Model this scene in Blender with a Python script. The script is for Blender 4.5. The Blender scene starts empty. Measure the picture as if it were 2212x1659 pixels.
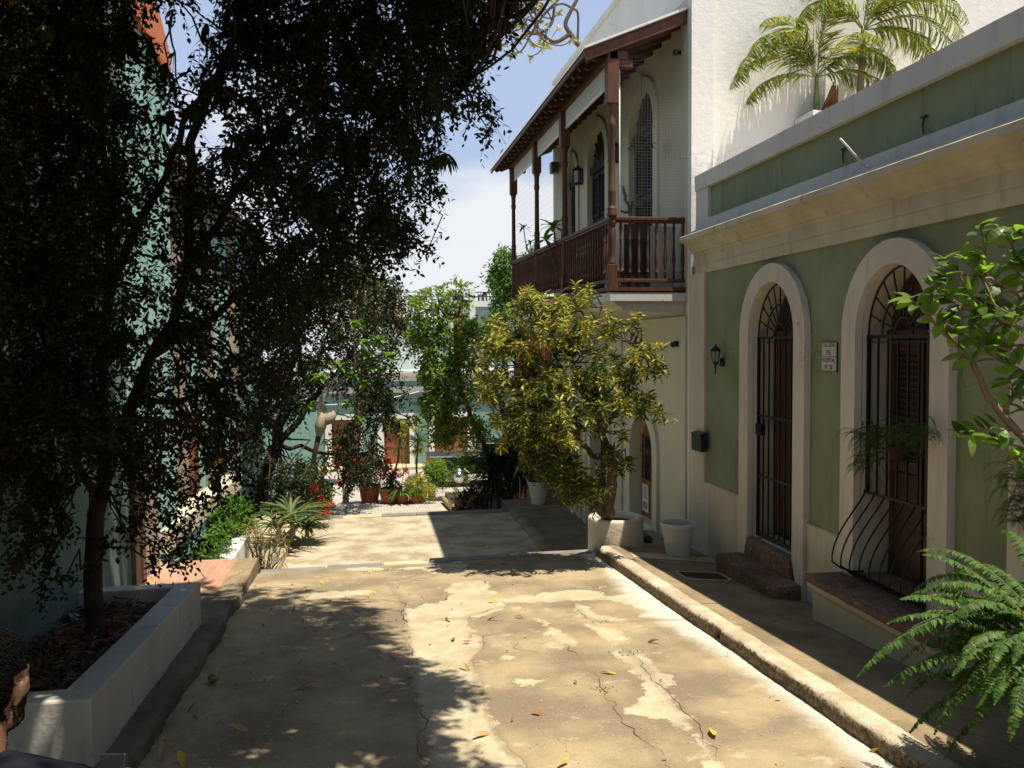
import bpy, bmesh, math, random
import numpy as np
from mathutils import Vector, Matrix
from mathutils.geometry import tessellate_polygon
R = math.radians
random.seed(7); rng = np.random.default_rng(7)
scene = bpy.context.scene
COL = scene.collection

# ------------------------------------------------------------------ camera (eye is the world origin)
FPX, PW, PH = 1850.0, 2212.0, 1659.0
yaw = math.atan2(306, FPX); pitch = -R(2.63); roll = R(0.4)
fwd = np.array([math.sin(yaw)*math.cos(pitch), math.cos(yaw)*math.cos(pitch), math.sin(pitch)])
r0 = np.array([math.cos(yaw), -math.sin(yaw), 0.0]); u0 = np.cross(r0, fwd)
cr = r0*math.cos(roll)-u0*math.sin(roll); cu = u0*math.cos(roll)+r0*math.sin(roll)
def ray(x, y): return fwd + cr*(x-PW/2)/FPX - cu*(y-PH/2)/FPX
def atX(x, y, c): v = ray(x, y); return v*(c/v[0])
def atY(x, y, c): v = ray(x, y); return v*(c/v[1])
def atG(x, y, h, s): v = ray(x, y); return v*(-h/(v[2]+s*v[1]))
cam = bpy.data.cameras.new('camera'); cam.sensor_width = 36; cam.lens = 36*FPX/PW
cam.clip_start = 0.05; cam.clip_end = 1500
co = bpy.data.objects.new('camera', cam); COL.objects.link(co)
m = Matrix((( cr[0], cu[0], -fwd[0], 0), (cr[1], cu[1], -fwd[1], 0), (cr[2], cu[2], -fwd[2], 0), (0, 0, 0, 1)))
co.matrix_world = m; scene.camera = co

# ------------------------------------------------------------------ object helpers
ORG = {}
def tag(o, label=None, cat=None, group=None, kind=None):
    if label: o['label'] = label
    if cat: o['category'] = cat
    if group: o['group'] = group
    if kind: o['kind'] = kind
    return o
def thing(name, label, cat, loc=(0, 0, 0), group=None):
    o = bpy.data.objects.new(name, None); COL.objects.link(o); o.location = loc
    o.empty_display_size = 0.1
    ORG[o.name] = Vector(loc)
    return tag(o, label, cat, group)
def link_mesh(name, me, parent=None, loc=None):
    """mesh is in world coordinates; shift so that the object's origin sits at the thing's base"""
    o = bpy.data.objects.new(name, me); COL.objects.link(o)
    if parent is not None:
        org = ORG[parent.name]; o.parent = parent
    else:
        org = Vector(loc) if loc is not None else Vector((0, 0, 0)); o.location = org
    if org.length > 0: me.transform(Matrix.Translation(-org))
    ORG[o.name] = org
    return o
def children(o): return [c for c in bpy.data.objects if c.parent == o]
def copy_tree(o, loc=None, parent=None, label=None, rotz=None):
    c = o.copy(); COL.objects.link(c)
    if parent is not None: c.parent = parent
    if loc is not None: c.location = loc
    if rotz is not None: c.rotation_euler[2] = rotz
    if label: c['label'] = label
    for ch in children(o): copy_tree(ch, parent=c)
    return c

class MB:
    def __init__(s): s.v = []; s.f = []; s.m = []; s.sm = []
    def add(s, vs, fs, mi=0, smooth=False):
        b = len(s.v); s.v.extend([tuple(map(float, p)) for p in vs])
        for f in fs: s.f.append([b+i for i in f]); s.m.append(mi); s.sm.append(smooth)
        return s
    def box(s, x0, x1, y0, y1, z0, z1, mi=0):
        x0, x1 = sorted((x0, x1)); y0, y1 = sorted((y0, y1)); z0, z1 = sorted((z0, z1))
        vs = [(x, y, z) for z in (z0, z1) for y in (y0, y1) for x in (x0, x1)]
        return s.add(vs, [(0, 2, 3, 1), (4, 5, 7, 6), (0, 1, 5, 4), (2, 6, 7, 3), (0, 4, 6, 2), (1, 3, 7, 5)], mi)
    def hexa(s, vs, mi=0):
        return s.add(vs, [(0, 2, 3, 1), (4, 5, 7, 6), (0, 1, 5, 4), (2, 6, 7, 3), (0, 4, 6, 2), (1, 3, 7, 5)], mi)
    def bar(s, a, b, w, h=None, mi=0):
        a = Vector(a); b = Vector(b); h = h or w; d = (b-a).normalized()
        up = Vector((0, 0, 1)) if abs(d.z) < .95 else Vector((1, 0, 0))
        sd = d.cross(up).normalized(); up = sd.cross(d).normalized()
        vs = [p+sd*i*w/2+up*j*h/2 for p in (a, b) for j in (-1, 1) for i in (-1, 1)]
        return s.hexa(vs, mi)
    def tube(s, pts, rad, n=8, mi=0, smooth=True, cap=True):
        pts = [Vector(p) for p in pts]; k = len(pts)
        if not hasattr(rad, '__len__'): rad = [rad]*k
        ref = Vector((0.13, 0.31, 0.94)); vs = []
        prev = None
        for i, p in enumerate(pts):
            t = (pts[min(i+1, k-1)]-pts[max(i-1, 0)]).normalized()
            if prev is None:
                a = t.cross(ref if abs(t.dot(ref)) < .95 else Vector((1, 0, 0))).normalized()
            else: a = (prev-t*prev.dot(t)).normalized()
            prev = a; b = t.cross(a)
            for j in range(n):
                q = 2*math.pi*j/n
                vs.append(p+(a*math.cos(q)+b*math.sin(q))*rad[i])
        fs = [(i*n+j, i*n+(j+1) % n, (i+1)*n+(j+1) % n, (i+1)*n+j) for i in range(k-1) for j in range(n)]
        if cap: fs += [tuple(range(n))[::-1], tuple((k-1)*n+j for j in range(n))]
        return s.add(vs, fs, mi, smooth)
    def lathe(s, prof, c, n=20, mi=0, smooth=True, cap=True):
        cx, cy, cz = c; k = len(prof)
        vs = [(cx+r*math.cos(2*math.pi*j/n), cy+r*math.sin(2*math.pi*j/n), cz+z) for r, z in prof for j in range(n)]
        fs = [(i*n+j, i*n+(j+1) % n, (i+1)*n+(j+1) % n, (i+1)*n+j) for i in range(k-1) for j in range(n)]
        if cap:
            if prof[0][0] > 1e-4: fs.append(tuple(range(n))[::-1])
            if prof[-1][0] > 1e-4: fs.append(tuple((k-1)*n+j for j in range(n)))
        return s.add(vs, fs, mi, smooth)
    def lathe_sharp(s, prof, c, n=40, mi=0):
        """each span between a repeated break keeps its own normals"""
        for a, b in zip(prof[:-1], prof[1:]): s.lathe([a, b], c, n, mi, True, False)
        return s
    def prism(s, poly, axis, a, b, mi=0):
        """extrude a 2-D polygon along axis ('x','y','z') from a to b; poly holds the other two coordinates in order"""
        def P(p, c): return {'x': (c, p[0], p[1]), 'y': (p[0], c, p[1]), 'z': (p[0], p[1], c)}[axis]
        n = len(poly)
        tri = tessellate_polygon([[Vector((p[0], p[1], 0)) for p in poly]])
        vs = [P(p, a) for p in poly]+[P(p, b) for p in poly]
        fs = [tuple(t) for t in tri]+[tuple(n+i for i in t[::-1]) for t in tri]
        fs += [(i, (i+1) % n, n+(i+1) % n, n+i) for i in range(n)]
        return s.add(vs, fs, mi)
    def build(s, name, mats, parent=None, loc=None, bevel=0, fix=True):
        me = bpy.data.meshes.new(name); me.from_pydata(s.v, [], s.f)
        if not isinstance(mats, (list, tuple)): mats = [mats]
        for x in mats: me.materials.append(x)
        me.polygons.foreach_set('material_index', s.m); me.polygons.foreach_set('use_smooth', s.sm)
        if fix:
            bm = bmesh.new(); bm.from_mesh(me); bmesh.ops.recalc_face_normals(bm, faces=bm.faces); bm.to_mesh(me); bm.free()
        me.update()
        o = link_mesh(name, me, parent, loc)
        if bevel:
            md = o.modifiers.new('bevel', 'BEVEL'); md.width = bevel; md.segments = 2; md.limit_method = 'ANGLE'
        return o

def np_mesh(name, V, F, mats, parent=None, loc=None, mi=None, smooth=True):
    V = np.asarray(V, np.float32); F = np.asarray(F, np.int32)
    me = bpy.data.meshes.new(name); k = F.shape[1]
    me.vertices.add(len(V)); me.vertices.foreach_set('co', V.ravel())
    me.loops.add(F.size); me.loops.foreach_set('vertex_index', F.ravel())
    me.polygons.add(len(F)); me.polygons.foreach_set('loop_start', np.arange(0, F.size, k, dtype=np.int32))
    try: me.polygons.foreach_set('loop_total', np.full(len(F), k, np.int32))
    except Exception: pass
    if not isinstance(mats, (list, tuple)): mats = [mats]
    for x in mats: me.materials.append(x)
    if mi is not None: me.polygons.foreach_set('material_index', np.asarray(mi, np.int32))
    me.polygons.foreach_set('use_smooth', np.full(len(F), smooth))
    me.update(calc_edges=True); me.validate()
    return link_mesh(name, me, parent, loc)

# ------------------------------------------------------------------ value noise for geometry
def vnoise(x, y, seed=0):
    x = np.asarray(x, float); y = np.asarray(y, float)
    xi = np.floor(x).astype(np.int64); yi = np.floor(y).astype(np.int64); xf = x-xi; yf = y-yi
    def h(a, b):
        n = (a*374761393+b*668265263+seed*1442695041) & 0x7fffffff
        n = ((n ^ (n >> 13))*1274126177) & 0x7fffffff
        return ((n ^ (n >> 16)) & 0xffff)/65535.0
    u = xf*xf*(3-2*xf); v = yf*yf*(3-2*yf)
    return (h(xi, yi)*(1-u)+h(xi+1, yi)*u)*(1-v)+(h(xi, yi+1)*(1-u)+h(xi+1, yi+1)*u)*v
def fbm(x, y, o=4, seed=0): return sum(vnoise(x*2**i, y*2**i, seed+i)*.5**i for i in range(o))/sum(.5**i for i in range(o))

# ------------------------------------------------------------------ leaves
T_SIMPLE = (np.array([[0, 0, 0], [.28, .38, .05], [.62, .42, .04], [1, 0, -.06], [.62, -.42, .04], [.28, -.38, .05]]),
            np.array([[0, 1, 5], [1, 2, 4], [1, 4, 5], [2, 3, 4]]))
def T_long(n=4, curl=.35, twist=0.0, fold=.25):
    vs = []; fs = []
    for i in range(n+1):
        t = i/n; w = .5*math.sin(math.pi*min(1, (t*.92+.08)))**.7 if i < n else .02
        z = -curl*t*t; a = twist*t
        vs += [(t*(1-.25*curl*t), w*math.cos(a), z+w*math.sin(a)*.3+fold*w*.2), (t*(1-.25*curl*t), 0, z),
               (t*(1-.25*curl*t), -w*math.cos(a), z-w*math.sin(a)*.3+fold*w*.2)]
    for i in range(n):
        b = i*3
        fs += [[b, b+3, b+4], [b, b+4, b+1], [b+1, b+4, b+5], [b+1, b+5, b+2]]
    return np.array(vs), np.array(fs)
T4 = T_long(4, .4); T3 = T_long(3, .5); T_TW = T_long(4, .55, 2.6); T_FLAT = T_long(2, .1)
def norm(a): return a/np.maximum(np.linalg.norm(a, axis=-1, keepdims=True), 1e-9)
class Leaves:
    def __init__(s): s.V = []; s.F = []; s.M = []; s.n = 0
    def add(s, T, pos, d, nrm, L, W, mi=0):
        tv, tf = T; pos = np.atleast_2d(pos); N = len(pos)
        d = norm(np.broadcast_to(np.asarray(d, float), pos.shape)); nrm = np.broadcast_to(np.asarray(nrm, float), pos.shape)
        sd = norm(np.cross(nrm, d)+1e-6); up = np.cross(d, sd)
        L = np.broadcast_to(np.asarray(L, float), (N,)); W = np.broadcast_to(np.asarray(W, float), (N,))
        V = (pos[:, None]+tv[None, :, 0, None]*L[:, None, None]*d[:, None]+tv[None, :, 1, None]*W[:, None, None]*sd[:, None]
             + tv[None, :, 2, None]*L[:, None, None]*up[:, None])
        k = tv.shape[0]
        F = tf[None]+(s.n+np.arange(N)*k)[:, None, None]
        s.V.append(V.reshape(-1, 3)); s.F.append(F.reshape(-1, 3)); s.n += N*k
        s.M.append(np.repeat(np.broadcast_to(np.asarray(mi), (N,)), len(tf)))
    def build(s, name, mats, parent=None, loc=None):
        return np_mesh(name, np.concatenate(s.V), np.concatenate(s.F), mats, parent, loc, np.concatenate(s.M), smooth=False)
def rdir(n): return norm(rng.normal(size=(n, 3)))
def sprays(L, cen, rad, n, leafL, leafW, per=12, slen=.35, droop=.5, T=T_SIMPLE, mi=0, shell=.35, squash=1.0, outw=.8, flat=.6):
    """n twigs in a ball, each carrying leaves that alternate along it"""
    cen = np.asarray(cen, float)
    u = rdir(n); r = rad*(shell+(1-shell)*rng.random(n))**(1/2.0)
    base = cen+u*r[:, None]*np.array([1, 1, squash])
    d = norm(u*outw+rdir(n)*.7+np.array([0, 0, -droop]))
    ln = slen*(.6+.8*rng.random(n))
    t = (np.arange(per)+.5)/per
    sag = np.array([0, 0, -1.0])
    P = base[:, None]+d[:, None]*(ln[:, None, None]*(t-.5)[None, :, None])+sag*(droop*.35*ln[:, None, None]*(t**2)[None, :, None])
    sd = norm(np.cross(d, rdir(n)))
    sgn = np.where(np.arange(per) % 2 == 0, 1, -1)
    ld = norm(d[:, None]*.6+sd[:, None]*sgn[None, :, None]*.8+rng.normal(size=P.shape)*.35)
    nr = norm(np.array([0, 0, flat])+rng.normal(size=P.shape)*.55)
    k = n*per
    L.add(T, P.reshape(k, 3), ld.reshape(k, 3), nr.reshape(k, 3), leafL*(.6+.7*rng.random(k)), leafW*(.7+.5*rng.random(k)), mi)
    return base, d, ln
def wiggle(a, b, k=6, amp=.08, sag=0.0):
    a = np.array(a, float); b = np.array(b, float); ln = np.linalg.norm(b-a)
    pts = []
    off = rng.normal(size=(k+1, 3))*amp*ln
    for i in range(k+1):
        t = i/k; pts.append(a+(b-a)*t+off[i]*math.sin(math.pi*t)*.6-np.array([0, 0, sag*ln*math.sin(math.pi*t)]))
    return pts
def frond(L, stemMB, base, d0, length, droop, nleaf, lL, lW, mi=0, T=T3, start=.15, lean=.5, stem_r=.006, vee=.25, curve=2.0, taper=True, mis=0):
    """an arching rachis with leaflets on both sides"""
    base = np.array(base, float); d = norm(np.array(d0, float)); pts = [base]; K = 14; p = base.copy()
    dirs = []
    for i in range(K):
        dirs.append(d.copy()); p = p+d*length/K; pts.append(p.copy()); d = norm(d+np.array([0, 0, -droop*(i/K)**(curve-1)/K*2]))
    dirs.append(d)
    pts = np.array(pts); dirs = np.array(dirs)
    stemMB.tube(pts[::2], [stem_r*(1-.8*i/(K/2)) for i in range(K//2+1)], 5, mis)
    t = np.linspace(start, .995, nleaf); x = t*K; i0 = np.minimum(x.astype(int), K-1); f = (x-i0)[:, None]
    P = pts[i0]*(1-f)+pts[i0+1]*f; D = norm(dirs[i0]*(1-f)+dirs[i0+1]*f)
    side = norm(np.cross(D, np.array([0, 0, 1.0]))+rng.normal(size=D.shape)*.04); up = np.cross(side, D)
    prof = np.sin(np.pi*np.clip((t-start)/(1-start)*.85+.14, 0, 1))**.6 if taper else np.ones(nleaf)
    for sg in (-1, 1):
        ld = norm(side*sg+D*lean+up*vee*rng.uniform(.3, 1.2, size=(nleaf, 1))+rng.normal(size=D.shape)*.1)
        L.add(T, P, ld, up+rng.normal(size=D.shape)*.2, lL*prof*rng.uniform(.85, 1.1, nleaf), lW, mi)

# ------------------------------------------------------------------ materials
class NT:
    def __init__(s, name):
        s.mat = bpy.data.materials.new(name); s.mat.use_nodes = True; s.t = s.mat.node_tree; s.t.nodes.clear()
        s.out = s.t.nodes.new('ShaderNodeOutputMaterial'); s.b = s.t.nodes.new('ShaderNodeBsdfPrincipled')
        s.t.links.new(s.b.outputs[0], s.out.inputs[0])
        s.pos = s.t.nodes.new('ShaderNodeNewGeometry').outputs['Position']
    def L(s, a, b):
        if hasattr(a, 'is_output') or hasattr(a, 'links'): s.t.links.new(a, b)
        else: b.default_value = a
    def n(s, typ): return s.t.nodes.new(typ)
    def mapv(s, scale=(1, 1, 1), vec=None):
        m = s.n('ShaderNodeMapping'); s.L(vec or s.pos, m.inputs['Vector']); m.inputs['Scale'].default_value = scale; return m.outputs[0]
    def noise(s, scale, detail=4, vec=None, rough=.55, dist=0):
        x = s.n('ShaderNodeTexNoise'); s.L(vec or s.pos, x.inputs['Vector']); x.inputs['Scale'].default_value = scale
        x.inputs['Detail'].default_value = detail; x.inputs['Roughness'].default_value = rough; x.inputs['Distortion'].default_value = dist
        return x.outputs['Fac']
    def voro(s, scale, vec=None, feat='F1', out='Distance'):
        x = s.n('ShaderNodeTexVoronoi'); x.feature = feat; s.L(vec or s.pos, x.inputs['Vector']); x.inputs['Scale'].default_value = scale
        return x.outputs[out]
    def math(s, op, a, b=0.0, c=None, clamp=False):
        x = s.n('ShaderNodeMath'); x.operation = op; x.use_clamp = clamp; s.L(a, x.inputs[0]); s.L(b, x.inputs[1])
        if c is not None: s.L(c, x.inputs[2])
        return x.outputs[0]
    def ss(s, v, a, b, lo=0.0, hi=1.0):
        x = s.n('ShaderNodeMapRange'); x.interpolation_type = 'SMOOTHSTEP'; s.L(v, x.inputs[0])
        x.inputs[1].default_value = a; x.inputs[2].default_value = b; x.inputs[3].default_value = lo; x.inputs[4].default_value = hi
        return x.outputs[0]
    def ramp(s, v, stops, interp='LINEAR'):
        x = s.n('ShaderNodeValToRGB'); x.color_ramp.interpolation = interp; s.L(v, x.inputs[0]); e = x.color_ramp.elements
        while len(e) < len(stops): e.new(.5)
        for i, (p, c) in enumerate(stops): e[i].position = p; e[i].color = (*c, 1)
        return x.outputs[0]
    def mix(s, f, a, b, mode='MIX'):
        x = s.n('ShaderNodeMix'); x.data_type = 'RGBA'; x.blend_type = mode; s.L(f, x.inputs[0])
        for v, i in ((a, 6), (b, 7)):
            if isinstance(v, tuple): x.inputs[i].default_value = (*v, 1)
            else: s.L(v, x.inputs[i])
        return x.outputs[2]
    def attr(s, name):
        x = s.n('ShaderNodeAttribute'); x.attribute_name = name; return x.outputs['Fac']
    def bump(s, h, strength=.5, dist=.01):
        x = s.n('ShaderNodeBump'); s.L(h, x.inputs['Height']); x.inputs['Strength'].default_value = strength; x.inputs['Distance'].default_value = dist
        s.L(x.outputs[0], s.b.inputs['Normal']); return s
    def color(s, c):
        if isinstance(c, tuple): s.b.inputs['Base Color'].default_value = (*c, 1)
        else: s.L(c, s.b.inputs['Base Color'])
        return s
    def rough(s, r, spec=.5):
        s.L(r, s.b.inputs['Roughness']); s.b.inputs['Specular IOR Level'].default_value = spec; return s

def plaster(name, c, var=.12, stain=(.12, .1, .07), stain_amt=.25, bump=.35, scale=2.0, base_dirt=0.0):
    m = NT(name)
    big = m.noise(scale*.5, 5); fine = m.noise(34, 5); streak = m.noise(3.0, 5, m.mapv((1.9, 2.1, .33)), .6, .4)
    c1 = tuple(x*(1-var) for x in c); c2 = tuple(min(.9, x*(1+var*.7)) for x in c)
    col = m.mix(m.ss(big, .32, .68), c1, c2)
    col = m.mix(m.math('MULTIPLY', m.ss(streak, .52, .78), stain_amt), col, stain)
    spots = m.ss(m.noise(6.5, 6, rough=.7), .66, .78)
    col = m.mix(m.math('MULTIPLY', spots, stain_amt*.8), col, stain)
    cx = m.n('ShaderNodeTexNoise'); m.L(m.pos, cx.inputs['Vector']); cx.inputs['Scale'].default_value = 3.0; cx.inputs['Detail'].default_value = 4
    cv = m.n('ShaderNodeVectorMath'); cv.operation = 'MULTIPLY_ADD'; m.t.links.new(cx.outputs['Color'], cv.inputs[0]); cv.inputs[1].default_value = (.5,)*3; m.t.links.new(m.pos, cv.inputs[2])
    crk = m.math('MULTIPLY', m.math('SUBTRACT', 1.0, m.ss(m.voro(.8, cv.outputs[0], 'DISTANCE_TO_EDGE'), .0, .005)), m.ss(m.noise(.9, 2), .54, .62))
    col = m.mix(m.math('MULTIPLY', crk, .55), col, tuple(x*.4 for x in stain))
    chip = m.ss(m.noise(11, 7, None, .75), .685, .70); col = m.mix(m.math('MULTIPLY', chip, stain_amt*1.3), col, tuple(x*.9 for x in stain))
    m.color(col).rough(.88, .25)
    h = m.math('ADD', m.math('MULTIPLY', big, .8), m.math('ADD', m.math('MULTIPLY', m.noise(9, 5), .35), m.math('MULTIPLY', fine, .16)))
    m.bump(h, bump, .03)
    return m.mat
def leafmat(name, cols, trans=.35, rough=.42, tcol=None, spec=.4):
    m = NT(name); g = m.n('ShaderNodeNewGeometry'); rnd = g.outputs['Random Per Island']
    n = len(cols); col = m.ramp(rnd, [(i/max(1, n-1), c) for i, c in enumerate(cols)])
    m.color(col).rough(rough+.12, spec*.5)
    tr = m.n('ShaderNodeBsdfTranslucent'); bri = m.mix(1.0, col, tcol or (1.5, 1.55, .55), 'MULTIPLY'); m.L(bri, tr.inputs[0])
    mx = m.n('ShaderNodeMixShader'); mx.inputs[0].default_value = trans
    m.t.links.new(m.b.outputs[0], mx.inputs[1]); m.t.links.new(tr.outputs[0], mx.inputs[2]); m.t.links.new(mx.outputs[0], m.out.inputs[0])
    return m.mat
def wood(name, c1, c2, rough=.5, sc=(18, 18, 1.2), spec=.4):
    m = NT(name); g = m.noise(2.2, 6, m.mapv(sc), .6, .3); f = m.noise(1.1, 3)
    col = m.mix(m.ss(g, .3, .7), c1, c2); col = m.mix(m.math('MULTIPLY', m.ss(f, .5, .8), .35), col, tuple(x*.55 for x in c1))
    m.color(col).rough(rough, spec); m.bump(g, .25, .004); return m.mat
def simple(name, c, rough=.5, metal=0, spec=.5, var=.15, bump=0.0, sc=20):
    m = NT(name); n = m.noise(sc, 4); m.color(m.mix(n, tuple(x*(1-var) for x in c), tuple(min(1, x*(1+var)) for x in c))).rough(rough, spec)
    m.b.inputs['Metallic'].default_value = metal
    if bump: m.bump(n, bump, .004)
    return m.mat
def bark(name, c1, c2, sc=12):
    m = NT(name); g = m.noise(1.0, 6, m.mapv((sc, sc, sc*.35)), .65, .6); k = m.noise(3, 4)
    m.color(m.mix(m.ss(g, .3, .7), c1, m.mix(m.ss(k, .4, .7), c2, tuple(x*.6 for x in c2)))).rough(.9, .2); m.bump(g, .7, .015); return m.mat

M = {}
CREAM = (.64, .555, .41)
M['green'] = plaster('green_plaster', (.262, .290, .165), .20, (.10, .125, .075), .5, .3)
M['cream'] = plaster('cream_plaster', CREAM, .10, (.28, .22, .15), .42, .35)
M['trim'] = plaster('trim_plaster', (.69, .61, .50), .10, (.24, .19, .14), .42, .25)
M['cornice'] = plaster('cornice_plaster', (.61, .52, .38), .12, (.16, .12, .08), .55, .3, 4)
M['copingp'] = plaster('coping_plaster', (.66, .63, .58), .08, (.28, .26, .23), .35, .25)
M['white'] = plaster('white_plaster', (.80, .775, .73), .06, (.46, .43, .38), .28, .6, 1.6)
M['whiteshade'] = plaster('shaded_white_plaster', (.61, .56, .43), .06, (.35, .31, .23), .2, .3)  # white plaster darkened and warmed: shade put into its colour
M['roofmetal'] = plaster('roof_metal_paint', (.62, .60, .56), .1, (.40, .36, .30), .35, .1)
M['teal'] = plaster('teal_plaster', (.15, .225, .195), .12, (.10, .14, .11), .4, .5)
M['aqua'] = plaster('aqua_plaster', (.36, .60, .52), .1, (.2, .3, .25), .35, .4)
M['farteal'] = plaster('blue_green_plaster', (.17, .29, .245), .08, (.12, .18, .15), .3, .2)
M['fartrim'] = plaster('far_white_plaster', (.70, .68, .64), .05, (.4, .38, .34), .2, .2)
M['orange'] = plaster('orange_plaster', (.62, .20, .075), .1, (.32, .10, .05), .3, .3)
M['stone'] = plaster('beige_stone', (.42, .33, .25), .2, (.2, .15, .1), .5, .8, 6)
M['palewall'] = plaster('planter_plaster', (.44, .42, .37), .14, (.12, .12, .09), .5, .55)
M['concretering'] = plaster('cast_concrete', (.60, .53, .41), .12, (.16, .13, .08), .45, .8, 5)
M['wood'] = wood('dark_red_wood', (.062, .021, .008), (.135, .046, .017), .6)
M['woodroof'] = wood('roof_wood', (.05, .024, .014), (.10, .045, .025), .7, (2, 16, 2))
M['door'] = wood('door_wood', (.055, .026, .014), (.10, .05, .025), .45)
M['doororange'] = wood('varnished_door_wood', (.20, .075, .025), (.32, .13, .045), .35)
M['fardoor'] = wood('red_brown_door_wood', (.22, .07, .028), (.30, .10, .04), .5)
M['shutter'] = wood('blue_black_shutter', (.010, .013, .016), (.018, .022, .026), .8)
M['iron'] = simple('black_iron', (.012, .012, .013), .45, .3, .5, .4, .3, 60)
M['blackplastic'] = simple('black_plastic', (.012, .013, .016), .35, 0, .5)
M['glass'] = simple('lantern_glass', (.30, .32, .30), .12, 0, .6)
M['whiteplastic'] = plaster('white_pot_plastic', (.62, .59, .53), .05, (.3, .27, .22), .25, .1)
M['terracotta'] = plaster('terracotta', (.40, .125, .065), .14, (.18, .06, .04), .35, .15)
M['redpot'] = plaster('red_clay_bowl', (.20, .045, .03), .14, (.10, .04, .03), .35, .15)
M['soil'] = plaster('dark_soil', (.045, .03, .02), .3, (.1, .07, .04), .5, 1.0, 8)
M['pipe'] = simple('white_pipe', (.75, .74, .70), .4)
M['rust'] = simple('rusty_bracket', (.05, .045, .04), .7)
M['net'] = simple('grey_netting', (.20, .20, .20), .7)
M['blind'] = plaster('rolled_canvas_blind', (.50, .51, .46), .05, (.3, .3, .27), .2, .15)
M['bark'] = bark('dark_bark', (.035, .024, .016), (.07, .05, .035))
M['barkred'] = bark('red_brown_bark', (.14, .06, .035), (.22, .10, .06))
M['barkpale'] = bark('pale_bark', (.28, .22, .16), (.42, .33, .24))
M['barkgrey'] = bark('grey_brown_bark', (.09, .065, .045), (.16, .12, .085))
M['palmtrunk'] = bark('palm_trunk', (.20, .17, .12), (.30, .26, .19), 20)

# ---- leaf materials
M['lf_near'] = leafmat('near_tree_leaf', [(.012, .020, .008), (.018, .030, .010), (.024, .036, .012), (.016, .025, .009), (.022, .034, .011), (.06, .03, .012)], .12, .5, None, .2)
M['lf_mango'] = leafmat('mango_leaf', [(.02, .045, .012), (.04, .075, .018), (.03, .06, .014)], .4, .35)
M['lf_mid'] = leafmat('far_left_tree_leaf', [(.02, .035, .012), (.035, .055, .016), (.055, .08, .022), (.03, .05, .014), (.15, .10, .025)], .3, .4)
M['lf_green'] = leafmat('bright_tree_leaf', [(.10, .19, .03), (.15, .27, .05), (.22, .34, .07), (.12, .22, .04), (.34, .28, .05)], .5, .4)
M['lf_yellow'] = leafmat('croton_yellow_leaf', [(.36, .36, .06), (.52, .48, .09), (.25, .29, .05), (.56, .46, .08), (.13, .17, .035)], .25, .4, (1.3, 1.2, .6))
M['lf_crot'] = leafmat('croton_green_leaf', [(.045, .07, .016), (.075, .11, .024), (.13, .16, .03), (.04, .06, .015), (.17, .19, .035)], .25, .38)
M['lf_palm'] = leafmat('palm_leaf', [(.07, .13, .025), (.13, .20, .035), (.24, .28, .04), (.42, .38, .05), (.10, .16, .03), (.30, .24, .08)], .4, .35)
M['lf_dry'] = leafmat('dry_palm_leaf', [(.16, .07, .035), (.25, .12, .05)], .2, .6)
M['lf_fern'] = leafmat('fern_leaf', [(.03, .08, .016), (.05, .12, .022), (.075, .165, .03), (.12, .22, .04), (.04, .10, .02), (.06, .13, .025), (.16, .17, .04)], .35, .42, None, .5)
M['lf_sap'] = leafmat('sapling_leaf', [(.06, .12, .025), (.11, .20, .035), (.15, .25, .045), (.20, .30, .05)], .55, .25, (1.7, 1.75, .6), .7)
M['lf_dark'] = leafmat('dark_strap_leaf', [(.012, .026, .012), (.02, .04, .016), (.03, .055, .02)], .12, .35)
M['lf_strap'] = leafmat('striped_strap_leaf', [(.03, .065, .02), (.06, .10, .03), (.17, .21, .08), (.08, .13, .035)], .3, .35)
M['lf_bush'] = leafmat('bright_bush_leaf', [(.05, .12, .02), (.09, .19, .03), (.15, .27, .04)], .35, .4)
M['lf_gold'] = leafmat('narrow_croton_leaf', [(.20, .15, .04), (.32, .23, .06), (.11, .10, .03), (.40, .30, .10)], .25, .4)
M['lf_aspar'] = leafmat('asparagus_fern_needle', [(.04, .08, .015), (.07, .12, .02)], .3, .5)
M['fl_red'] = leafmat('red_petal', [(.60, .03, .025), (.75, .06, .04), (.65, .10, .05)], .25, .5, (1.3, .6, .5))
M['fl_white'] = leafmat('white_petal', [(.8, .78, .7), (.7, .7, .6)], .2, .5)
M['fl_pink'] = leafmat('pink_petal', [(.65, .05, .2), (.8, .35, .3)], .25, .5)
M['dead_y'] = leafmat('fallen_yellow_leaf', [(.62, .46, .06), (.55, .36, .05)], .1, .5)
M['dead_b'] = leafmat('fallen_brown_leaf', [(.22, .11, .05), (.30, .16, .07), (.14, .07, .035)], .1, .6)
M['dead_t'] = leafmat('fallen_tan_leaf', [(.48, .34, .16), (.40, .28, .13)], .1, .6)
M['mulch'] = leafmat('leaf_litter', [(.05, .03, .02), (.10, .06, .035), (.16, .10, .055), (.07, .035, .025), (.22, .15, .08)], .05, .8)
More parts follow.
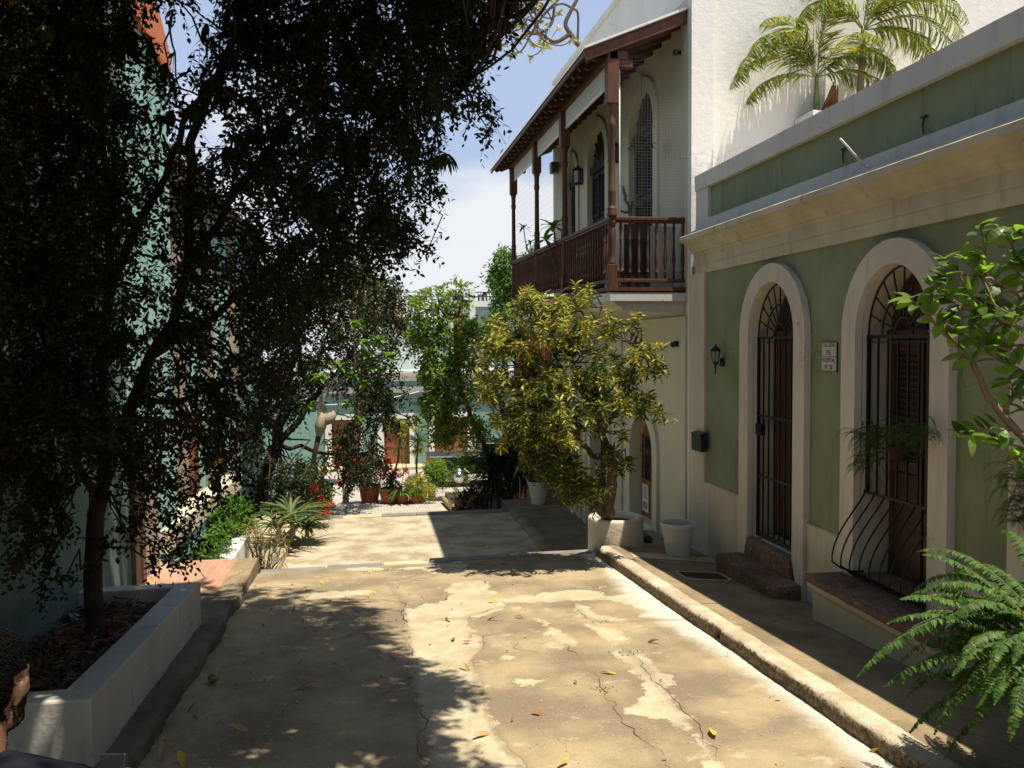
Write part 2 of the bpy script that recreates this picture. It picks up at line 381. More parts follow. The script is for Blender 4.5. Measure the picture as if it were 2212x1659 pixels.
# ================================================================== SETTING: ground, road, pavements
def zr(Y): return -2.25-.059*Y              # upper road
def zk(Y): return -2.14-.059*Y              # kerb top / left pavement
def zs(X, Y):                                # right pavement falls slightly to the wall
    t = min(1.0, max(0.0, (X-3.25)/1.35)); return zk(Y)-t*(.10+.004*Y)
C2 = lambda x, y: (752+.3414*x, 1093+.3414*y)
def onroad(pts): return np.array([atG(*C2(*p), 2.25, .059)[:2] for p in pts])
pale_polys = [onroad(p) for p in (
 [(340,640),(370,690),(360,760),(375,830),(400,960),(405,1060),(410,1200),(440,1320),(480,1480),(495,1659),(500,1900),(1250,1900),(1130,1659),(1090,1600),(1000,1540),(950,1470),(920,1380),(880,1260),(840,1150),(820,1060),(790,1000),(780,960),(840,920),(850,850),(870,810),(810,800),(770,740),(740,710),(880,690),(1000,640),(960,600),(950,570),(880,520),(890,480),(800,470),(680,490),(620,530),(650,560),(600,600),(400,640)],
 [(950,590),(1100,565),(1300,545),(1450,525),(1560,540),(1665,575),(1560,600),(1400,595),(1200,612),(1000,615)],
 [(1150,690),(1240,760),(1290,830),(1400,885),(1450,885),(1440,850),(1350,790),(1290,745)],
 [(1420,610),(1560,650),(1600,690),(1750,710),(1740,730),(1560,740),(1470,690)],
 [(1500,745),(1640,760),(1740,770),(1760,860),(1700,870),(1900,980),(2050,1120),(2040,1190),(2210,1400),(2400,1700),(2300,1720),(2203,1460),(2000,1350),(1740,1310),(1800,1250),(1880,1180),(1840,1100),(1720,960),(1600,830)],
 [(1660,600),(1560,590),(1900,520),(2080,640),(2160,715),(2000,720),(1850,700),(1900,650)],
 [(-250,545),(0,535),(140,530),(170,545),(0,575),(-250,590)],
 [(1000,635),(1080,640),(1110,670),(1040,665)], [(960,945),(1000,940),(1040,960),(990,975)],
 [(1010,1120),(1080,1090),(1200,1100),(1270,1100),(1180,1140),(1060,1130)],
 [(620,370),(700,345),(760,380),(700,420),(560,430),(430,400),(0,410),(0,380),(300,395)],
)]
crack_lines = [onroad(p) for p in (
 [(340,600),(355,690),(375,830),(402,960),(410,1200),(445,1330),(480,1480),(495,1659),(500,1900)],
 [(870,810),(850,920),(790,980),(820,1060),(850,1200),(920,1380),(950,1470),(1000,1540),(1090,1600),(1150,1700)],
 [(1390,870),(1480,1000),(1600,1130),(1680,1280),(1800,1400),(1900,1510),(2000,1659),(2150,1850)],
 [(1720,890),(1850,990),(1960,1130),(2100,1280),(2203,1390),(2350,1600)],
 [(780,800),(870,812),(1040,800),(1230,770)], [(2170,718),(1900,722),(1760,725),(1600,735),(1500,700),(1420,610)],
 [(1060,830),(1050,870),(1100,910),(1170,920)], [(410,960),(550,985)], [(-300,600),(0,590),(150,590),(330,600),(260,480),(600,400)],
 [(20,640),(160,700),(150,740),(110,780),(-30,840),(-200,850)], [(1000,635),(740,705),(600,715)], [(405,1060),(300,1150),(150,1230)],
)]
crack_lines += [np.array([[-1.5, y+.02], [-.6, y-.03], [.4, y+.03], [1.6, y], [3.05, y+.02]]) for y in (2.6, -.4)]
def seg_dist(px, py, pts, closed):
    d = np.full(px.shape, 1e9); inside = np.zeros(px.shape, bool); n = len(pts)
    for i in range(n if closed else n-1):
        ax, ay = pts[i]; bx, by = pts[(i+1) % n]; ex, ey = bx-ax, by-ay
        t = np.clip(((px-ax)*ex+(py-ay)*ey)/(ex*ex+ey*ey+1e-12), 0, 1)
        d = np.minimum(d, np.hypot(px-ax-t*ex, py-ay-t*ey))
        if closed:
            c = ((ay > py) != (by > py)) & (px < ex*(py-ay)/(ey if abs(ey) > 1e-12 else 1e-12)+ax); inside ^= c
    return d, inside
def grid_sheet(name, x0, x1, y0, y1, st, zf, mats, attrs=None, parent=None, xmap=None):
    nx = int(round((x1-x0)/st))+1; ny = int(round((y1-y0)/st))+1
    X, Y = np.meshgrid(np.linspace(x0, x1, nx), np.linspace(y0, y1, ny)); X = X.ravel(); Y = Y.ravel()
    if xmap: X, Y = xmap(X, Y)
    Z = zf(X, Y); i = np.arange(nx*ny).reshape(ny, nx)
    F = np.stack([i[:-1, :-1], i[:-1, 1:], i[1:, 1:], i[1:, :-1]], -1).reshape(-1, 4)
    o = np_mesh(name, np.stack([X, Y, Z], 1), F, mats, parent)
    for k, f in (attrs or {}).items():
        a = o.data.attributes.new(k, 'FLOAT', 'POINT'); a.data.foreach_set('value', np.asarray(f(X, Y), np.float32))
    return o
def road_mat():
    m = NT('patched_concrete'); a = m.attr('pale'); c = m.attr('crack'); g = m.attr('gutter')
    n1 = m.noise(5, 6, rough=.65); n2 = m.noise(28, 4); n3 = m.noise(1.1, 5); fine = m.noise(110, 3)
    sd = m.math('ADD', a, m.math('ADD', m.math('MULTIPLY', m.math('SUBTRACT', n1, .5), .34), m.math('MULTIPLY', m.math('SUBTRACT', n2, .5), .10)))
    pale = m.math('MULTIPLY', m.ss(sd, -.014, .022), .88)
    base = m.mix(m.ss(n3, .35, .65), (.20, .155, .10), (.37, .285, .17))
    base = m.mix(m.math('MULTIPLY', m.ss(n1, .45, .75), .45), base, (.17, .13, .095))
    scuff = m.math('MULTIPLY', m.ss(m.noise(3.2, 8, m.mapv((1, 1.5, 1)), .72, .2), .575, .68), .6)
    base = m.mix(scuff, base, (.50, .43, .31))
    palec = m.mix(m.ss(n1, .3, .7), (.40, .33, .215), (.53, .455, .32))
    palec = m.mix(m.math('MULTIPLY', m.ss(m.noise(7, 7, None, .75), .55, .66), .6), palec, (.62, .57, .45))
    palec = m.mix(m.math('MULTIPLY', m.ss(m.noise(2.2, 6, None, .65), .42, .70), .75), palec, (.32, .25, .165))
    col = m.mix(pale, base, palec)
    gut = m.ss(m.math('ADD', g, m.math('MULTIPLY', m.math('SUBTRACT', n1, .5), .3)), -.10, .16)
    col = m.mix(gut, col, m.mix(m.ss(n2, .3, .7), (.50, .45, .36), (.62, .57, .48)))
    col = m.mix(m.math('MULTIPLY', m.ss(fine, .55, .70), .45), col, (.12, .09, .065)); col = m.mix(m.math('MULTIPLY', m.ss(m.noise(75, 3), .62, .72), .5), col, (.60, .54, .42))
    col = m.mix(m.math('MULTIPLY', m.ss(n2, .66, .74), .5), col, (.13, .10, .075))
    cw = m.math('ADD', c, m.math('MULTIPLY', m.math('SUBTRACT', m.noise(16, 5), .5), .06)); ck = 0.0
    ckw = m.math('MULTIPLY', m.math('SUBTRACT', 1.0, m.ss(m.math('ABSOLUTE', cw), .01, .07)), .35)
    vein = m.voro(1.15, m.t and m.warp(), 'DISTANCE_TO_EDGE'); vk = m.math('MULTIPLY', m.math('SUBTRACT', 1.0, m.ss(vein, .001, .008)), 0.0)
    col = m.mix(ckw, col, (.18, .13, .09)); col = m.mix(m.math('MULTIPLY', vk, .7), col, (.07, .05, .035)); 
    m.color(col).rough(.9, .25)
    h = m.math('SUBTRACT', m.math('ADD', m.math('MULTIPLY', fine, .25), m.math('ADD', m.math('MULTIPLY', n2, .5), m.math('MULTIPLY', pale, .35))), m.math('ADD', m.math('MULTIPLY', ck, 2.0), vk))
    m.bump(h, .55, .012); return m.mat
def warp(s, amt=.25, scale=3.0):
    x = s.n('ShaderNodeTexNoise'); s.L(s.pos, x.inputs['Vector']); x.inputs['Scale'].default_value = scale; x.inputs['Detail'].default_value = 4
    v = s.n('ShaderNodeVectorMath'); v.operation = 'MULTIPLY_ADD'; s.t.links.new(x.outputs['Color'], v.inputs[0]); v.inputs[1].default_value = (amt,)*3; s.t.links.new(s.pos, v.inputs[2])
    return v.outputs[0]
NT.warp = warp
M['road'] = road_mat()
def endline(X): return 11.27+.075*(X+1.48)
def pale_sd(X, Y):
    best = np.full(X.shape, -1e9)
    for p in pale_polys:
        d, ins = seg_dist(X, Y, p, True); best = np.maximum(best, np.where(ins, d, -d))
    return np.clip(best, -1, 1)
def crack_d(X, Y):
    best = np.full(X.shape, 1e9)
    for p in crack_lines: best = np.minimum(best, seg_dist(X, Y, p, False)[0])
    return np.clip(best, 0, 1)
def rmap(X, Y): return X, np.where(Y > 10.2, 10.2+(Y-10.2)*(endline(X)-10.2)/(11.3-10.2), Y)
road = grid_sheet('road', -1.46, 3.1, -3.2, 11.3, .035, lambda X, Y: -2.25-.059*Y+.02*(fbm(X*.9, Y*.9)-.5)+.006*(fbm(X*6, Y*6)-.5),
                  M['road'], {'pale': pale_sd, 'crack': crack_d, 'gutter': lambda X, Y: X-2.84-.08*np.sin(Y*1.3)+.012*(Y-7)}, xmap=rmap)
tag(road, kind='structure')

def crack_mesh():
    mb = MB()
    for li, pts in enumerate(crack_lines):
        P = []
        for a, b in zip(pts[:-1], pts[1:]):
            n_ = max(2, int(np.hypot(*(b-a))/.025)); P += [a+(b-a)*i/n_ for i in range(n_)]
        P.append(pts[-1]); P = np.array(P); s_ = np.arange(len(P))*.025
        P = P+np.stack([(fbm(s_*6, s_*0+li*3.3, 5, 50+li)-.5)*.16, (fbm(s_*6+70, s_*0+li*3.3, 5, 60+li)-.5)*.16], 1)
        T = np.gradient(P, axis=0); N = norm(np.stack([-T[:, 1], T[:, 0]], 1)); w = np.clip((fbm(s_*1.7, s_*0+li*2.1, 3, 90+li)-.30)*4, .12, 1)*(.0012+.0052*np.clip(fbm(s_*3.3, s_*0+li, 4, 70+li)-.34, 0, 1)*2.2)*np.clip(np.minimum(s_, s_[-1]-s_)/.15+.15, 0, 1)*(1.0 if li in (0, 2) else .55)
        vs = []
        for p, n_, ww in zip(P, N, w):
            for sg in (-1, 1): x, y = p+n_*ww*sg; y_ = min(y, endline(x)-.01); vs.append((x, y_, -2.25-.059*y_+.02*(fbm(x*.9, y_*.9)-.5)+.006*(fbm(x*6, y_*6)-.5)+.003))
        mb.add(vs, [(2*i, 2*i+1, 2*i+3, 2*i+2) for i in range(len(P)-1)])
    tag(mb.build('road_cracks', simple('crack_dirt', (.06, .045, .03), .95, 0, .1)), kind='structure')
crack_mesh()
def pave_mat(name, c1, c2, dark, cr=.8, spec=None):
    m = NT(name); n1 = m.noise(2.2, 6, rough=.6); n2 = m.noise(30, 4); fine = m.noise(120, 2)
    col = m.mix(m.ss(n1, .32, .68), c1, c2); col = m.mix(m.math('MULTIPLY', m.ss(n2, .55, .72), .4), col, dark)
    col = m.mix(m.math('MULTIPLY', m.ss(fine, .58, .72), .4), col, tuple(min(1, x*1.5) for x in c2))
    h = m.math('ADD', m.math('MULTIPLY', fine, .4), n2)
    if spec: vv = m.voro(55, None, 'F1', 'Color'); col = m.mix(m.math('MULTIPLY', m.ss(vv, .75, .9), .75), col, spec)
    v = m.voro(.9, m.warp(.3, 2.5), 'DISTANCE_TO_EDGE'); vk = m.math('MULTIPLY', m.math('SUBTRACT', 1.0, m.ss(v, .001, .009)), m.ss(m.noise(.7, 2), .52, .60))
    col = m.mix(m.math('MULTIPLY', vk, cr), col, tuple(x*.3 for x in dark)); h = m.math('SUBTRACT', h, m.math('MULTIPLY', vk, 1.5*cr))
    m.color(col).rough(.92, .2).bump(h, .6, .012); return m.mat
M['pave'] = pave_mat('pavement_concrete', (.20, .145, .085), (.31, .235, .145), (.09, .065, .045), .35)
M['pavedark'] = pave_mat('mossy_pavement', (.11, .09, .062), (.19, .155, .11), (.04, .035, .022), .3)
M['lowroad'] = pave_mat('lower_landing_concrete', (.27, .215, .14), (.47, .405, .30), (.17, .13, .085), .4)
M['kerb'] = pave_mat('kerb_concrete', (.44, .345, .20), (.58, .48, .31), (.20, .15, .09), 0.0)
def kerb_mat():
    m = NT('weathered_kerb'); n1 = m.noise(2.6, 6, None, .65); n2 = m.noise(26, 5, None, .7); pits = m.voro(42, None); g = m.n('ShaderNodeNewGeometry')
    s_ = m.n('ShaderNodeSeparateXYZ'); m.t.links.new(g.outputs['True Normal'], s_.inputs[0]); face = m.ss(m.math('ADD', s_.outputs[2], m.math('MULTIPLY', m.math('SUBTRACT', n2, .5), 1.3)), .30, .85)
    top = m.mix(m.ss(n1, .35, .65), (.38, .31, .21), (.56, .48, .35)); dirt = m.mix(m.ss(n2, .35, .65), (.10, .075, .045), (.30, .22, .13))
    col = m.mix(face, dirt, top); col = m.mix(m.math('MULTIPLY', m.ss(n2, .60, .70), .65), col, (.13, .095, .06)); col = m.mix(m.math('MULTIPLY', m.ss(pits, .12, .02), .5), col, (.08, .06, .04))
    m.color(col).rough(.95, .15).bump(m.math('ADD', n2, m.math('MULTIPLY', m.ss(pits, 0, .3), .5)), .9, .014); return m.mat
M['kerbmain'] = kerb_mat()
M['edgestone'] = plaster('grey_edge_stone', (.20, .18, .165), .2, (.35, .3, .22), .4, .7, 6)
M['roughstone'] = pave_mat('rough_aggregate', (.13, .075, .048), (.25, .15, .10), (.03, .02, .015), 0.0, (.42, .33, .24))
M['ground'] = pave_mat('dark_earth', (.16, .12, .08), (.22, .17, .11), (.08, .06, .04))
def bricks(name, c1, c2, mort, bw, bh, scale, ms=.018, rot=0, bump=.6, vary=.5):
    m = NT(name); mp = m.n('ShaderNodeMapping'); m.L(m.warp(.03, 2.0), mp.inputs['Vector']); mp.inputs['Rotation'].default_value = (0, 0, rot)
    b = m.n('ShaderNodeTexBrick'); m.t.links.new(mp.outputs[0], b.inputs['Vector']); b.inputs['Scale'].default_value = scale
    b.inputs['Color1'].default_value = (*c1, 1); b.inputs['Color2'].default_value = (*c2, 1); b.inputs['Mortar'].default_value = (*mort, 1)
    b.inputs['Brick Width'].default_value = bw; b.inputs['Row Height'].default_value = bh; b.inputs['Mortar Size'].default_value = ms
    n = m.noise(2.5, 6); f = m.noise(40, 4)
    col = m.mix(m.math('MULTIPLY', m.ss(n, .45, .75), vary), b.outputs['Color'], mort)
    m.color(col).rough(.9, .25).bump(m.math('ADD', m.math('MULTIPLY', b.outputs['Fac'], -1.0), m.math('MULTIPLY', f, .4)), bump, .012); return m.mat
M['brick'] = bricks('terracotta_brick_paving', (.36, .175, .115), (.46, .23, .15), (.38, .27, .19), .20, .10, 1.0, .008, R(90), .5, .9)
M['cobble'] = bricks('grey_cobbles', (.38, .35, .31), (.56, .51, .43), (.24, .21, .17), .20, .105, 1.0, .014, 0, .9, .25)

st = MB()   # right pavement sheet
def pavX(Y): return 3.24
sw = grid_sheet('pavement', 3.22, 4.68, -3.2, 12.0, .06, lambda X, Y: np.array([zs(x, y) for x, y in zip(X, Y)])+.004*(fbm(X*5, Y*5)-.5), M['pave'],
                xmap=lambda X, Y: (X, np.where(Y > 10.5, 10.5+(Y-10.5)*np.clip(.55+.9*(X-3.22)/.45, .55, 1.9)/1.0, Y)))
tag(sw, kind='structure')
# pale repair strip and drain plate lie on the pavement
k = MB(); pts = [(3.35, 10.62), (4.55, 10.55), (4.55, 10.95), (3.42, 11.05)]
k.add([(x, y, zs(x, y)+.006) for x, y in pts], [(0, 1, 2, 3)])
tag(k.build('pavement_repair', M['kerb']), kind='structure')

def kerb_run(name, prof, y0, y1, zf, mat, stp=.05, amp=.012, mirror=False, notch=None, seed=3):
    ys = np.arange(y0, y1+1e-6, stp); P = np.array(prof); n = len(P)
    V = []
    for y in ys:
        for j, (x, z) in enumerate(P):
            a = amp*(1.0 if 0 < j < n-1 else .3)
            dx = (fbm(y*1.1, .5, 3, seed+2)-.5)*a*3+(fbm(y*3.1, j*.9, 4, seed)-.5)*a*1.6+(fbm(y*26, j*5.1, 3, seed+5)-.5)*a*1.3; dz = (fbm(y*2.7+40, j*.3, 4, seed+9)-.5)*a*1.4+(fbm(y*24, j*4.7, 3, seed+7)-.5)*a*.7
            if notch and abs(y-notch) < .06 and z < .03: dx += .09
            V.append((x+dx, y, zf(y)+z+dz))
    i = np.arange(len(ys)*n).reshape(len(ys), n)
    F = np.stack([i[:-1, :-1], i[:-1, 1:], i[1:, 1:], i[1:, :-1]], -1).reshape(-1, 4)
    return np_mesh(name, V, F, mat)
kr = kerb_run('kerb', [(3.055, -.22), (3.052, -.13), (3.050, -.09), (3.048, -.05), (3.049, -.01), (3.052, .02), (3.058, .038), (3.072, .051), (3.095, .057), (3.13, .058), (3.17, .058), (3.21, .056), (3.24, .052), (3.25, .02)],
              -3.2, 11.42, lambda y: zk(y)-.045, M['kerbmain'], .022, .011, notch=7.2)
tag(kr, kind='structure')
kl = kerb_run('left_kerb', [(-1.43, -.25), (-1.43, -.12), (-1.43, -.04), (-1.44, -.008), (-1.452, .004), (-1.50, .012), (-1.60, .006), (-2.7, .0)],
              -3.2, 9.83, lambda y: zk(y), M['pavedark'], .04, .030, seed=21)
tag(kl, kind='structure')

# brick landing with its concrete edge
ld = MB(); ld.box(-2.72, -1.73, 9.84, 11.42, -4.2, -2.742, 0)
tag(ld.build('brick_landing', M['brick']), kind='structure')
ld = MB(); ld.prism([(-1.735, -4.2), (-1.47, -4.2), (-1.47, -2.74), (-1.735, -2.736)], 'y', 9.845, 11.42)
tag(ld.build('landing_edge', M['pave'], bevel=.015), kind='structure')

# first step: dark stone nosing, then the stairs below
for nm, x0, x1, y0, dep, mt in (('step_edge_stone', -1.45, -.62, 11.30, .22, 'edgestone'), ('step_edge_stone', -.60, .12, 11.38, .20, 'edgestone'),
                        ('step_edge_stone', .14, .74, 11.43, .18, 'kerb'), ('step_edge_stone', .76, 2.0, 11.48, .22, 'edgestone'), ('step_edge_stone', 2.02, 3.05, 11.55, .22, 'edgestone')):
    b = MB(); z = zr(11.5)+.01; b.hexa([(x0, y0-.03, z-1.3), (x1, y0, z-1.3), (x0, y0+dep-.02, z-1.3), (x1, y0+dep, z-1.3), (x0, y0-.03, z+.006), (x1, y0, z), (x0, y0+dep-.02, z), (x1, y0+dep, z-.004)])
    tag(b.build(nm, M[mt], bevel=.02), kind='structure')
s = MB()
for i in range(7):
    s.box(-1.6, 3.2, 11.5+.38*i, 11.9+.38*i, -4.3, zr(11.5)-.145*(i+1))
s.box(3.78, 4.62, 12.2, 13.45, -4.3, -3.06); s.box(3.3, 4.62, 11.3, 12.25, -4.3, -3.02)
for i in range(5): s.box(4.05, 4.62, 13.45+.35*i, 13.8+.35*i, -4.3, -3.2-.14*i)
tag(s.build('stairs', M['lowroad'], bevel=.012), kind='structure')
lr = grid_sheet('lower_landing', -1.62, 3.2, 13.9, 19.82, .1, lambda X, Y: -3.95+.02*(fbm(X, Y)-.5), M['lowroad']); tag(lr, kind='structure')
k2 = kerb_run('lower_kerb', [(3.18, -.2), (3.18, -.02), (3.2, .03), (3.24, .04), (3.42, .04), (3.43, .025), (4.66, .02)], 13.9, 19.9, lambda y: -3.92, M['pave'], .08, .012, seed=31); tag(k2, kind='structure')
b = MB(); b.box(3.2, 4.62, 19.92, 21.1, -5.4, -3.88); tag(b.build('lower_pavement_block', M['pave'], bevel=.02), kind='structure')
k3 = kerb_run('lower_left_pavement', [(-1.60, -.2), (-1.60, -.02), (-1.61, .03), (-1.65, .04), (-1.84, .03), (-2.7, .03)], 11.45, 19.8, lambda y: -3.83, M['lowroad'], .1, .012, seed=41); tag(k3, kind='structure')
for x0, x1, y0, mt in ((-1.62, -.7, 19.82, 'edgestone'), (-.68, .2, 19.86, 'kerb'), (.22, 1.0, 19.88, 'edgestone'), (1.02, 3.2, 19.9, 'edgestone')):
    b = MB(); b.box(x0, x1, y0, y0+.3, -5.4, -3.935); tag(b.build('step_edge_stone', M[mt], bevel=.02), kind='structure')
s = MB()
for i in range(8): s.box(-1.6, 3.2, 20.1+.38*i, 20.5+.38*i, -5.5, -4.0-.14*i)
tag(s.build('stairs', M['lowroad']), kind='structure')
def zc(Y): return -4.2-.0375*Y
cb = grid_sheet('cobbled_lane', -1.34, 2.42, 22.5, 29.05, .12, lambda X, Y: zc(Y)+.05*(1-((X-.5)/1.9)**2)+.02*(fbm(X*2, Y*2)-.5), M['cobble']); tag(cb, kind='structure')
cs = grid_sheet('cobbled_street', -16, 18, 29, 39, .4, lambda X, Y: zc(Y)+.0*X, M['cobble']); tag(cs, kind='structure')
b = MB(); b.box(-16, 18, 39.0, 40.3, -6.4, zc(39)+.14); tag(b.build('far_pavement', M['kerb'], bevel=.02), kind='structure')
b = MB(); b.prism([(-1.34, 22.5), (-1.31, 29.0), (-1.55, 29.0), (-1.62, 22.5)], 'z', -5.8, -5.02); tag(b.build('lane_kerb', M['kerb'], bevel=.03), kind='structure')
g = MB(); g.add([(-400, -400, -6.3), (400, -400, -6.3), (400, 400, -6.3), (-400, 400, -6.3)], [(0, 1, 2, 3)]); tag(g.build('ground', M['ground']), kind='structure')
# earth beds left and right of the cobbled lane, and under the left houses
b = MB(); b.box(-7, -1.62, 11.5, 20.6, -6.2, -3.99); b.box(-7, -1.62, 20.6, 28.9, -6.2, -4.95); tag(b.build('left_earth_bed', M['soil']), kind='structure')
b = MB(); b.box(2.42, 4.6, 21.1, 28.6, -6.2, -4.95); tag(b.build('right_earth_bed', M['soil']), kind='structure')

# fixtures in the pavement
t = thing('drain_cover', 'dark rusty rounded drain plate set in the right pavement before the door step', 'drain cover', (3.86, 9.54, zs(3.86, 9.54)))
k = MB(); q = [(3.60, 9.72), (4.05, 9.77), (4.13, 9.72), (4.12, 9.40), (4.06, 9.33), (3.68, 9.31), (3.60, 9.38)]
k.add([(x, y, zs(x, y)+.012) for x, y in q]+[(x, y, zs(x, y)-.02) for x, y in q], [tuple(range(7))]+[(i, (i+1) % 7, 7+(i+1) % 7, 7+i) for i in range(7)])
k.build('plate', simple('dark_cast_plate', (.035, .026, .022), .8, 0, .3, .3, .5, 40), t)
k = MB(); k.tube([(x, y, zs(x, y)+.01) for x, y in [(3.58, 9.72), (4.05, 9.79), (4.16, 9.72), (4.14, 9.38), (4.06, 9.3), (3.66, 9.28), (3.57, 9.36), (3.58, 9.72)]], .012, 5)
k.build('rim', M['kerb'], t)

# white log-like kerb at the right of the cobbled lane
t = MB(); t.tube([(2.55, 25.0, -5.02), (2.5, 26.3, -5.06), (2.36, 28.4, -5.14)], [.13, .12, .10], 12)
tag(t.build('log_kerb', simple('weathered_log', (.45, .33, .16), .9, 0, .2, .3, .6, 8), loc=(2.45, 27, -5.2)), 'weathered yellowish rounded kerb rail lying along the right edge of the cobbled lane', 'kerb rail')
# ================================================================== RIGHT: the green house
def arch_pts(c, a, z0, h, zb, n=20, zb2=None):
    """outline in (Y,z): bottom left, up, over the arch, down; Y decreasing"""
    P = [(c+a, zb)]
    for i in range(n+1):
        t = math.pi*i/n; P.append((c+a*math.cos(t), z0+h*math.sin(t)))
    P.append((c-a, zb if zb2 is None else zb2)); return P
def wall_sheet(mb, x, outer, holes, depth, mi=0, rmi=0):
    loops = [outer]+holes; tri = tessellate_polygon([[Vector((p[0], p[1], 0)) for p in l] for l in loops])
    flat = [p for l in loops for p in l]
    mb.add([(x, p[0], p[1]) for p in flat], [tuple(t) for t in tri], mi)
    for hl in holes:
        n = len(hl); mb.add([(x, *p) for p in hl]+[(x+depth, *p) for p in hl], [(i, (i+1) % n, n+(i+1) % n, n+i) for i in range(n)], rmi)
def casing(x0, x1, inner, outer, mat, name, parent):
    mb = MB(); n = len(inner)
    vs = [(x0, *p) for p in inner]+[(x0, *p) for p in outer]+[(x1, *p) for p in inner]+[(x1, *p) for p in outer]
    fs = []
    for i in range(n-1):
        fs += [(i, i+1, n+i+1, n+i), (n+i, n+i+1, 3*n+i+1, 3*n+i), (i, 2*n+i, 2*n+i+1, i+1)]
    fs += [(0, n, 3*n, 2*n), (n-1, 3*n-1, 4*n-1, 2*n-1)]
    mb.add(vs, fs); return mb.build(name, mat, parent)

gh = thing('green_house', 'one storey green house with white arched casings and a heavy cream cornice on the right', 'house', (4.6, 5, -2.6))
DC, WC = 9.235, 6.92
door_in = arch_pts(DC, .565, .08, .62, -2.36); door_out = arch_pts(DC, .81, .08, .83, -3.1)
win_in = arch_pts(WC, .55, .07, .62, -2.22); win_out = arch_pts(WC, .79, .07, .84, -2.9)
W3 = 4.68; w3_in = arch_pts(W3, .55, .07, .62, -2.22); w3_out = arch_pts(W3, .79, .07, .84, -2.9)
mb = MB(); wall_sheet(mb, 4.60, [(11.84, -3.3), (11.84, 1.1), (-2.6, 1.1), (-2.6, -3.3)], [door_in[::-1], win_in[::-1], w3_in[::-1]], .46, 0, 1)
mb.build('wall', [M['green'], M['trim']], gh, fix=False)
mb = MB(); mb.box(5.065, 9.5, -2.6, 11.84, -3.3, 1.52); mb.box(4.7, 9.5, -14, -2.7, -3.3, 4.5); mb.build('core_wall', M['trim'], gh)  # second box: unseen wall behind the camera, added to block sky light
for a, b in ((11.84, DC+.81), (DC-.81, WC+.79), (WC-.79, W3+.79), (W3-.79, -2.6)):
    mb = MB(); mb.prism([(a, -3.3), (b, -3.3), (b, -1.945), (a, -1.925)], 'x', 4.566, 4.605)
    mb.prism([(a if a < 11 else 11.27, -1.95), (b, -1.95), (b, -1.925), (a if a < 11 else 11.27, -1.925)], 'x', 4.578, 4.603); mb.build('plinth', M['cream'], gh)
mb = MB(); mb.prism([(11.84, -1.93), (11.27, -1.93), (11.27, .98), (11.84, .98)], 'x', 4.564, 4.606)
mb.build('pilaster', M['cream'], gh)
casing(4.525, 4.605, door_in, door_out, M['trim'], 'door_casing', gh)
casing(4.525, 4.605, win_in, win_out, M['trim'], 'window_casing', gh)
casing(4.525, 4.605, w3_in, w3_out, M['trim'], 'window_casing', gh)
# cornice, swept along the front with a return at the left end
prof = [(4.60, .975), (4.572, .975), (4.570, 1.225), (4.545, 1.235), (4.535, 1.262), (4.508, 1.268), (4.497, 1.30), (4.47, 1.318), (4.455, 1.345), (4.422, 1.362), (4.408, 1.392), (4.372, 1.412), (4.345, 1.416), (4.33, 1.422), (4.33, 1.486), (4.345, 1.494), (4.56, 1.60), (4.60, 1.60)]
mb = MB(); ys = list(np.arange(-2.6, 11.62, .1))+[11.62]; n = len(prof); vs = []
for y in ys:
    for j, (x, z) in enumerate(prof):
        w = .006*(fbm(y*2.2, j*.7, 3, 77)-.5) + (.010*(fbm(y*9, j*2.3, 2, 78)-.5) if j in (13, 14) else 0)
        vs.append((x+w, y, z+w))
fs = [(i*n+j, (i+1)*n+j, (i+1)*n+j+1, i*n+j+1) for i in range(len(ys)-1) for j in range(n-1)]
b0 = len(vs)
for j, (x, z) in enumerate(prof): vs.append((4.60, 11.62+(4.60-x)*.8, z)); 
L0 = (len(ys)-1)*n
fs += [(L0+j, b0+j, b0+j+1, L0+j+1) for j in range(n-1)]
mb.add(vs, fs); mb.box(4.56, 5.1, -2.6, 11.62, 1.1, 1.585); mb.build('cornice', M['cornice'], gh, fix=False)
# parapet: recessed green band framed in white
mb = MB(); mb.box(4.602, 4.90, -2.6, 11.55, 1.5, 2.3); mb.build('parapet', M['green'], gh)
mb = MB(); mb.box(4.55, 4.603, -2.6, 11.56, 1.585, 1.70); mb.box(4.553, 4.604, 11.13, 11.56, 1.70, 2.135)
ys = np.arange(-2.6, 11.63, .12); vs = []
for y in ys:
    e = .012*(fbm(y*3, .3, 3, 5)-.5); vs += [(4.535, y, 2.128+e*.4), (4.53+e*.5, y, 2.335+e), (4.93, y, 2.35+e), (4.93, y, 2.12)]
k = len(ys); mb.add(vs, [(i*4+j, (i+1)*4+j, (i+1)*4+(j+1) % 4, i*4+(j+1) % 4) for i in range(k-1) for j in range(4)]+[(0, 1, 2, 3), (4*k-4, 4*k-3, 4*k-2, 4*k-1)])
mb.build('coping', M['copingp'], gh)
mb = MB(); mb.box(4.9, 9.5, -2.6, 11.9, 1.5, 1.56); mb.build('roof_terrace', M['copingp'], gh)
# iron bits on the parapet
for i, (px, py, px2, py2) in enumerate(((1822, 322, 1822, 352), (1996, 252, 1995, 288))):
    a = atX(px, py, 4.585); b = atX(px2, py2, 4.585); mb = MB(); mb.tube([a, (4.575, (a[1]+b[1])/2, (a[2]+b[2])/2), b], [.008, .011, .006], 6)
    mb.box(4.57, 4.60, a[1]-.03, a[1]+.03, a[2]-.008, a[2]+.008); mb.build('iron_anchor', M['rust'], gh)
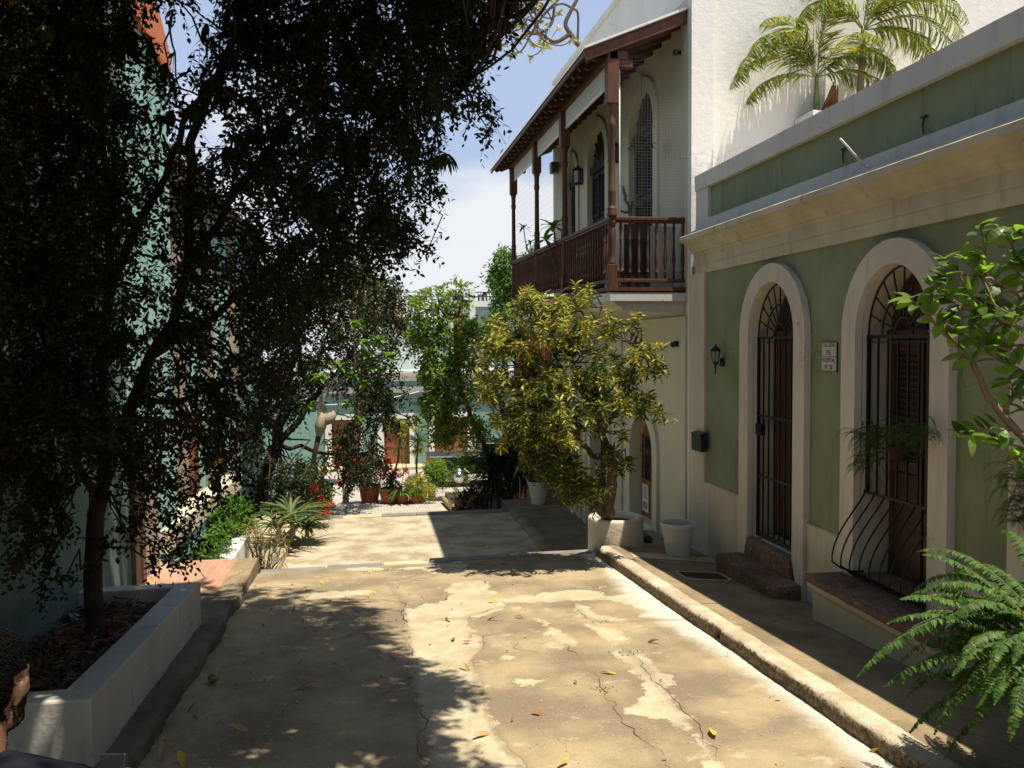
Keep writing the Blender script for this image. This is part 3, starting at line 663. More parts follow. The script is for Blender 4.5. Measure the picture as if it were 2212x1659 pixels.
# steps at the door, threshold, window bench
ys = None
def rough_block(name, x0, x1, y0, y1, z0, z1, mat, parent, amp=.012, n=(8, 24, 5), seed=1, loc=None):
    bm = bmesh.new(); bmesh.ops.create_cube(bm, size=1.0)
    bmesh.ops.subdivide_edges(bm, edges=bm.edges[:], cuts=9, use_grid_fill=True)
    for v in bm.verts:
        p = v.co.copy(); q = Vector((x0+(p.x+.5)*(x1-x0), y0+(p.y+.5)*(y1-y0), z0+(p.z+.5)*(z1-z0)))
        e = sum(1 for c in (p.x, p.y, p.z) if abs(c) > .49)
        s_ = .010*(e-1) if e > 1 else 0
        d = (p.normalized())
        w = (fbm(q.x*9+q.z*7, q.y*7+q.z*5, 4, seed)-.5)*2*amp
        v.co = q+Vector((np.sign(p.x)*(abs(p.x) > .49), np.sign(p.y)*(abs(p.y) > .49), np.sign(p.z)*(abs(p.z) > .49)))*(w-s_)
    me = bpy.data.meshes.new(name); bm.to_mesh(me); bm.free(); me.materials.append(mat)
    return link_mesh(name, me, parent, loc)
rough_block('door_step', 4.20, 4.575, 8.45, 10.03, -2.98, -2.60, M['roughstone'], gh, .014)
rough_block('threshold', 4.50, 5.06, 8.68, 9.79, -2.9, -2.365, M['roughstone'], gh, .010, seed=4)
wb = rough_block('window_bench', 4.13, 4.56, 5.75, 7.66, -2.315, -2.235, M['roughstone'], gh, .014, seed=6)
mb = MB(); mb.prism([(4.56, -3.1), (4.21, -3.1), (4.20, -2.42), (4.15, -2.36), (4.14, -2.31), (4.56, -2.31)], 'y', 5.78, 7.62)
mb.build('bench_body', M['cream'], wb)
rough_block('window_sill', 4.56, 4.90, WC-.56, WC+.56, -2.30, -2.203, M['roughstone'], gh, .006, seed=8)
# door leaf behind
dl = MB(); x = 4.90
dl.box(x, x+.08, 8.66, 9.82, -2.37, .72)
for y0, y1 in ((8.70, 9.21), (9.25, 9.78)):
    for z0, z1 in ((-2.28, -1.75), (-1.68, -.75), (-.68, .02)): dl.box(x-.025, x+.005, y0+.05, y1-.05, z0, z1)
    dl.box(x-.012, x+.01, y0, y1, -2.36, .06)
dl.box(x-.05, x+.02, 8.66, 9.82, .06, .14); dl.box(x-.04, x+.02, 9.2, 9.26, -2.36, .06)
dleaf = dl.build('door', M['door'], gh, bevel=.004)
mb = MB(); mb.lathe([(.0, -.02), (.022, -.012), (.022, .012), (0, .02)], (x-.05, 9.14, -1.2), 10); mb.build('knob', M['iron'], dleaf)
def leaf_window(yc, parent):
    w = MB(); x = 4.90; w.box(x, x+.08, yc-.57, yc+.57, -2.23, .71)
    for s_ in (-1, 1):
        y0, y1 = sorted((yc+s_*.02, yc+s_*.5))
        w.box(x-.03, x+.0, y0, y0+.06, -2.2, .02); w.box(x-.03, x+.0, y1-.06, y1, -2.2, .02)
        for z in (-2.2, -1.2, -.08): w.box(x-.031, x, y0, y1, z, z+.1)
        for z in np.arange(-1.08, -.12, .055): w.bar((x-.012, y0+.06, z), (x-.012, y1-.06, z), .045, .008)
        w.box(x-.02, x, y0+.06, y1-.06, -2.1, -1.22)
    w.box(x-.05, x+.02, yc-.57, yc+.57, .03, .11); return w.build('shutter', M['door'], parent)
leaf_window(WC, gh); leaf_window(W3, gh)

def gate(c, a, z0, h, zb, name, parent, lock=False, belly=False, hz=(), nb=8):
    x = 4.66; r = .008; g = MB()
    for i in range(nb+1):
        y = c-a+.02+(2*a-.04)*i/nb; g.bar((x, y, zb if not belly else zb+.80), (x, y, z0-.02), .016 if 0 < i < nb else .03)
    if nb == 8 and not belly: g.bar((x-.005, c+a*.2, zb), (x-.005, c+a*.2, z0), .02)
    for z in hz: g.bar((x-.006, c-a, z), (x-.006, c+a, z), .01, .028)
    g.bar((x-.004, c-a, z0-.02), (x-.004, c+a, z0-.02), .02, .035)
    g.bar((x-.004, c-a, z0-.07), (x-.004, c+a, z0-.07), .016, .012)
    if not belly: g.bar((x-.004, c-a, zb+.03), (x-.004, c+a, zb+.03), .02, .04)
    for k in (1.0, .60, .24):
        g.tube([(x, c+(a-.015)*k*math.cos(t), z0+(h-.015)*k*math.sin(t)) for t in np.linspace(0, math.pi, 25)], .0105, 5)
    for i in range(1, 10):
        t = math.pi*i/10; g.bar((x, c+a*.24*math.cos(t), z0+h*.24*math.sin(t)), (x, c+a*.985*math.cos(t), z0+h*.985*math.sin(t)), .012)
        if i % 2: g.lathe([(0, -.016), (.016, 0), (0, .016)], (x-.01, c+a*.66*math.cos(t), z0+h*.66*math.sin(t)), 8)
    if belly:
        zt = zb+.80
        for i in range(nb+1):
            y = c-a+.02+(2*a-.04)*i/nb; P = []
            for t in np.linspace(0, 1, 14):
                z = zt-.78*t; bx = .34*math.sin(min(1, t/.83)*math.pi*.5)**1.2 if t < .83 else .34*math.cos((t-.83)/.17*math.pi*.42)
                P.append((x-.02-bx, y, z))
            g.tube(P, .0085, 6)
        g.bar((x-.02, c-a, zt), (x-.02, c+a, zt), .014, .028); g.bar((x-.17, c-a, zt-.775), (x-.17, c+a, zt-.775), .012, .03)
        g.bar((x-.02, c-a, zt-.775), (x-.17, c-a, zt-.775), .02, .02); g.bar((x-.02, c+a, zt-.775), (x-.17, c+a, zt-.775), .02, .02)
    o = g.build(name, M['iron'], parent)
    if lock:
        k = MB(); a_ = atX(1629, 913, x); b_ = atX(1648, 941, x); k.box(x-.03, x+.03, b_[1], a_[1], b_[2], a_[2]); k.box(x-.06, x-.03, b_[1]-.02, b_[1]+.05, b_[2]+.05, b_[2]+.07); k.build('lock_box', M['iron'], o, bevel=.004)
    return o
zq = [atX(1634, 896, 4.66)[2], atX(1631, 1023, 4.66)[2]]
gate(DC, .565, .08, .62, -2.35, 'door_gate', gh, True, False, zq)
gate(WC, .55, .07, .62, -2.22, 'window_grille', gh, False, True, [-.98], 7)
gate(W3, .55, .07, .62, -2.22, 'window_grille', gh, False, True, [-.98], 7)

# ---- things fixed to the green wall
def lantern(name, label, group, loc, s=1.0, style=0, mat=None):
    """wall lantern facing -X; loc is the wall point at the middle of the back plate"""
    t = thing(name, label, 'lantern', loc, group); X, Y, Z = loc
    if style == 0:      # coach lamp on a curled arm, tail below
        b = MB(); b.lathe([(.0, -.07), (.045, -.06), (.05, 0), (.045, .06), (0, .07)], (X-.012, Y, Z-.05), 14)
        cx = X-.13
        b.tube([(X-.01, Y, Z-.05), (X-.06, Y, Z-.09), (cx, Y, Z-.06)], .010, 6)
        b.lathe([(0, -.24), (.008, -.23), (.012, -.15), (.018, -.10), (.03, -.07), (.05, -.055), (.05, -.045), (0, -.045)], (cx, Y, Z), 12)
        b.lathe([(.085, .115), (.09, .125), (.07, .155), (.035, .185), (.015, .20), (.012, .225), (0, .24)], (cx, Y, Z), 6, smooth=False)
        for j in range(6):
            q = math.pi/3*j; b.bar((cx+.045*math.cos(q), Y+.045*math.sin(q), Z-.045), (cx+.078*math.cos(q), Y+.078*math.sin(q), Z+.12), .008)
        b.build('frame', M['iron'], t)
        g = MB(); g.lathe([(.040, -.044), (.073, .118)], (cx, Y, Z), 6, smooth=False, cap=False); g.build('glass', M['glass'], t)
    else:               # square box lantern
        b = MB(); b.box(X-.02, X, Y-.05, Y+.05, Z-.16, Z+.14); cx = X-.11
        b.tube([(X-.01, Y, Z+.12), (X-.06, Y, Z+.20), (cx, Y, Z+.17)], .010, 6)
        b.lathe([(.095, -.20), (.11, -.19), (.11, -.165), (.08, -.15)], (cx, Y, Z), 4, smooth=False)
        b.lathe([(.115, .10), (.11, .115), (.06, .16), (.03, .175), (.02, .20), (0, .22)], (cx, Y, Z), 4, smooth=False)
        for j in range(4):
            q = math.pi/2*j; b.bar((cx+.085*math.cos(q), Y+.085*math.sin(q), Z-.16), (cx+.095*math.cos(q), Y+.095*math.sin(q), Z+.11), .012)
        b.build('frame', M['iron'], t)
        g = MB(); g.lathe([(.072, -.155), (.082, .10)], (cx, Y, Z), 4, smooth=False, cap=False); g.build('glass', M['glass'], t)
        g = MB(); g.lathe([(.012, -.14), (.014, -.03), (0, -.01)], (cx, Y, Z), 8); g.build('candle_bulb', M['whiteplastic'], t)
    return t
p = atX(1563, 775, 4.6); lantern('wall_lantern', 'small black coach lantern with clear panes on the green wall left of the gated door', None, (4.6, p[1], p[2]), 1.0, 0).scale = (.86, .86, .86)
t = thing('mailbox', 'black lidded metal mailbox on the cream pilaster beside the green panel', 'mailbox', (4.564, 11.6, -1.4))
a = atX(1490, 930, 4.5); b = atX(1517, 968, 4.5); y1, y0 = atX(1491, 930, 4.45)[1], atX(1512, 930, 4.45)[1]
mb = MB(); mb.box(4.465, 4.563, y0+.02, y1, -1.50, -1.26); mb.build('box', M['blackplastic'], t, bevel=.008)
mb = MB(); mb.prism([(4.563, -1.225), (4.563, -1.258), (4.455, -1.268), (4.455, -1.255)], 'y', y0+.012, y1+.008); mb.build('lid', M['blackplastic'], t, bevel=.004)
# tile street sign
t = thing('tile_sign', 'two white ceramic tiles with black lettering between the arched door and window', 'street sign', (4.6, 8.0, .0))
tl = atX(1777, 739, 4.59); br = atX(1808, 801, 4.59); yL, yR = tl[1], br[1]; zT, zB = tl[2], atX(1792, 802, 4.59)[2]; zM = (zT+zB)/2+.003
mb = MB(); mb.box(4.588, 4.602, yR, yL, zB, zT); mb.build('border', simple('sign_border', (.03, .02, .018), .4), t)
tile = simple('glazed_tile', (.62, .58, .53), .25, 0, .5, .05)
ink = simple('sign_ink', (.02, .015, .015), .4)
def text_obj(name, s, x, yc, zc_, width, height, mat, parent):
    cu_ = bpy.data.curves.new('lettering', 'FONT'); cu_.body = s; cu_.size = 1; cu_.align_x = 'CENTER'; cu_.offset = .006
    o = bpy.data.objects.new('tmp', cu_); COL.objects.link(o); dg = bpy.context.evaluated_depsgraph_get(); dg.update()
    me = bpy.data.meshes.new_from_object(o.evaluated_get(dg)); bpy.data.objects.remove(o)
    co_ = np.zeros(len(me.vertices)*3, np.float32); me.vertices.foreach_get('co', co_); co_ = co_.reshape(-1, 3)
    w = np.ptp(co_[:, 0]); h = np.ptp(co_[:, 1]); cx = (co_[:, 0].max()+co_[:, 0].min())/2; cy = (co_[:, 1].max()+co_[:, 1].min())/2
    new = np.stack([np.full(len(co_), x), yc-(co_[:, 0]-cx)*width/w, zc_+(co_[:, 1]-cy)*height/h], 1)
    me.vertices.foreach_set('co', new.astype(np.float32).ravel()); me.materials.clear(); me.materials.append(mat); me.update()
    return link_mesh(name, me, parent)
yc_ = (yL+yR)/2; hh = (zT-zB)
for nm, z0, z1, lines in (('tile', zM+.003, zT-.006, (('CALLEJON', .86, .78), ('DEL', .36, .28))), ('tile', zB+.006, zM-.003, (('HOSPITAL', .86, .76), ('Nº 58', .5, .26)))):
    mb = MB(); mb.box(4.580, 4.5885, yR+.006, yL-.006, z0, z1); o = mb.build(nm, tile, t)
    for s_, wf, zf in lines: text_obj('lettering', s_, 4.5785, yc_, z0+(z1-z0)*zf, (yL-yR)*wf, (z1-z0)*.34, ink, o)
# white scupper pipe on the parapet
a = Vector(atX(1815, 300, 4.45)); e = Vector((4.56, 7.55, 1.66)); e = Vector(atX(1868, 358, 4.50)); a = Vector(atX(1815, 300, 4.20))
mb = MB(); mb.tube([a, e], .011, 8); mb.tube([e, e+Vector((.08, -.02, -.03))], .013, 8)
tag(mb.build('scupper_pipe', M['pipe'], loc=tuple(e)), 'thin white pipe sticking out slantwise from the green parapet band', 'pipe')

# ================================================================== the white house with the wooden balcony
wh = thing('white_house', 'two storey white plastered house with a dark wooden balcony and arched doors', 'house', (4.6, 16, -3.2))
ups = [(14.1, .65), (17.0, .68), (19.15, .42)]
up_in = [arch_pts(c, a, 3.58, a*.98, .76) for c, a in ups]; up_out = [arch_pts(c, a+.22, 3.58, a*.98+.20, .76) for c, a in ups]
mb = MB(); wall_sheet(mb, 4.60, [(21.25, .62), (21.25, 5.0), (12.0, 5.0), (12.0, .62)], [h[::-1] for h in up_in], .42)
mb.build('upper_wall', M['whiteshade'], wh, fix=False)
for i, o_, c in zip(up_in, up_out, ups):
    cs_ = casing(4.555, 4.603, i, o_, M['whiteshade'], 'arch_casing', wh)
    mb = MB(); mb.prism([(c[0]+.05, 4.2+(c[1]-.65)), (c[0]+.07, 4.47+(c[1]-.65)), (c[0]-.07, 4.47+(c[1]-.65)), (c[0]-.05, 4.2+(c[1]-.65))], 'x', 4.53, 4.56); mb.build('keystone', M['whiteshade'], cs_)
lows = [(14.07, .62), (16.85, .62), (19.2, .62)]
lw_in = [arch_pts(c, a, -1.86, a, zb) for (c, a), zb in zip(lows, (-3.06, -3.3, -3.6))]; lw_out = [arch_pts(c, a+.23, -1.86, a+.22, zb) for (c, a), zb in zip(lows, (-3.06, -3.85, -3.85))]
mb = MB(); wall_sheet(mb, 4.60, [(21.6, -4.5), (21.6, .63), (12.0, .63), (12.0, -4.5)], [h[::-1] for h in lw_in], .42)
mb.build('lower_wall', M['whiteshade'], wh, fix=False)
for i, o_ in zip(lw_in, lw_out): casing(4.545, 4.603, i, o_, M['whiteshade'], 'arch_casing', wh)
mb = MB(); mb.box(4.562, 4.604, 12.0, 12.9, -4.4, .05); mb.box(4.561, 4.605, 12.0, 21.6, .05, .4); mb.box(4.563, 4.604, 15.25, 15.7, -4.4, .05); mb.box(4.563, 4.604, 17.95, 18.15, -4.4, .05)
mb.build('pilaster', M['whiteshade'], wh)
mb = MB(); mb.box(5.03, 9, 12.02, 21.6, -4.5, 6.4); mb.build('core_wall', M['white'], wh)
mb = MB(); mb.box(4.72, 5.03, 12.02, 21.6, 4.9, 6.35); mb.box(4.66, 5.1, 12.02, 21.62, 6.35, 6.45); mb.build('upper_parapet', M['white'], wh)
mb = MB(); mb.box(4.60, 4.93, 11.86, 12.0, -4.4, 9.5); mb.build('corner_pilaster', M['white'], wh)
mb = MB(); mb.box(4.93, 16, 12.0, 12.4, -4, 9.5); mb.build('tall_wall', M['white'], wh)
# doors inside the arches
for (c, a) in ups:
    d = MB(); x = 4.68; d.box(x, x+.12, c-a, c+a, .7, 3.5)
    for s_ in (-1, 1):
        y0, y1 = sorted((c+s_*.02, c+s_*(a-.04)))
        for z0, z1 in ((.85, 1.5), (1.6, 2.4), (2.5, 3.35)):
            d.box(x-.035, x+.0, y0+.04, y1-.04, z0, z0+.06); d.box(x-.035, x, y0+.04, y1-.04, z1-.06, z1); d.box(x-.034, x, y0+.04, y0+.10, z0, z1); d.box(x-.034, x, y1-.10, y1-.04, z0, z1)
            for z in np.arange(z0+.1, z1-.08, .06): d.bar((x-.012, y0+.1, z), (x-.012, y1-.1, z), .04, .008)
    d.box(x-.06, x+.02, c-a-.08, c+a+.08, 3.42, 3.56)
    o = d.build('shuttered_door', M['shutter'], wh)
    f = MB(); pts = arch_pts(c, a, 3.58, a*.98, 3.5); f.prism(pts, 'x', x+.02, x+.1)
    for j in range(1, 8): q = math.pi*j/8; f.bar((x, c, 3.56), (x, c+a*.95*math.cos(q), 3.58+a*.93*math.sin(q)), .03, .03)
    f.build('fanlight', M['door'], o)
for i, ((c, a), mt) in enumerate(zip(lows, ('doororange', 'shutter', 'doororange'))):
    d = MB(); x = 4.78; zb = (-3.06, -3.3, -3.6)[i]; d.prism(arch_pts(c, a, -1.86, a, zb), 'x', x, x+.1)
    for y in np.arange(c-a+.1, c+a-.05, .14): d.box(x-.008, x+.01, y, y+.125, zb+.05, -1.9)
    d.box(x-.03, x+.01, c-a, c+a, -1.92, -1.84)
    o = d.build('arched_door', M[mt], wh)
    if i == 0:
        g = MB(); A = atX(1391, 937, 4.75); B = atX(1411, 1033, 4.75)
        ya, yb = A[1], B[1]; za, zb_ = atX(1400, 940, 4.83)[2], atX(1400, 1030, 4.83)[2]
        for y in np.linspace(ya, yb, 4): g.bar((4.73, y, zb_), (4.73, y, za), .018)
        for z in np.linspace(zb_, za, 5): g.bar((4.722, ya+.05, z), (4.722, yb-.05, z), .018)
        g.build('door_grille', M['iron'], o)
        g = MB(); g.box(4.758, 4.772, yb+.02, ya-.02, zb_, za); g.build('pane', M['blackplastic'], o)
        n_ = MB(); y1_ = atX(1397, 1045, 4.84)[1]; y0_ = atX(1410, 1045, 4.84)[1]; zt = atX(1403, 1046, 4.84)[2]; zl = atX(1403, 1104, 4.84)[2]
        n_.box(4.758, 4.766, y0_, y1_, zl, zt); pp = n_.build('paper_notice', simple('paper', (.68, .68, .66), .7), o)
        n_ = MB(); 
        for kx, z in enumerate(np.linspace(zt-.05, zl+.24, 7)): n_.box(4.755, 4.7575, y0_+.04+.02*(kx % 2), y1_-.04-.015*(kx % 3), z, z+.014)
        n_.box(4.755, 4.7575, y0_+.05, y1_-.05, zl+.05, zl+.17); n_.build('print', simple('grey_print', (.22, .24, .26), .7), pp)
        k_ = MB(); k_.tube([(4.77, c-a+.12, -2.15), (4.73, c-a+.12, -2.2), (4.73, c-a+.12, -2.3), (4.77, c-a+.12, -2.36)], .014, 8); k_.build('handle', M['iron'], o)

# ---- balcony
bal = MB()
bal.box(3.44, 4.60, 12.06, 21.0, .62, .745); balo = bal.build('balcony_slab', M['copingp'], wh, bevel=.006)
c_ = MB(); pr = [(3.52, .622), (3.56, .57), (3.62, .55), (3.66, .50), (4.598, .42), (4.598, .622)]
c_.prism(pr, 'y', 12.12, 20.9); c_.build('slab_moulding', M['whiteshade'], balo)
RX, RY0, RY1 = 3.5, 12.15, 20.78
d = MB(); d.box(3.43, 4.66, 12.05, 20.95, .77, .825); d.box(3.50, 3.58, 12.2, 20.9, .745, .77); d.box(3.6, 4.6, 12.14, 12.22, .745, .77)
deck = d.build('deck', M['wood'], wh)
rl = MB(); rl.box(RX-.05, RX+.05, RY0-.05, RY1+.05, 1.80, 1.85); rl.box(RX-.03, RX+.03, RY0, RY1, 1.765, 1.80); rl.box(RX-.04, RX+.04, RY0, RY1, .90, .95)
rl.box(RX+.03, 4.66, RY0-.05, RY0+.05, 1.80, 1.85); rl.box(RX+.03, 4.64, RY0-.03, RY0+.03, 1.765, 1.80); rl.box(RX+.03, 4.66, RY0-.04, RY0+.04, .90, .95)
rail = rl.build('railing', M['wood'], wh, bevel=.006)
def baluster_mesh():
    b = MB(); pr = [(.022, .95), (.022, 1.03), (.030, 1.04), (.030, 1.06), (.018, 1.08), (.021, 1.13), (.034, 1.22), (.032, 1.27), (.020, 1.42), (.018, 1.50), (.026, 1.52), (.018, 1.54), (.022, 1.62), (.030, 1.68), (.030, 1.70), (.022, 1.72), (.022, 1.77)]
    b.lathe([(r_*.86, z_) for r_, z_ in pr], (RX, RY0, 0), 10); return b
b0 = baluster_mesh().build('baluster', M['wood'], rail)
posts = [12.15, 15.2, 17.8, 20.75]
def post(y, parent):
    b = MB(); b.box(RX-.065, RX+.065, y-.065, y+.065, .745, 1.16)
    b.lathe([(.05, 1.16), (.062, 1.18), (.05, 1.21), (.045, 1.3), (.06, 1.5), (.062, 1.62), (.045, 1.70), (.06, 1.74), (.06, 1.80)], (RX, y, 0), 14)
    b.lathe([(.075, 1.85), (.08, 1.88), (.065, 1.92), (.07, 1.97), (.052, 2.0), (.060, 2.2), (.062, 2.22), (.05, 2.25), (.048, 2.6), (.045, 3.1), (.058, 3.13), (.06, 3.2), (.05, 3.23), (.055, 3.38), (.072, 3.44), (.08, 3.46)], (RX, y, 0), 14)
    b.box(RX-.085, RX+.085, y-.085, y+.085, 3.46, 4.09); b.box(RX-.05, RX+.3, y-.06, y+.06, 3.98, 4.09)
    return b.build('post', M['wood'], parent, bevel=.006)
for y in posts: post(y, wh)
for i in range(1, 200):
    y = RY0+.15*i
    if y > RY1-.08: break
    if min(abs(y-q) for q in posts) < .07: continue
    c = b0.copy(); COL.objects.link(c); c.location = b0.location+Vector((0, y-RY0, 0))
for i in range(1, 9):
    if i == 8: continue
    c = b0.copy(); COL.objects.link(c); c.location = b0.location+Vector((.135*i, 0, 0))
b0.location = b0.location+Vector((.135*8, 0, 0))
# dark board leaning behind the front balusters
mb = MB(); mb.box(3.72, 4.12, 12.26, 12.29, .83, 1.76); mb.build('dark_panel', M['blackplastic'], wh)
mb = MB(); mb.box(4.14, 4.52, 12.36, 12.40, .83, 1.75); mb.build('pale_panel', M['blind'], wh)
# roof
def zroof(X): return 4.21+(X-3.08)*.414
rf = MB(); ys = np.arange(12.0, 21.72, .019); vs = []
for k_, y in enumerate(ys):
    w = .011*math.cos(2*math.pi*y/.076)
    vs += [(3.06, y, zroof(3.06)+w), (4.75, y, zroof(4.75)+w), (3.06, y, zroof(3.06)+w-.008), (4.75, y, zroof(4.75)+w-.008)]
k = len(ys); fs = []
for i in range(k-1): fs += [(i*4, i*4+1, i*4+5, i*4+4), (i*4+2, i*4+6, i*4+7, i*4+3), (i*4, i*4+4, i*4+6, i*4+2)]
fs += [(0, 2, 3, 1), (4*k-4, 4*k-3, 4*k-1, 4*k-2)]
rf.add(vs, fs); roof = rf.build('metal_roof', M['roofmetal'], wh, fix=False)
mb = MB(); mb.hexa([(3.10, 12.03, zroof(3.10)-.055), (4.7, 12.03, zroof(4.7)-.055), (3.10, 21.68, zroof(3.10)-.055), (4.7, 21.68, zroof(4.7)-.055), (3.10, 12.03, zroof(3.10)-.022), (4.7, 12.03, zroof(4.7)-.022), (3.10, 21.68, zroof(3.10)-.022), (4.7, 21.68, zroof(4.7)-.022)])
mb.build('roof_boards', M['woodroof'], roof)
mb = MB(); mb.bar((3.06, 12.01, zroof(3.06)+.004), (4.72, 12.01, zroof(4.72)+.004), .03, .03); mb.build('edge_flashing', M['pipe'], roof)
mb = MB(); mb.bar((3.08, 12.06, zroof(3.08)-.10), (4.68, 12.06, zroof(4.68)-.12), .06, .15); mb.bar((3.09, 12.1, zroof(3.09)-.075), (3.09, 21.66, zroof(3.09)-.075), .03, .05); mb.build('barge_board', M['wood'], roof)
for y in np.arange(12.32, 21.6, .43):
    b = MB(); b.prism([(3.14, zroof(3.14)-.06), (3.14, zroof(3.14)-.10), (3.19, zroof(3.19)-.17), (3.25, zroof(3.25)-.15), (3.3, zroof(3.3)-.19), (4.6, zroof(4.6)-.19), (4.6, zroof(4.6)-.06)], 'y', y-.04, y+.04); b.build('rafter', M['woodroof'], roof)
mb = MB(); mb.box(RX-.07, RX+.07, 12.08, 21.0, 4.09, 4.20); mb.box(RX-.04, 3.72, 12.08, 12.2, 4.09, 4.2); mb.build('beam', M['wood'], wh)
# rolled blinds, poles and netting in the bays
bays = list(zip(posts[:-1], posts[1:]))
for y0, y1 in bays:
    b = MB(); b.box(RX+.0, RX+.02, y0+.1, y1-.1, 3.80, 4.09); o = b.build('rolled_blind', M['blind'], wh)
    b = MB(); b.tube([(RX+.01, y0+.1, 3.79), (RX+.01, y1-.1, 3.79)], .022, 10); b.build('roller', M['pipe'], o)
    b = MB(); b.tube([(RX+.02, y0+.13, .85), (RX+.02, y0+.13, 3.8)], .012, 6); b.build('guide_pole', M['pipe'], o)
b = MB(); b.tube([(3.62, 12.16, .85), (3.62, 12.16, 4.1)], .009, 6); b.lathe([(0, 0), (.05, .0), (.05, .02), (0, .02)], (3.64, 12.16, 4.02), 14); b.build('guide_pole', M['pipe'], wh)
def net(x0, y0, x1, y1, z0, z1, sp, w):
    b = MB(); L_ = math.hypot(x1-x0, y1-y0); n_ = int(L_/sp); u = ((x1-x0)/L_, (y1-y0)/L_)
    for i in range(n_+1):
        s_ = i*sp; p = (x0+u[0]*s_, y0+u[1]*s_); b.bar((p[0], p[1], z0), (p[0], p[1], z1), w)
    for z in np.arange(z0, z1, sp): b.bar((x0-u[1]*w*1.3, y0+u[0]*w*1.3, z), (x1-u[1]*w*1.3, y1+u[0]*w*1.3, z), w)
    return b.build('netting', M['net'], wh)
net(3.6, 12.17, 4.6, 12.17, 1.86, 4.2, .045, .0017)
net(RX+.03, posts[1]+.1, RX+.03, posts[2]-.1, 1.86, 3.8, .12, .0013); net(RX+.03, posts[2]+.1, RX+.03, posts[3]-.1, 1.86, 3.8, .12, .0013)

# the balcony storey is not quite level: its lines climb slightly away from the camera
def climb(o):
    for ch in children(o):
        if ch.type == 'MESH':
            if ch.name.startswith('baluster'): ch.location.z += .022*(max(0, ch.location.y)) ; continue
            if ch.name.split('.')[0] in ('tall_wall', 'corner_pilaster', 'lower_wall', 'core_wall', 'plinth', 'arched_door', 'pilaster'): continue
            me = ch.data; n_ = len(me.vertices); a_ = np.zeros(n_*3, np.float32); me.vertices.foreach_get('co', a_); a_ = a_.reshape(-1, 3); org = ORG[o.name]
            wz = a_[:, 2]+org[2]; wy = a_[:, 1]+org[1]; a_[:, 2] += .022*np.maximum(0, wy-12.15)*(wz > .3); me.vertices.foreach_set('co', a_.ravel()); me.update()
        climb(ch)
climb(wh)
lantern('balcony_lantern', 'dark square lantern between the second and third upper arches on the balcony', 'lanterns of the white house', (4.6, 18.25, 3.65), 1, 1)
lantern('balcony_lantern', 'dark square lantern half hidden behind the corner post of the balcony', 'lanterns of the white house', (4.6, 15.5, 3.55), 1, 1)
lantern('wall_lantern', 'black square lantern beside the lower arched door behind the croton leaves', 'lanterns of the white house', (4.545, 15.45, -1.2), 1, 1)
p = atX(1197, 362, 4.45); t = thing('loudspeaker', 'small brown box loudspeaker at the far end of the balcony wall', 'speaker', (4.6, p[1], p[2]))
mb = MB(); mb.box(4.36, 4.55, p[1]-.12, p[1]+.12, p[2]-.14, p[2]+.12); mb.build('cabinet', M['door'], t, bevel=.01)
mb = MB(); mb.bar((4.6, p[1], p[2]+.05), (4.5, p[1], p[2]), .04); mb.build('bracket', M['iron'], t)
p = atX(1456, 743, 4.5); t = thing('security_camera', 'small dark round security camera high on the lower white wall', 'camera', (4.56, p[1], p[2]))
mb = MB(); mb.tube([(4.56, p[1], p[2]), (4.5, p[1], p[2])], [.045, .045], 12); mb.build('base', M['iron'], t); mb = MB(); mb.lathe([(0, -.055), (.04, -.03), (.045, 0), (.03, .03)], (4.48, p[1], p[2]), 12); mb.build('dome', M['blackplastic'], t)
p = atY(1469, 98, 12.0); t = thing('floodlight', 'little round grey floodlight under the roof end of the balcony', 'lamp', (4.6, 12.3, p[2]))
mb = MB(); mb.tube([(4.6, 12.3, p[2]), (4.52, 12.28, p[2])], [.03, .03], 8); mb.build('arm', M['iron'], t); mb = MB(); mb.tube([(4.52, 12.30, p[2]), (4.50, 12.24, p[2]-.02)], [.035, .045], 14); mb.build('head', M['rust'], t)

# ================================================================== palms on the roof terrace
t = thing('terrace_planter', 'white plastered planter block on the roof terrace behind the palms', 'planter', (6.6, 11.7, 1.56))
mb = MB(); mb.box(6.25, 7.3, 11.45, 11.98, 1.56, 3.30); mb.build('box', M['white'], t, bevel=.01)
mb = MB(); mb.box(6.3, 7.25, 11.5, 11.93, 3.29, 3.31); mb.build('soil', M['soil'], t)
def palm(loc, top, label, nf, trunkr, seed, heads):
    global rng
    rng = np.random.default_rng(seed); t = thing('palm_tree', label, 'palm', loc, 'palms on the roof terrace')
    mb = MB(); P = wiggle(loc, top, 10, .015); mb.tube(P, list(np.linspace(trunkr, trunkr*.72, 11)), 12)
    for i in range(24):
        f = i/24*.85; q = np.array(loc)*(1-f)+np.array(top)*f; mb.lathe([(trunkr*(1.04-.25*f), 0), (trunkr*(1.10-.25*f), .01), (trunkr*(1.04-.25*f), .02)], q, 12, cap=False)
    mb.build('trunk', M['palmtrunk'], t)
    cs_ = MB(); cs_.tube([top, np.array(top)+np.array([0, 0, .45])], [trunkr*.8, trunkr*.4], 10); cs_.build('crownshaft', simple('green_crownshaft', (.14, .2, .05), .5), t)
    L = Leaves(); sm = MB(); hd = np.array(top)+np.array([0, 0, .4])
    for i, (dx, dy, dz, ln, dr) in enumerate(heads):
        frond(L, sm, hd, (dx, dy, dz), ln*1.12, dr*1.25, 44, .42, .023, 0, T3, .12, .75, .010, .05, 1.6)
    L.build('frond_leaflets', [M['lf_palm']], t); sm.build('frond_stems', simple('frond_stem_green', (.22, .26, .06), .5), t)
    return t
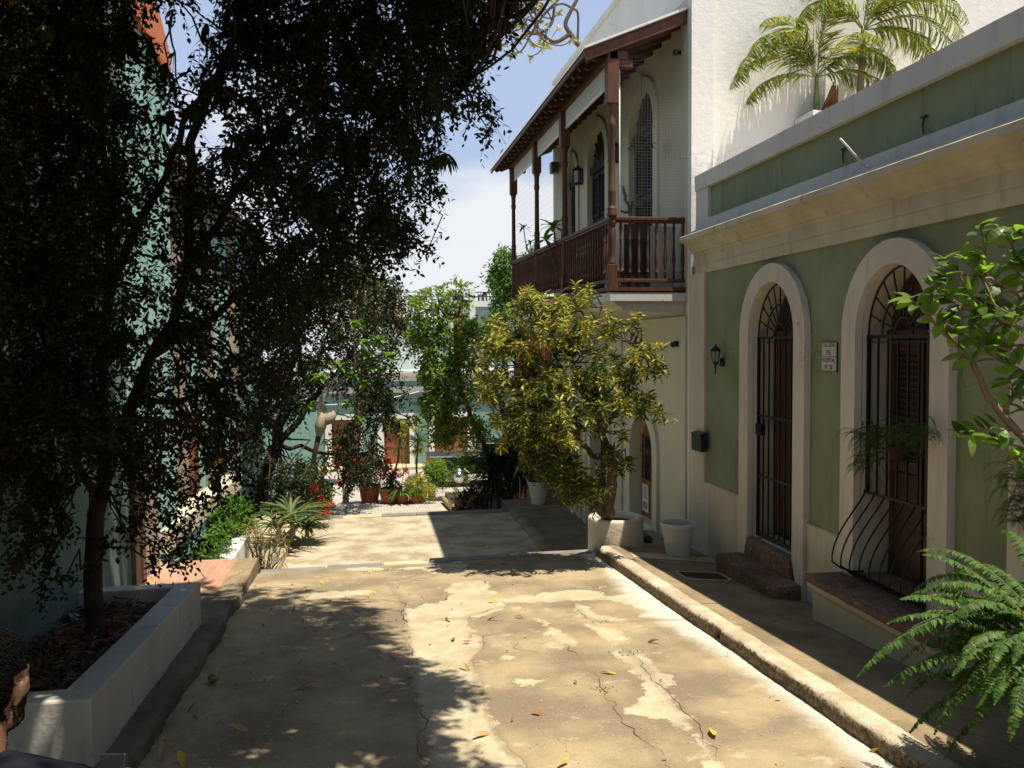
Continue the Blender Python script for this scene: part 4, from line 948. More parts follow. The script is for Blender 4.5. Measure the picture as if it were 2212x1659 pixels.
palm((6.54, 11.72, 1.56), (6.46, 11.74, 3.45), 'left palm on the roof terrace with ringed pale trunk and drooping yellow green fronds', 9, .06, 11,
     [(-1, -.15, .5, 1.5, 1.5), (-.9, -.2, .75, 1.6, 2.0), (-.7, -.35, 1.1, 1.3, 2.1), (.9, -.15, .9, 1.3, 1.9), (-.8, -.3, .9, 1.45, 1.7), (-.95, -.05, .1, 1.15, 1.1), (.8, -.2, .7, 1.25, 1.7), (.4, -.6, .9, 1.1, 1.6), (.1, -.1, 1.3, 1.0, .9), (-.55, -.15, 1.3, 1.3, 1.8), (.7, -.1, .2, 1.0, 1.1)])
palm((7.02, 11.74, 1.56), (7.16, 11.70, 4.15), 'right palm on the roof terrace with taller grey trunk and arching fronds', 9, .065, 12,
     [(1, -.15, .45, 1.5, 1.7), (.95, -.2, .8, 1.7, 2.1), (.6, -.4, 1.1, 1.4, 2.0), (-1, -.2, .9, 1.3, 1.9), (.9, -.3, .9, 1.6, 1.8), (-.9, -.2, .6, 1.3, 1.7), (.2, -.6, .9, 1.2, 1.6), (.15, -.1, 1.4, 1.0, .8), (.7, -.1, 1.3, 1.4, 1.8), (.75, -.3, .0, 1.0, 1.2), (-.7, -.1, 1.1, 1.2, 1.7), (1, -.2, .1, 1.2, 1.3)])
L = Leaves(); 
for i in range(10):
    b = np.array([6.72, 11.70, 3.75])+rng.normal(size=3)*.03; L.add(T3, [b], [rng.normal()*.18, rng.normal()*.15, -1], [0, -1, 0], .45, .05)
tag(L.build('dry_frond', [M['lf_dry']], loc=(6.72, 11.7, 3.8)), 'withered brown fronds hanging beside the left palm trunk', 'dry fronds')
# ================================================================== beyond the white house
t = thing('orange_house', 'orange red plastered house wall beyond the white house', 'house', (4.6, 23.5, -5))
mb = MB(); mb.box(4.45, 9, 21.65, 26.5, -5.5, .2); mb.build('wall', M['orange'], t)
mb = MB(); mb.box(4.40, 9, 21.63, 26.55, .2, .34); mb.build('cornice', M['fartrim'], t)
mb = MB(); mb.box(4.43, 4.452, 23, 24.1, -5, -2.6); mb.build('door', M['fardoor'], t)

# ---- house across the cobbled street
FY = 40.0
fh = thing('blue_green_house', 'low blue green house with white door frames and a white cornice across the cobbled street', 'house', (1, FY, -5.7))
def fy(px, py, Y=FY): q = atY(px, py, Y); return q[0], q[2]
doors = [((815, 894), (894, 894), (829, 905), (884, 905)), ((926, 892), (1022, 890), (938, 902), (1010, 901))]
mb = MB(); holes = []
zb = -5.72; DD = []
for o_ in doors:
    (x0, z1), (x1, _), (xi0, zi), (xi1, _) = [fy(*q) for q in o_]; DD.append((x0, x1, z1, xi0, xi1, zi))
dx = DD[1][0]-DD[0][0]
for k in (-1, -2): a = DD[0]; DD.append((a[0]+k*dx, a[1]+k*dx, a[2], a[3]+k*dx, a[4]+k*dx, a[5]))
ztop = fy(860, 803)[1]
loops = [[(-16, -6.3), (14, -6.3), (14, ztop), (-16, ztop)]]+[[(d[3], zb), (d[3], d[5]), (d[4], d[5]), (d[4], zb)] for d in DD]
tri = tessellate_polygon([[Vector((p[0], p[1], 0)) for p in l] for l in loops]); flat = [p for l in loops for p in l]
mb.add([(p[0], FY, p[1]) for p in flat], [tuple(q) for q in tri])
for l in loops[1:]: mb.add([(p[0], FY, p[1]) for p in l]+[(p[0], FY+.35, p[1]) for p in l], [(i, (i+1) % 4, 4+(i+1) % 4, 4+i) for i in range(4)])
mb.box(-16, 14, FY+.36, FY+8, -6.3, ztop); mb.build('wall', M['farteal'], fh, fix=False)
for d in DD:
    f = MB(); f.box(d[0], d[3], FY-.06, FY+.02, zb, d[2]); f.box(d[4], d[1], FY-.06, FY+.02, zb, d[2]); f.box(d[3], d[4], FY-.06, FY+.02, d[5], d[2]); f.build('door_frame', M['fartrim'], fh)
    f = MB(); f.box(d[3], d[4], FY+.2, FY+.3, zb, d[5]); mid = (d[3]+d[4])/2
    for a, b in ((d[3], mid-.01), (mid+.01, d[4])):
        for z0, z1 in ((zb+.2, zb+.85), (zb+1.0, d[5]-.3)): f.box(a+.1, b-.1, FY+.17, FY+.2, z0, z1)
    f.box(d[3]-.02, d[4]+.02, FY+.12, FY+.22, d[5]-.16, d[5]-.08); f.build('door', M['fardoor'], fh)
    f = MB(); f.box(d[0]-.05, d[1]+.05, FY-.25, FY+.2, zb-.12, zb+.02); f.build('door_sill', M['terracotta'], fh)
z1, z2, z3, z4 = [fy(860, y)[1] for y in (848, 835, 823, 812)]
f = MB(); f.box(-16, 14, FY-.05, FY+.01, z1, z2); f.box(-16, 14, FY-.10, FY+.01, z3, z4); f.prism([(FY-.10, z4), (FY-.35, z4+.12), (FY-.38, z4+.14), (FY-.38, z4+.24), (FY+.1, z4+.3), (FY+.1, z4)], 'x', -16, 14); f.box(-16, 14, FY-.12, FY+.02, ztop-.12, ztop+.1)
f.build('cornice', M['fartrim'], fh)
t = MB(); a = atY(700, 875, 38.5); b = atY(905, 846, 38.8); t.tube(wiggle(a, b, 8, .0, .03), .018, 5)
tag(t.build('cable', M['pipe'], loc=tuple(a)), 'pale cable sagging across the front of the blue green house', 'cable')

# ---- white house up the hill behind it
UY = 47.0
uh = thing('hillside_house', 'white house on the rise behind with terrace railing, tall white pier and orange wall', 'house', (6, UY, -2))
def U(x, y): return fy(929+.1333*x, 575+.1333*y, UY)
mb = MB()
def ubox(m_, x0, y0, x1, y1, ya, yb): (a, zt), (b, zl) = U(x0, y0), U(x1, y1); m_.box(a, b, UY+ya, UY+yb, zl, zt)
ubox(mb, 625, 370, 722, 1480, -.6, .3); ubox(mb, 620, 570, 2600, 660, -.4, 4); ubox(mb, 440, 1465, 760, 1530, -1.2, .5); ubox(mb, 530, 640, 640, 1480, .1, 4)
mb.build('white_pier', M['fartrim'], uh)
mb = MB(); ubox(mb, 720, 655, 2600, 3000, .2, 4); mb.build('blue_grey_wall', simple('pale_blue_wall', (.42, .48, .50), .9, 0, .2, .06), uh)  # pale blue-grey wall below the terrace
mb = MB(); ubox(mb, 330, 560, 392, 3000, -.2, 4); ubox(mb, -900, 1000, 335, 3000, .3, 4); mb.build('beige_wall', M['fartrim'], uh)
mb = MB(); ubox(mb, 390, 820, 560, 3000, .2, 4); mb.build('orange_wall', M['orange'], uh)
r_ = MB(); (a, zt), (b, zl) = U(722, 425), U(1700, 570)
for x in np.arange(a, b, .16): r_.bar((x, UY-.2, zl), (x, UY-.2, zt), .03)
for z in (zt, zt-.25): r_.bar((a, UY-.2, z), (b, UY-.2, z), .05)
(c, zc1), (e_, zc2) = U(-600, 425), U(340, 500)
for z in (zc1, zc2): r_.bar((c, UY-.2, z), (e_, UY-.2, z), .035)
r_.build('railing', M['iron'], uh)
for lab, (x0, y0, x1, y1) in (('dark high backed patio chair at the terrace railing of the hillside house', (800, 450, 870, 560)), ('second dark patio chair nearest the column tree at the terrace railing', (875, 410, 935, 560)), ('dark folded seat left of the tall white pier on the terrace', (385, 460, 510, 640))):
    (a, zt), (b, zl) = U(x0, y0), U(x1, y1); t = thing('patio_chair', lab, 'chair', ((a+b)/2, UY+.4, zl), 'patio chairs on the far terrace')
    m_ = MB(); m_.box(a, b, UY+.6, UY+.65, zl+.3, zt); m_.build('backrest', M['iron'], t)
    m_ = MB(); m_.box(a, b, UY+.2, UY+.6, zl+.3, zl+.36); m_.build('seat', M['iron'], t)
    m_ = MB(); [m_.box(x, x+.04, y, y+.04, zl-.1, zl+.3) for x in (a, b-.04) for y in (UY+.2, UY+.58)]; m_.build('leg_frame', M['iron'], t)

for i_, (y0, y1) in enumerate(((640, 648), (662, 668))):
    t = MB(); t.tube([atY(700, y0+4, 43), atY(800, y0+9, 43), atY(900, y0+8, 43), atY(1015, y1-6, 43)], .012, 4)
    tag(t.build('overhead_wire', M['iron'], loc=tuple(atY(860, y0, 43))), ('upper thin dark wire crossing the sky left of the hillside house', 'lower thin dark wire crossing the sky left of the hillside house')[i_], 'wire')
# ---- pickup truck
tk = thing('pickup_truck', 'dark green pickup truck seen from its tail side behind the potted plants', 'pickup', (4.3, 33.2, zc(33)))
X0 = fy(926, 1000, 32.3)[0]; zg = zc(32.6)+.02; zr_ = fy(960, 987, 32.3)[1]
paint = simple('dark_green_car_paint', (.012, .03, .03), .22, .2, .6, .1); chrome = simple('chrome', (.6, .6, .6), .15, 1)
Lk = 5.1; h = zr_-zg
def arch(cx, r): return [(cx-r*math.cos(q), zg+.36+r*math.sin(q)) for q in np.linspace(.25, math.pi-.25, 10)]
side = [(X0, zg+.45)]+arch(X0+1.15, .45)+arch(X0+4.15, .45)+[(X0+Lk, zg+.45), (X0+Lk, zg+.85), (X0+Lk-.1, zg+1.0), (X0+3.75, zg+1.08), (X0+3.2, zg+1.62), (X0+2.1, zg+1.66), (X0+1.95, zr_), (X0+.03, zr_), (X0, zr_-.03)]
b = MB(); b.prism(side, 'y', 32.3, 34.05); b.build('body', paint, tk, bevel=.03)
b = MB(); b.box(X0+.08, X0+1.9, 32.36, 33.99, zr_-.4, zr_+.012); b.build('cargo_bed', M['blackplastic'], tk)
b = MB(); b.prism([(X0+2.2, zg+1.12), (X0+3.1, zg+1.12), (X0+2.98, zg+1.56), (X0+2.2, zg+1.58)], 'y', 32.28, 32.32); b.build('side_window', M['blackplastic'], tk)
b = MB(); b.box(X0-.015, X0+.10, 32.27, 32.45, zr_-.42, zr_-.08); b.build('tail_light', simple('red_lens', (.5, .01, .015), .2), tk)
b = MB(); b.box(X0-.14, X0+.02, 32.35, 34.0, zg+.42, zg+.56); b.build('rear_bumper', chrome, tk, bevel=.02)
b = MB(); b.box(X0+.03, X0+1.95, 32.285, 32.33, zr_-.03, zr_+.02); b.build('bed_rail', simple('grey_trim', (.3, .34, .33), .4), tk)
for x in (X0+1.15, X0+4.15):
    for y in (32.32, 33.85):
        b = MB(); b.tube([(x, y, zg+.36), (x, y+.22, zg+.36)], [.36, .36], 24); w_ = b.build('wheel', M['blackplastic'], tk)
        b = MB(); b.tube([(x, y-.012, zg+.36), (x, y+.05, zg+.36)], [.21, .21], 16); b.build('rim', chrome, w_)

# ---- pots, bollards and their plants at the end of the lane
G1 = 'terracotta pots at the end of the lane'
def potmesh(r, h, rim=.06):
    return [(r*.66, 0), (r*.70, .01), (r*.93, h-rim), (r*.94, h-rim), (r*1.0, h-rim), (r*1.0, h), (r*.90, h), (r*.88, h-rim*.8), (0, h-rim*.8)]
def pot(px, py, r, h, name, label, group, mat='terracotta', gy=None, loc=None):
    p = np.array(loc) if loc is not None else atG(px, py, 4.2, .0375)
    t = thing(name, label, 'plant pot', tuple(p), group)
    if group == G1: r *= 1.12; h *= 1.1
    b = MB(); b.lathe(potmesh(r, h), p, 24, cap=False); b.build('pot', M[mat], t)
    b = MB(); b.lathe([(0, h-.05), (r*.88, h-.05)], p, 20, cap=False); b.build('soil', M['soil'], t); return t, p
def Pk(x, y): return 663.6+.192*x, 796.4+.192*y
G1 = 'terracotta pots at the end of the lane'
def ball(L, c, r, n, lL, lW, T=T_SIMPLE, mi=0, **k): return sprays(L, c, r, n, lL, lW, mi=mi, T=T, **k)
potted = []
t, p = pot(*Pk(705, 1515), .34, .57, 'terracotta_pot', 'largest terracotta pot, holding a red flowering bush', G1)
tp = thing('flowering_bush', 'brownish green bush with red flowers growing in the largest terracotta pot', 'bush', (p[0], p[1], p[2]+.5))
L = Leaves(); ball(L, p+[0, 0, 1.05], .55, 300, .07, .035, per=8, slen=.3, shell=.1); ball(L, p+[-.3, 0, .9], .4, 120, .07, .035, per=8, slen=.3); ball(L, p+[.15, 0, .42], .06, 14, .06, .03, per=8, slen=.4, droop=2); L.build('foliage', [M['lf_mid']], tp)
L = Leaves()
for c in ((-.35, 0, 1.35), (-.1, -.1, 1.45), (.42, -.3, 1.0), (.5, -.3, .9), (-.65, -.1, .95), (-.9, 0, .7), (.1, 0, 1.75), (.35, 0, 1.45), (.6, -.1, 1.4), (-.5, 0, 1.4)): ball(L, p+np.array(c), .13, 16, .07, .06, per=5, slen=.1)
L.build('flowers', [M['fl_red']], tp)
mb = MB(); [mb.tube(wiggle(p+[0, 0, .5], p+np.array(q), 4, .1), [.02, .006, .006, .005, .004], 5) for q in ((-.3, 0, 1.2), (.2, .1, 1.3), (0, -.2, 1.4), (.35, 0, 1.1))]; mb.build('stems', M['barkgrey'], tp)

t, p = pot(*Pk(925, 1528), .31, .49, 'terracotta_pot', 'second largest terracotta pot, with a thin trunked potted palm', G1)
tp = thing('potted_palm', 'small palm with yellow green fronds on a thin stem in the second largest pot', 'palm', (p[0], p[1], p[2]+.45))
top = np.array(atY(872, 925, p[1])); mb = MB(); mb.tube(wiggle(p+[0, 0, .4], top, 6, .02), [.045, .04, .035, .03, .03, .03, .03], 8); L = Leaves()
for i in range(16):
    a_ = i*2.4; frond(L, mb, top, (math.cos(a_), math.sin(a_), .9-.05*i), .85, 1.8, 26, .26, .03, T=T_FLAT, stem_r=.01)
L.build('fronds', [M['lf_palm']], tp); mb.build('stem', M['barkgrey'], tp)
tp = thing('trailing_shrub', 'low green trailing shrub around the foot of the thin palm stem', 'shrub', (p[0], p[1], p[2]+.46)); L = Leaves(); ball(L, p+[.1, -.05, .62], .28, 120, .07, .035, per=8, slen=.25); ball(L, p+[.1, -.33, .45], .12, 20, .07, .04, per=6, slen=.2); L.build('foliage', [M['lf_mid']], tp)
L = Leaves(); [ball(L, p+np.array(c), .16, 16, .07, .06, per=5, slen=.1) for c in ((.05, -.1, 1.2), (.3, -.1, 1.05), (.55, -.1, 1.1), (.1, 0, .95))]; L.build('flowers', [M['fl_red']], tp)

t, p = pot(*Pk(1075, 1530), .20, .38, 'terracotta_pot', 'middle small terracotta pot with dark strap leaves', G1)
def strap_clump(name, label, base, n, L0, W0, mat, elev=(.5, 1.6), droop=.9, cat='plant', T=None, seed=None, parent=None):
    base = np.array(base, float); tp = parent or thing(name, label, cat, tuple(base)); L = Leaves(); T = T or T_long(6, .75)
    a = rng.random(n)*6.283; e = rng.uniform(*elev, n); d = np.stack([np.cos(a), np.sin(a), e], 1)
    nr = np.stack([-np.cos(a)*e, -np.sin(a)*e, np.ones(n)], 1)
    L.add(T, base+rng.normal(size=(n, 3))*[.03, .03, .02], d, nr, L0*rng.uniform(.65, 1.1, n), W0, 0); L.build('leaves', [M[mat]], tp); return tp
strap_clump('strap_leaf_plant', 'dark green strap leaved plant in the middle small terracotta pot', p+[0, 0, .36], 60, .75, .075, 'lf_bush')
tp = thing('white_rose', 'thin rose stem with white blooms rising above the terracotta pots', 'flower', (p[0]-.05, p[1]+.1, p[2]+.4)); mb = MB(); top = np.array(atY(869, 957, p[1]+.1)); mb.tube(wiggle(p+[-.05, .1, .3], top, 6, .05), .01, 5); mb.build('stem', M['barkgrey'], tp)
L = Leaves(); ball(L, top-[0, 0, .3], .3, 26, .08, .05, per=6, slen=.2); L.build('leaves', [M['lf_green']], tp); L = Leaves(); ball(L, top, .10, 22, .09, .08, per=4, slen=.08); ball(L, top+[.02, 0, -.6], .06, 8, .07, .06, per=4, slen=.06); L.build('blooms', [M['fl_white']], tp)
t, p = pot(*Pk(1212, 1525), .21, .33, 'terracotta_pot', 'small terracotta pot in front with a yellow green feathery plant', G1)
tp = thing('feathery_plant', 'yellow green feathery plant in the front small terracotta pot', 'plant', (p[0], p[1], p[2]+.3)); L = Leaves(); ball(L, p+[.05, 0, .62], .36, 150, .10, .02, T=T_FLAT, per=9, slen=.3); ball(L, p+[.5, -.1, .45], .2, 50, .10, .02, T=T_FLAT, per=9, slen=.3); L.build('foliage', [M['lf_yellow'], M['lf_bush']], tp, None)
L2 = Leaves(); ball(L2, p+[0, .1, .55], .38, 120, .12, .03, per=8, slen=.3); L2.build('green_foliage', [M['lf_bush']], tp)
t, p = pot(*Pk(1302, 1505), .15, .36, 'terracotta_pot', 'terracotta pot half hidden behind the front pot, next to the grey bollard', G1)
strap_clump('yellow_croton', 'bright yellow strap leaved croton above the half hidden terracotta pot', p+[-.1, 0, .85], 46, .38, .07, 'lf_yellow', (.1, 1.4))
t, p = pot(*Pk(1000, 1505), .17, .34, 'terracotta_pot', 'small terracotta pot wedged between the second largest and the middle one', G1)
for i, (x, y, lab) in enumerate(((1205, 1180, 0), (1240, 1180, 1))):
    q = np.array(atY(*Pk(1215+25*i, 1480), 28.6)); top = np.array(atY(*Pk((1248, 1238)[i], (800, 905)[i]), 28.6))
    if i == 0:
        tp = thing('spiky_yucca', 'two stemmed spiky yucca with radiating sword leaves above the terracotta pots', 'yucca', tuple(q)); 
    mb = MB(); mb.tube(wiggle(q, top, 5, .02), .03, 7); mb.build('stem', M['barkgrey'], tp)
    L = Leaves(); n = 60; u = rdir(n); u[:, 2] = u[:, 2]*.8+.15; L.add(T_FLAT, np.repeat(top[None], n, 0), u, rdir(n), (.52, .34)[i], .035); L.build('leaves', [M['lf_bush' if i == 0 else 'lf_yellow']], tp)
q = np.array(atY(*Pk(1440, 1300), 29.0)); tp = thing('round_bush', 'rounded yellow green bush beside the grey bollard in front of the truck', 'bush', tuple(q-np.array([0, 0, .9])))
L = Leaves(); ball(L, q+[0, 0, .45], .42, 260, .08, .05, per=8, slen=.3, shell=.2); ball(L, q+[.25, 0, .2], .3, 100, .08, .05, per=8, slen=.3); L.build('foliage', [M['lf_green']], tp)
mb = MB(); mb.tube(wiggle(q+[0, 0, -.95], q+[0, 0, .3], 4, .03), .03, 6); mb.build('stem', M['barkgrey'], tp)
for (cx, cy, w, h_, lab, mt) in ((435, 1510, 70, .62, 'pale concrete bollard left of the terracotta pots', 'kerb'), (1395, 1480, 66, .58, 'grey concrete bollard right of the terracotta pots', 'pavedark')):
    p = atG(*Pk(cx, cy), 4.2, .0375); b = MB(); r = .105; b.lathe([(r*1.05, -.1), (r, .1), (r*.97, h_-.03), (r*.88, h_-.005), (0, h_)], p, 20); tag(b.build('bollard', M[mt], loc=tuple(p)), lab, 'bollard', 'bollards at the end of the lane')

# shrubs right of the lane
def tree(name, label, trunk_paths, blobs, leafmats, lL, lW, barkm, loc, per=10, slen=.35, dens=1.0, T=T_SIMPLE, twig_r=.012, group=None, cat='tree', squash=1.0, droop=.5, mifn=None, shell=.25):
    t = thing(name, label, cat, loc, group); mb = MB()
    ends = []
    for P, r0, r1 in trunk_paths:
        P = [np.array(p, float) for p in P]; Q = [P[0]]
        for a, b in zip(P[:-1], P[1:]):
            for q in wiggle(a, b, 4, .03)[1:]: Q.append(q)
        mb.tube(Q, list(np.linspace(r0, r1, len(Q))), 9); ends += Q[2:]
    ends = np.array(ends)
    L = Leaves()
    for bl in blobs:
        c = np.array(bl[0], float); r = bl[1]; n = int(bl[2]*dens); mi = bl[3] if len(bl) > 3 else 0
        d = np.linalg.norm(ends-c, axis=1)+(ends[:, 2] > c[2]+.3)*1.0; s_ = ends[np.argmin(d)]
        W_ = wiggle(s_, c, 6, .10); mb.tube(W_, list(np.linspace(twig_r*2.2, twig_r*.8, 7)), 6)
        bb, dd, ll = sprays(L, c, r, n, lL, lW, per=per, slen=slen, mi=mi, T=T, squash=squash, droop=droop, shell=shell)
        for k in range(0, n, max(1, n//14)):
            mb.tube(wiggle(c if k % 2 else W_[4], bb[k], 4, .12), list(np.linspace(twig_r*.8, twig_r*.25, 5)), 4)
    L.build('crown', leafmats, t); mb.build('trunk', M[barkm], t); return t
def B(px, py, r, Y, n, mi=0): return (np.array(atY(px, py, Y)), r*Y/1850., n, mi)
# slender green tree by the lane
Yt = 22.5
tr = [([(3.75, 22.3, -5.0), atY(1093, 1077, Yt), atY(1049, 968, Yt), atY(991, 838, Yt), atY(984, 700, Yt), atY(1000, 640, Yt)], .10, .03),
      ([(3.8, 22.4, -5.0), atY(1096, 1040, Yt), atY(1094, 950, Yt), atY(1070, 800, Yt)], .075, .03)]
bl = [B(930, 660, 45, Yt, 75), B(985, 640, 40, Yt, 45), B(918, 725, 42, Yt, 110), B(980, 720, 45, Yt, 80), B(945, 800, 42, Yt, 120), B(945, 875, 38, Yt, 110), B(985, 850, 45, Yt, 90), B(960, 930, 35, Yt, 60), B(1030, 720, 35, Yt, 50), B(1020, 930, 40, Yt, 60), B(1000, 780, 40, Yt, 70), B(1010, 1000, 25, Yt, 20)]
tree('leafy_tree', 'slender tree with bright green leaves and red brown trunk right of the lane', tr, bl, [M['lf_green']], .13, .065, 'barkred', (3.75, 22.3, -5.0), per=9, slen=.34, twig_r=.018, dens=1.25)
# column tree behind the balcony end
Yt = 28
tree('column_tree', 'narrow upright green tree rising behind the far end of the balcony', [([(4.6, 28, -5.2), atY(1090, 900, Yt), atY(1090, 560, Yt)], .14, .05)],
     [B(1090, 560, 28, Yt, 90), B(1085, 610, 34, Yt, 130), B(1090, 670, 36, Yt, 150), B(1110, 620, 34, Yt, 100), B(1085, 740, 34, Yt, 120), B(1068, 590, 18, Yt, 26), B(1150, 610, 34, Yt, 80), B(1140, 560, 26, Yt, 40)], [M['lf_bush']], .16, .06, 'barkgrey', (4.6, 28, -5.2), per=8, slen=.5, twig_r=.02)
# yellowish tree top far left of centre
Yt = 34
tree('yellowish_tree', 'sunlit yellowish tree top rising behind the dark tree on the left', [([(-1, 34, -5.4), atY(790, 760, Yt), atY(775, 620, Yt)], .2, .06)],
     [B(770, 600, 40, Yt, 90), B(800, 640, 50, Yt, 130), B(740, 620, 40, Yt, 90), B(830, 690, 50, Yt, 120), B(760, 690, 60, Yt, 130)], [M['lf_gold']], .2, .07, 'barkgrey', (-1, 34, -5.4), per=8, slen=.6, twig_r=.03)
# dark drooping dracaena
c = np.array(atY(1075, 1000, 21.6)); tp = thing('dracaena', 'dark spiky dracaena with long drooping sword leaves behind the croton', 'dracaena', (c[0], c[1], -4.95))
mb = MB(); mb.tube(wiggle((c[0], c[1], -4.95), c, 6, .03), .05, 8); mb.tube(wiggle((c[0]+.1, c[1], -4.95), c+[.5, .1, -.2], 6, .03), .04, 8); mb.build('stem', M['barkgrey'], tp)
L = Leaves(); TL = T_long(6, .6)
for q, n in ((c, 170), (c+[.5, .1, -.2], 150), (c+[.2, 0, .35], 110), (c+[-.15, 0, -.5], 90)):
    u = rdir(n); u[:, 2] = u[:, 2]*.6+.15; L.add(TL, np.repeat(q[None], n, 0)+rng.normal(size=(n, 3))*.05, u, np.array([0, 0, 1.]), rng.uniform(.6, 1.0, n), .045)
L.build('leaves', [M['lf_dark']], tp)
# feathery shrub with small pink flowers right of the lane
c = np.array(atY(1000, 1030, 24.5)); tp = thing('feathery_shrub', 'light green feathery shrub with fine fronds beside the truck', 'shrub', (c[0], c[1], -4.95)); L = Leaves(); mb = MB()
for i in range(75):
    q = c+rng.normal(size=3)*[.40, .4, .55]; u = rdir(1)[0]; u[2] = abs(u[2])*.5+.15; frond(L, mb, q, u, .55, 1.4, 16, .12, .016, T=T_FLAT, stem_r=.005)
L.build('fronds', [M['lf_green']], tp); mb.build('twigs', M['barkgrey'], tp)
mb = MB(); [mb.tube(wiggle((c[0]+.2, c[1], -4.95), c+rng.normal(size=3)*[.4, .4, .4], 5, .08), [.025, .02, .015, .012, .01, .008], 5) for i in range(9)]; mb.build('stems', M['barkgrey'], tp)
c = np.array(atY(1012, 1092, 23.4)); tp = thing('flowering_bush', 'low bush dotted with pink and red flowers at the right foot of the lane', 'bush', (c[0], c[1], -4.95)); L = Leaves(); ball(L, c, .42, 200, .10, .04, per=8, slen=.3); ball(L, c+[.3, 0, .35], .35, 120, .10, .04, per=8, slen=.3); L.build('foliage', [M['lf_mid']], tp)
L = Leaves(); [ball(L, c+rng.normal(size=3)*[.3, .2, .25]+[-.1, -.25, 0], .05, 7, .06, .05, per=4, slen=.06) for i in range(12)]; L.build('flowers', [M['fl_pink']], tp)

# ================================================================== right foreground: pots and plants
t, p = pot(0, 0, .245, .46, 'white_pot', 'empty white plastic pot with rolled rim beside the cream wall', None, 'whiteplastic', loc=(4.09, 11.0, zs(4.09, 11.0)))
def white_pot(o, r, h, p):
    for ch in children(o):
        if ch.name.startswith('pot'): bpy.data.objects.remove(ch)
    b = MB(); b.lathe_sharp([(r*.62, 0), (r*.64, .01), (r*.76, h*.42), (r*.775, h*.42), (r*.775, h*.435), (r*.765, h*.44), (r*.88, h*.80), (r*.93, h*.81), (r*.94, h*.855), (r*.97, h*.87), (r*1.0, h*.90), (r*1.01, h*.95), (r*.98, h*.99), (r*.94, h), (r*.90, h*.98), (r*.87, h*.9), (r*.72, h*.45), (0, h*.45)], p, 40); b.build('pot', M['whiteplastic'], o)
white_pot(t, .245, .46, p)
for ch in children(t):
    if ch.name.startswith('soil'): ch.location = Vector((0, 0, -.2)); ch.scale = (.8, .8, 1)
t, p = pot(0, 0, .27, .52, 'white_pot', 'white plastic pot on the raised block with a thin grey stem in it', None, 'whiteplastic', loc=(4.0, 20.35, -3.88)); white_pot(t, .27, .56, p)
for ch in children(t):
    if ch.name.startswith('soil'): ch.location = Vector((0, 0, -.04))
tp = thing('potted_tree', 'grey stemmed plant with low green leaves growing in the far white pot', 'tree', (4.0, 20.35, -3.4)); mb = MB(); mb.tube(wiggle((4.0, 20.35, -3.5), (4.15, 20.6, -1.0), 6, .02), .075, 10); mb.tube(wiggle((3.8, 20.5, -3.5), (3.85, 20.7, -1.4), 6, .02), .05, 8); mb.build('stem', M['barkpale'], tp)
L = Leaves(); ball(L, np.array([4.0, 20.35, -3.18]), .24, 120, .07, .04, per=7, slen=.2); ball(L, np.array([4.0, 20.5, -.9]), .7, 200, .10, .04, per=8, slen=.35); L.build('leaves', [M['lf_mid']], tp)

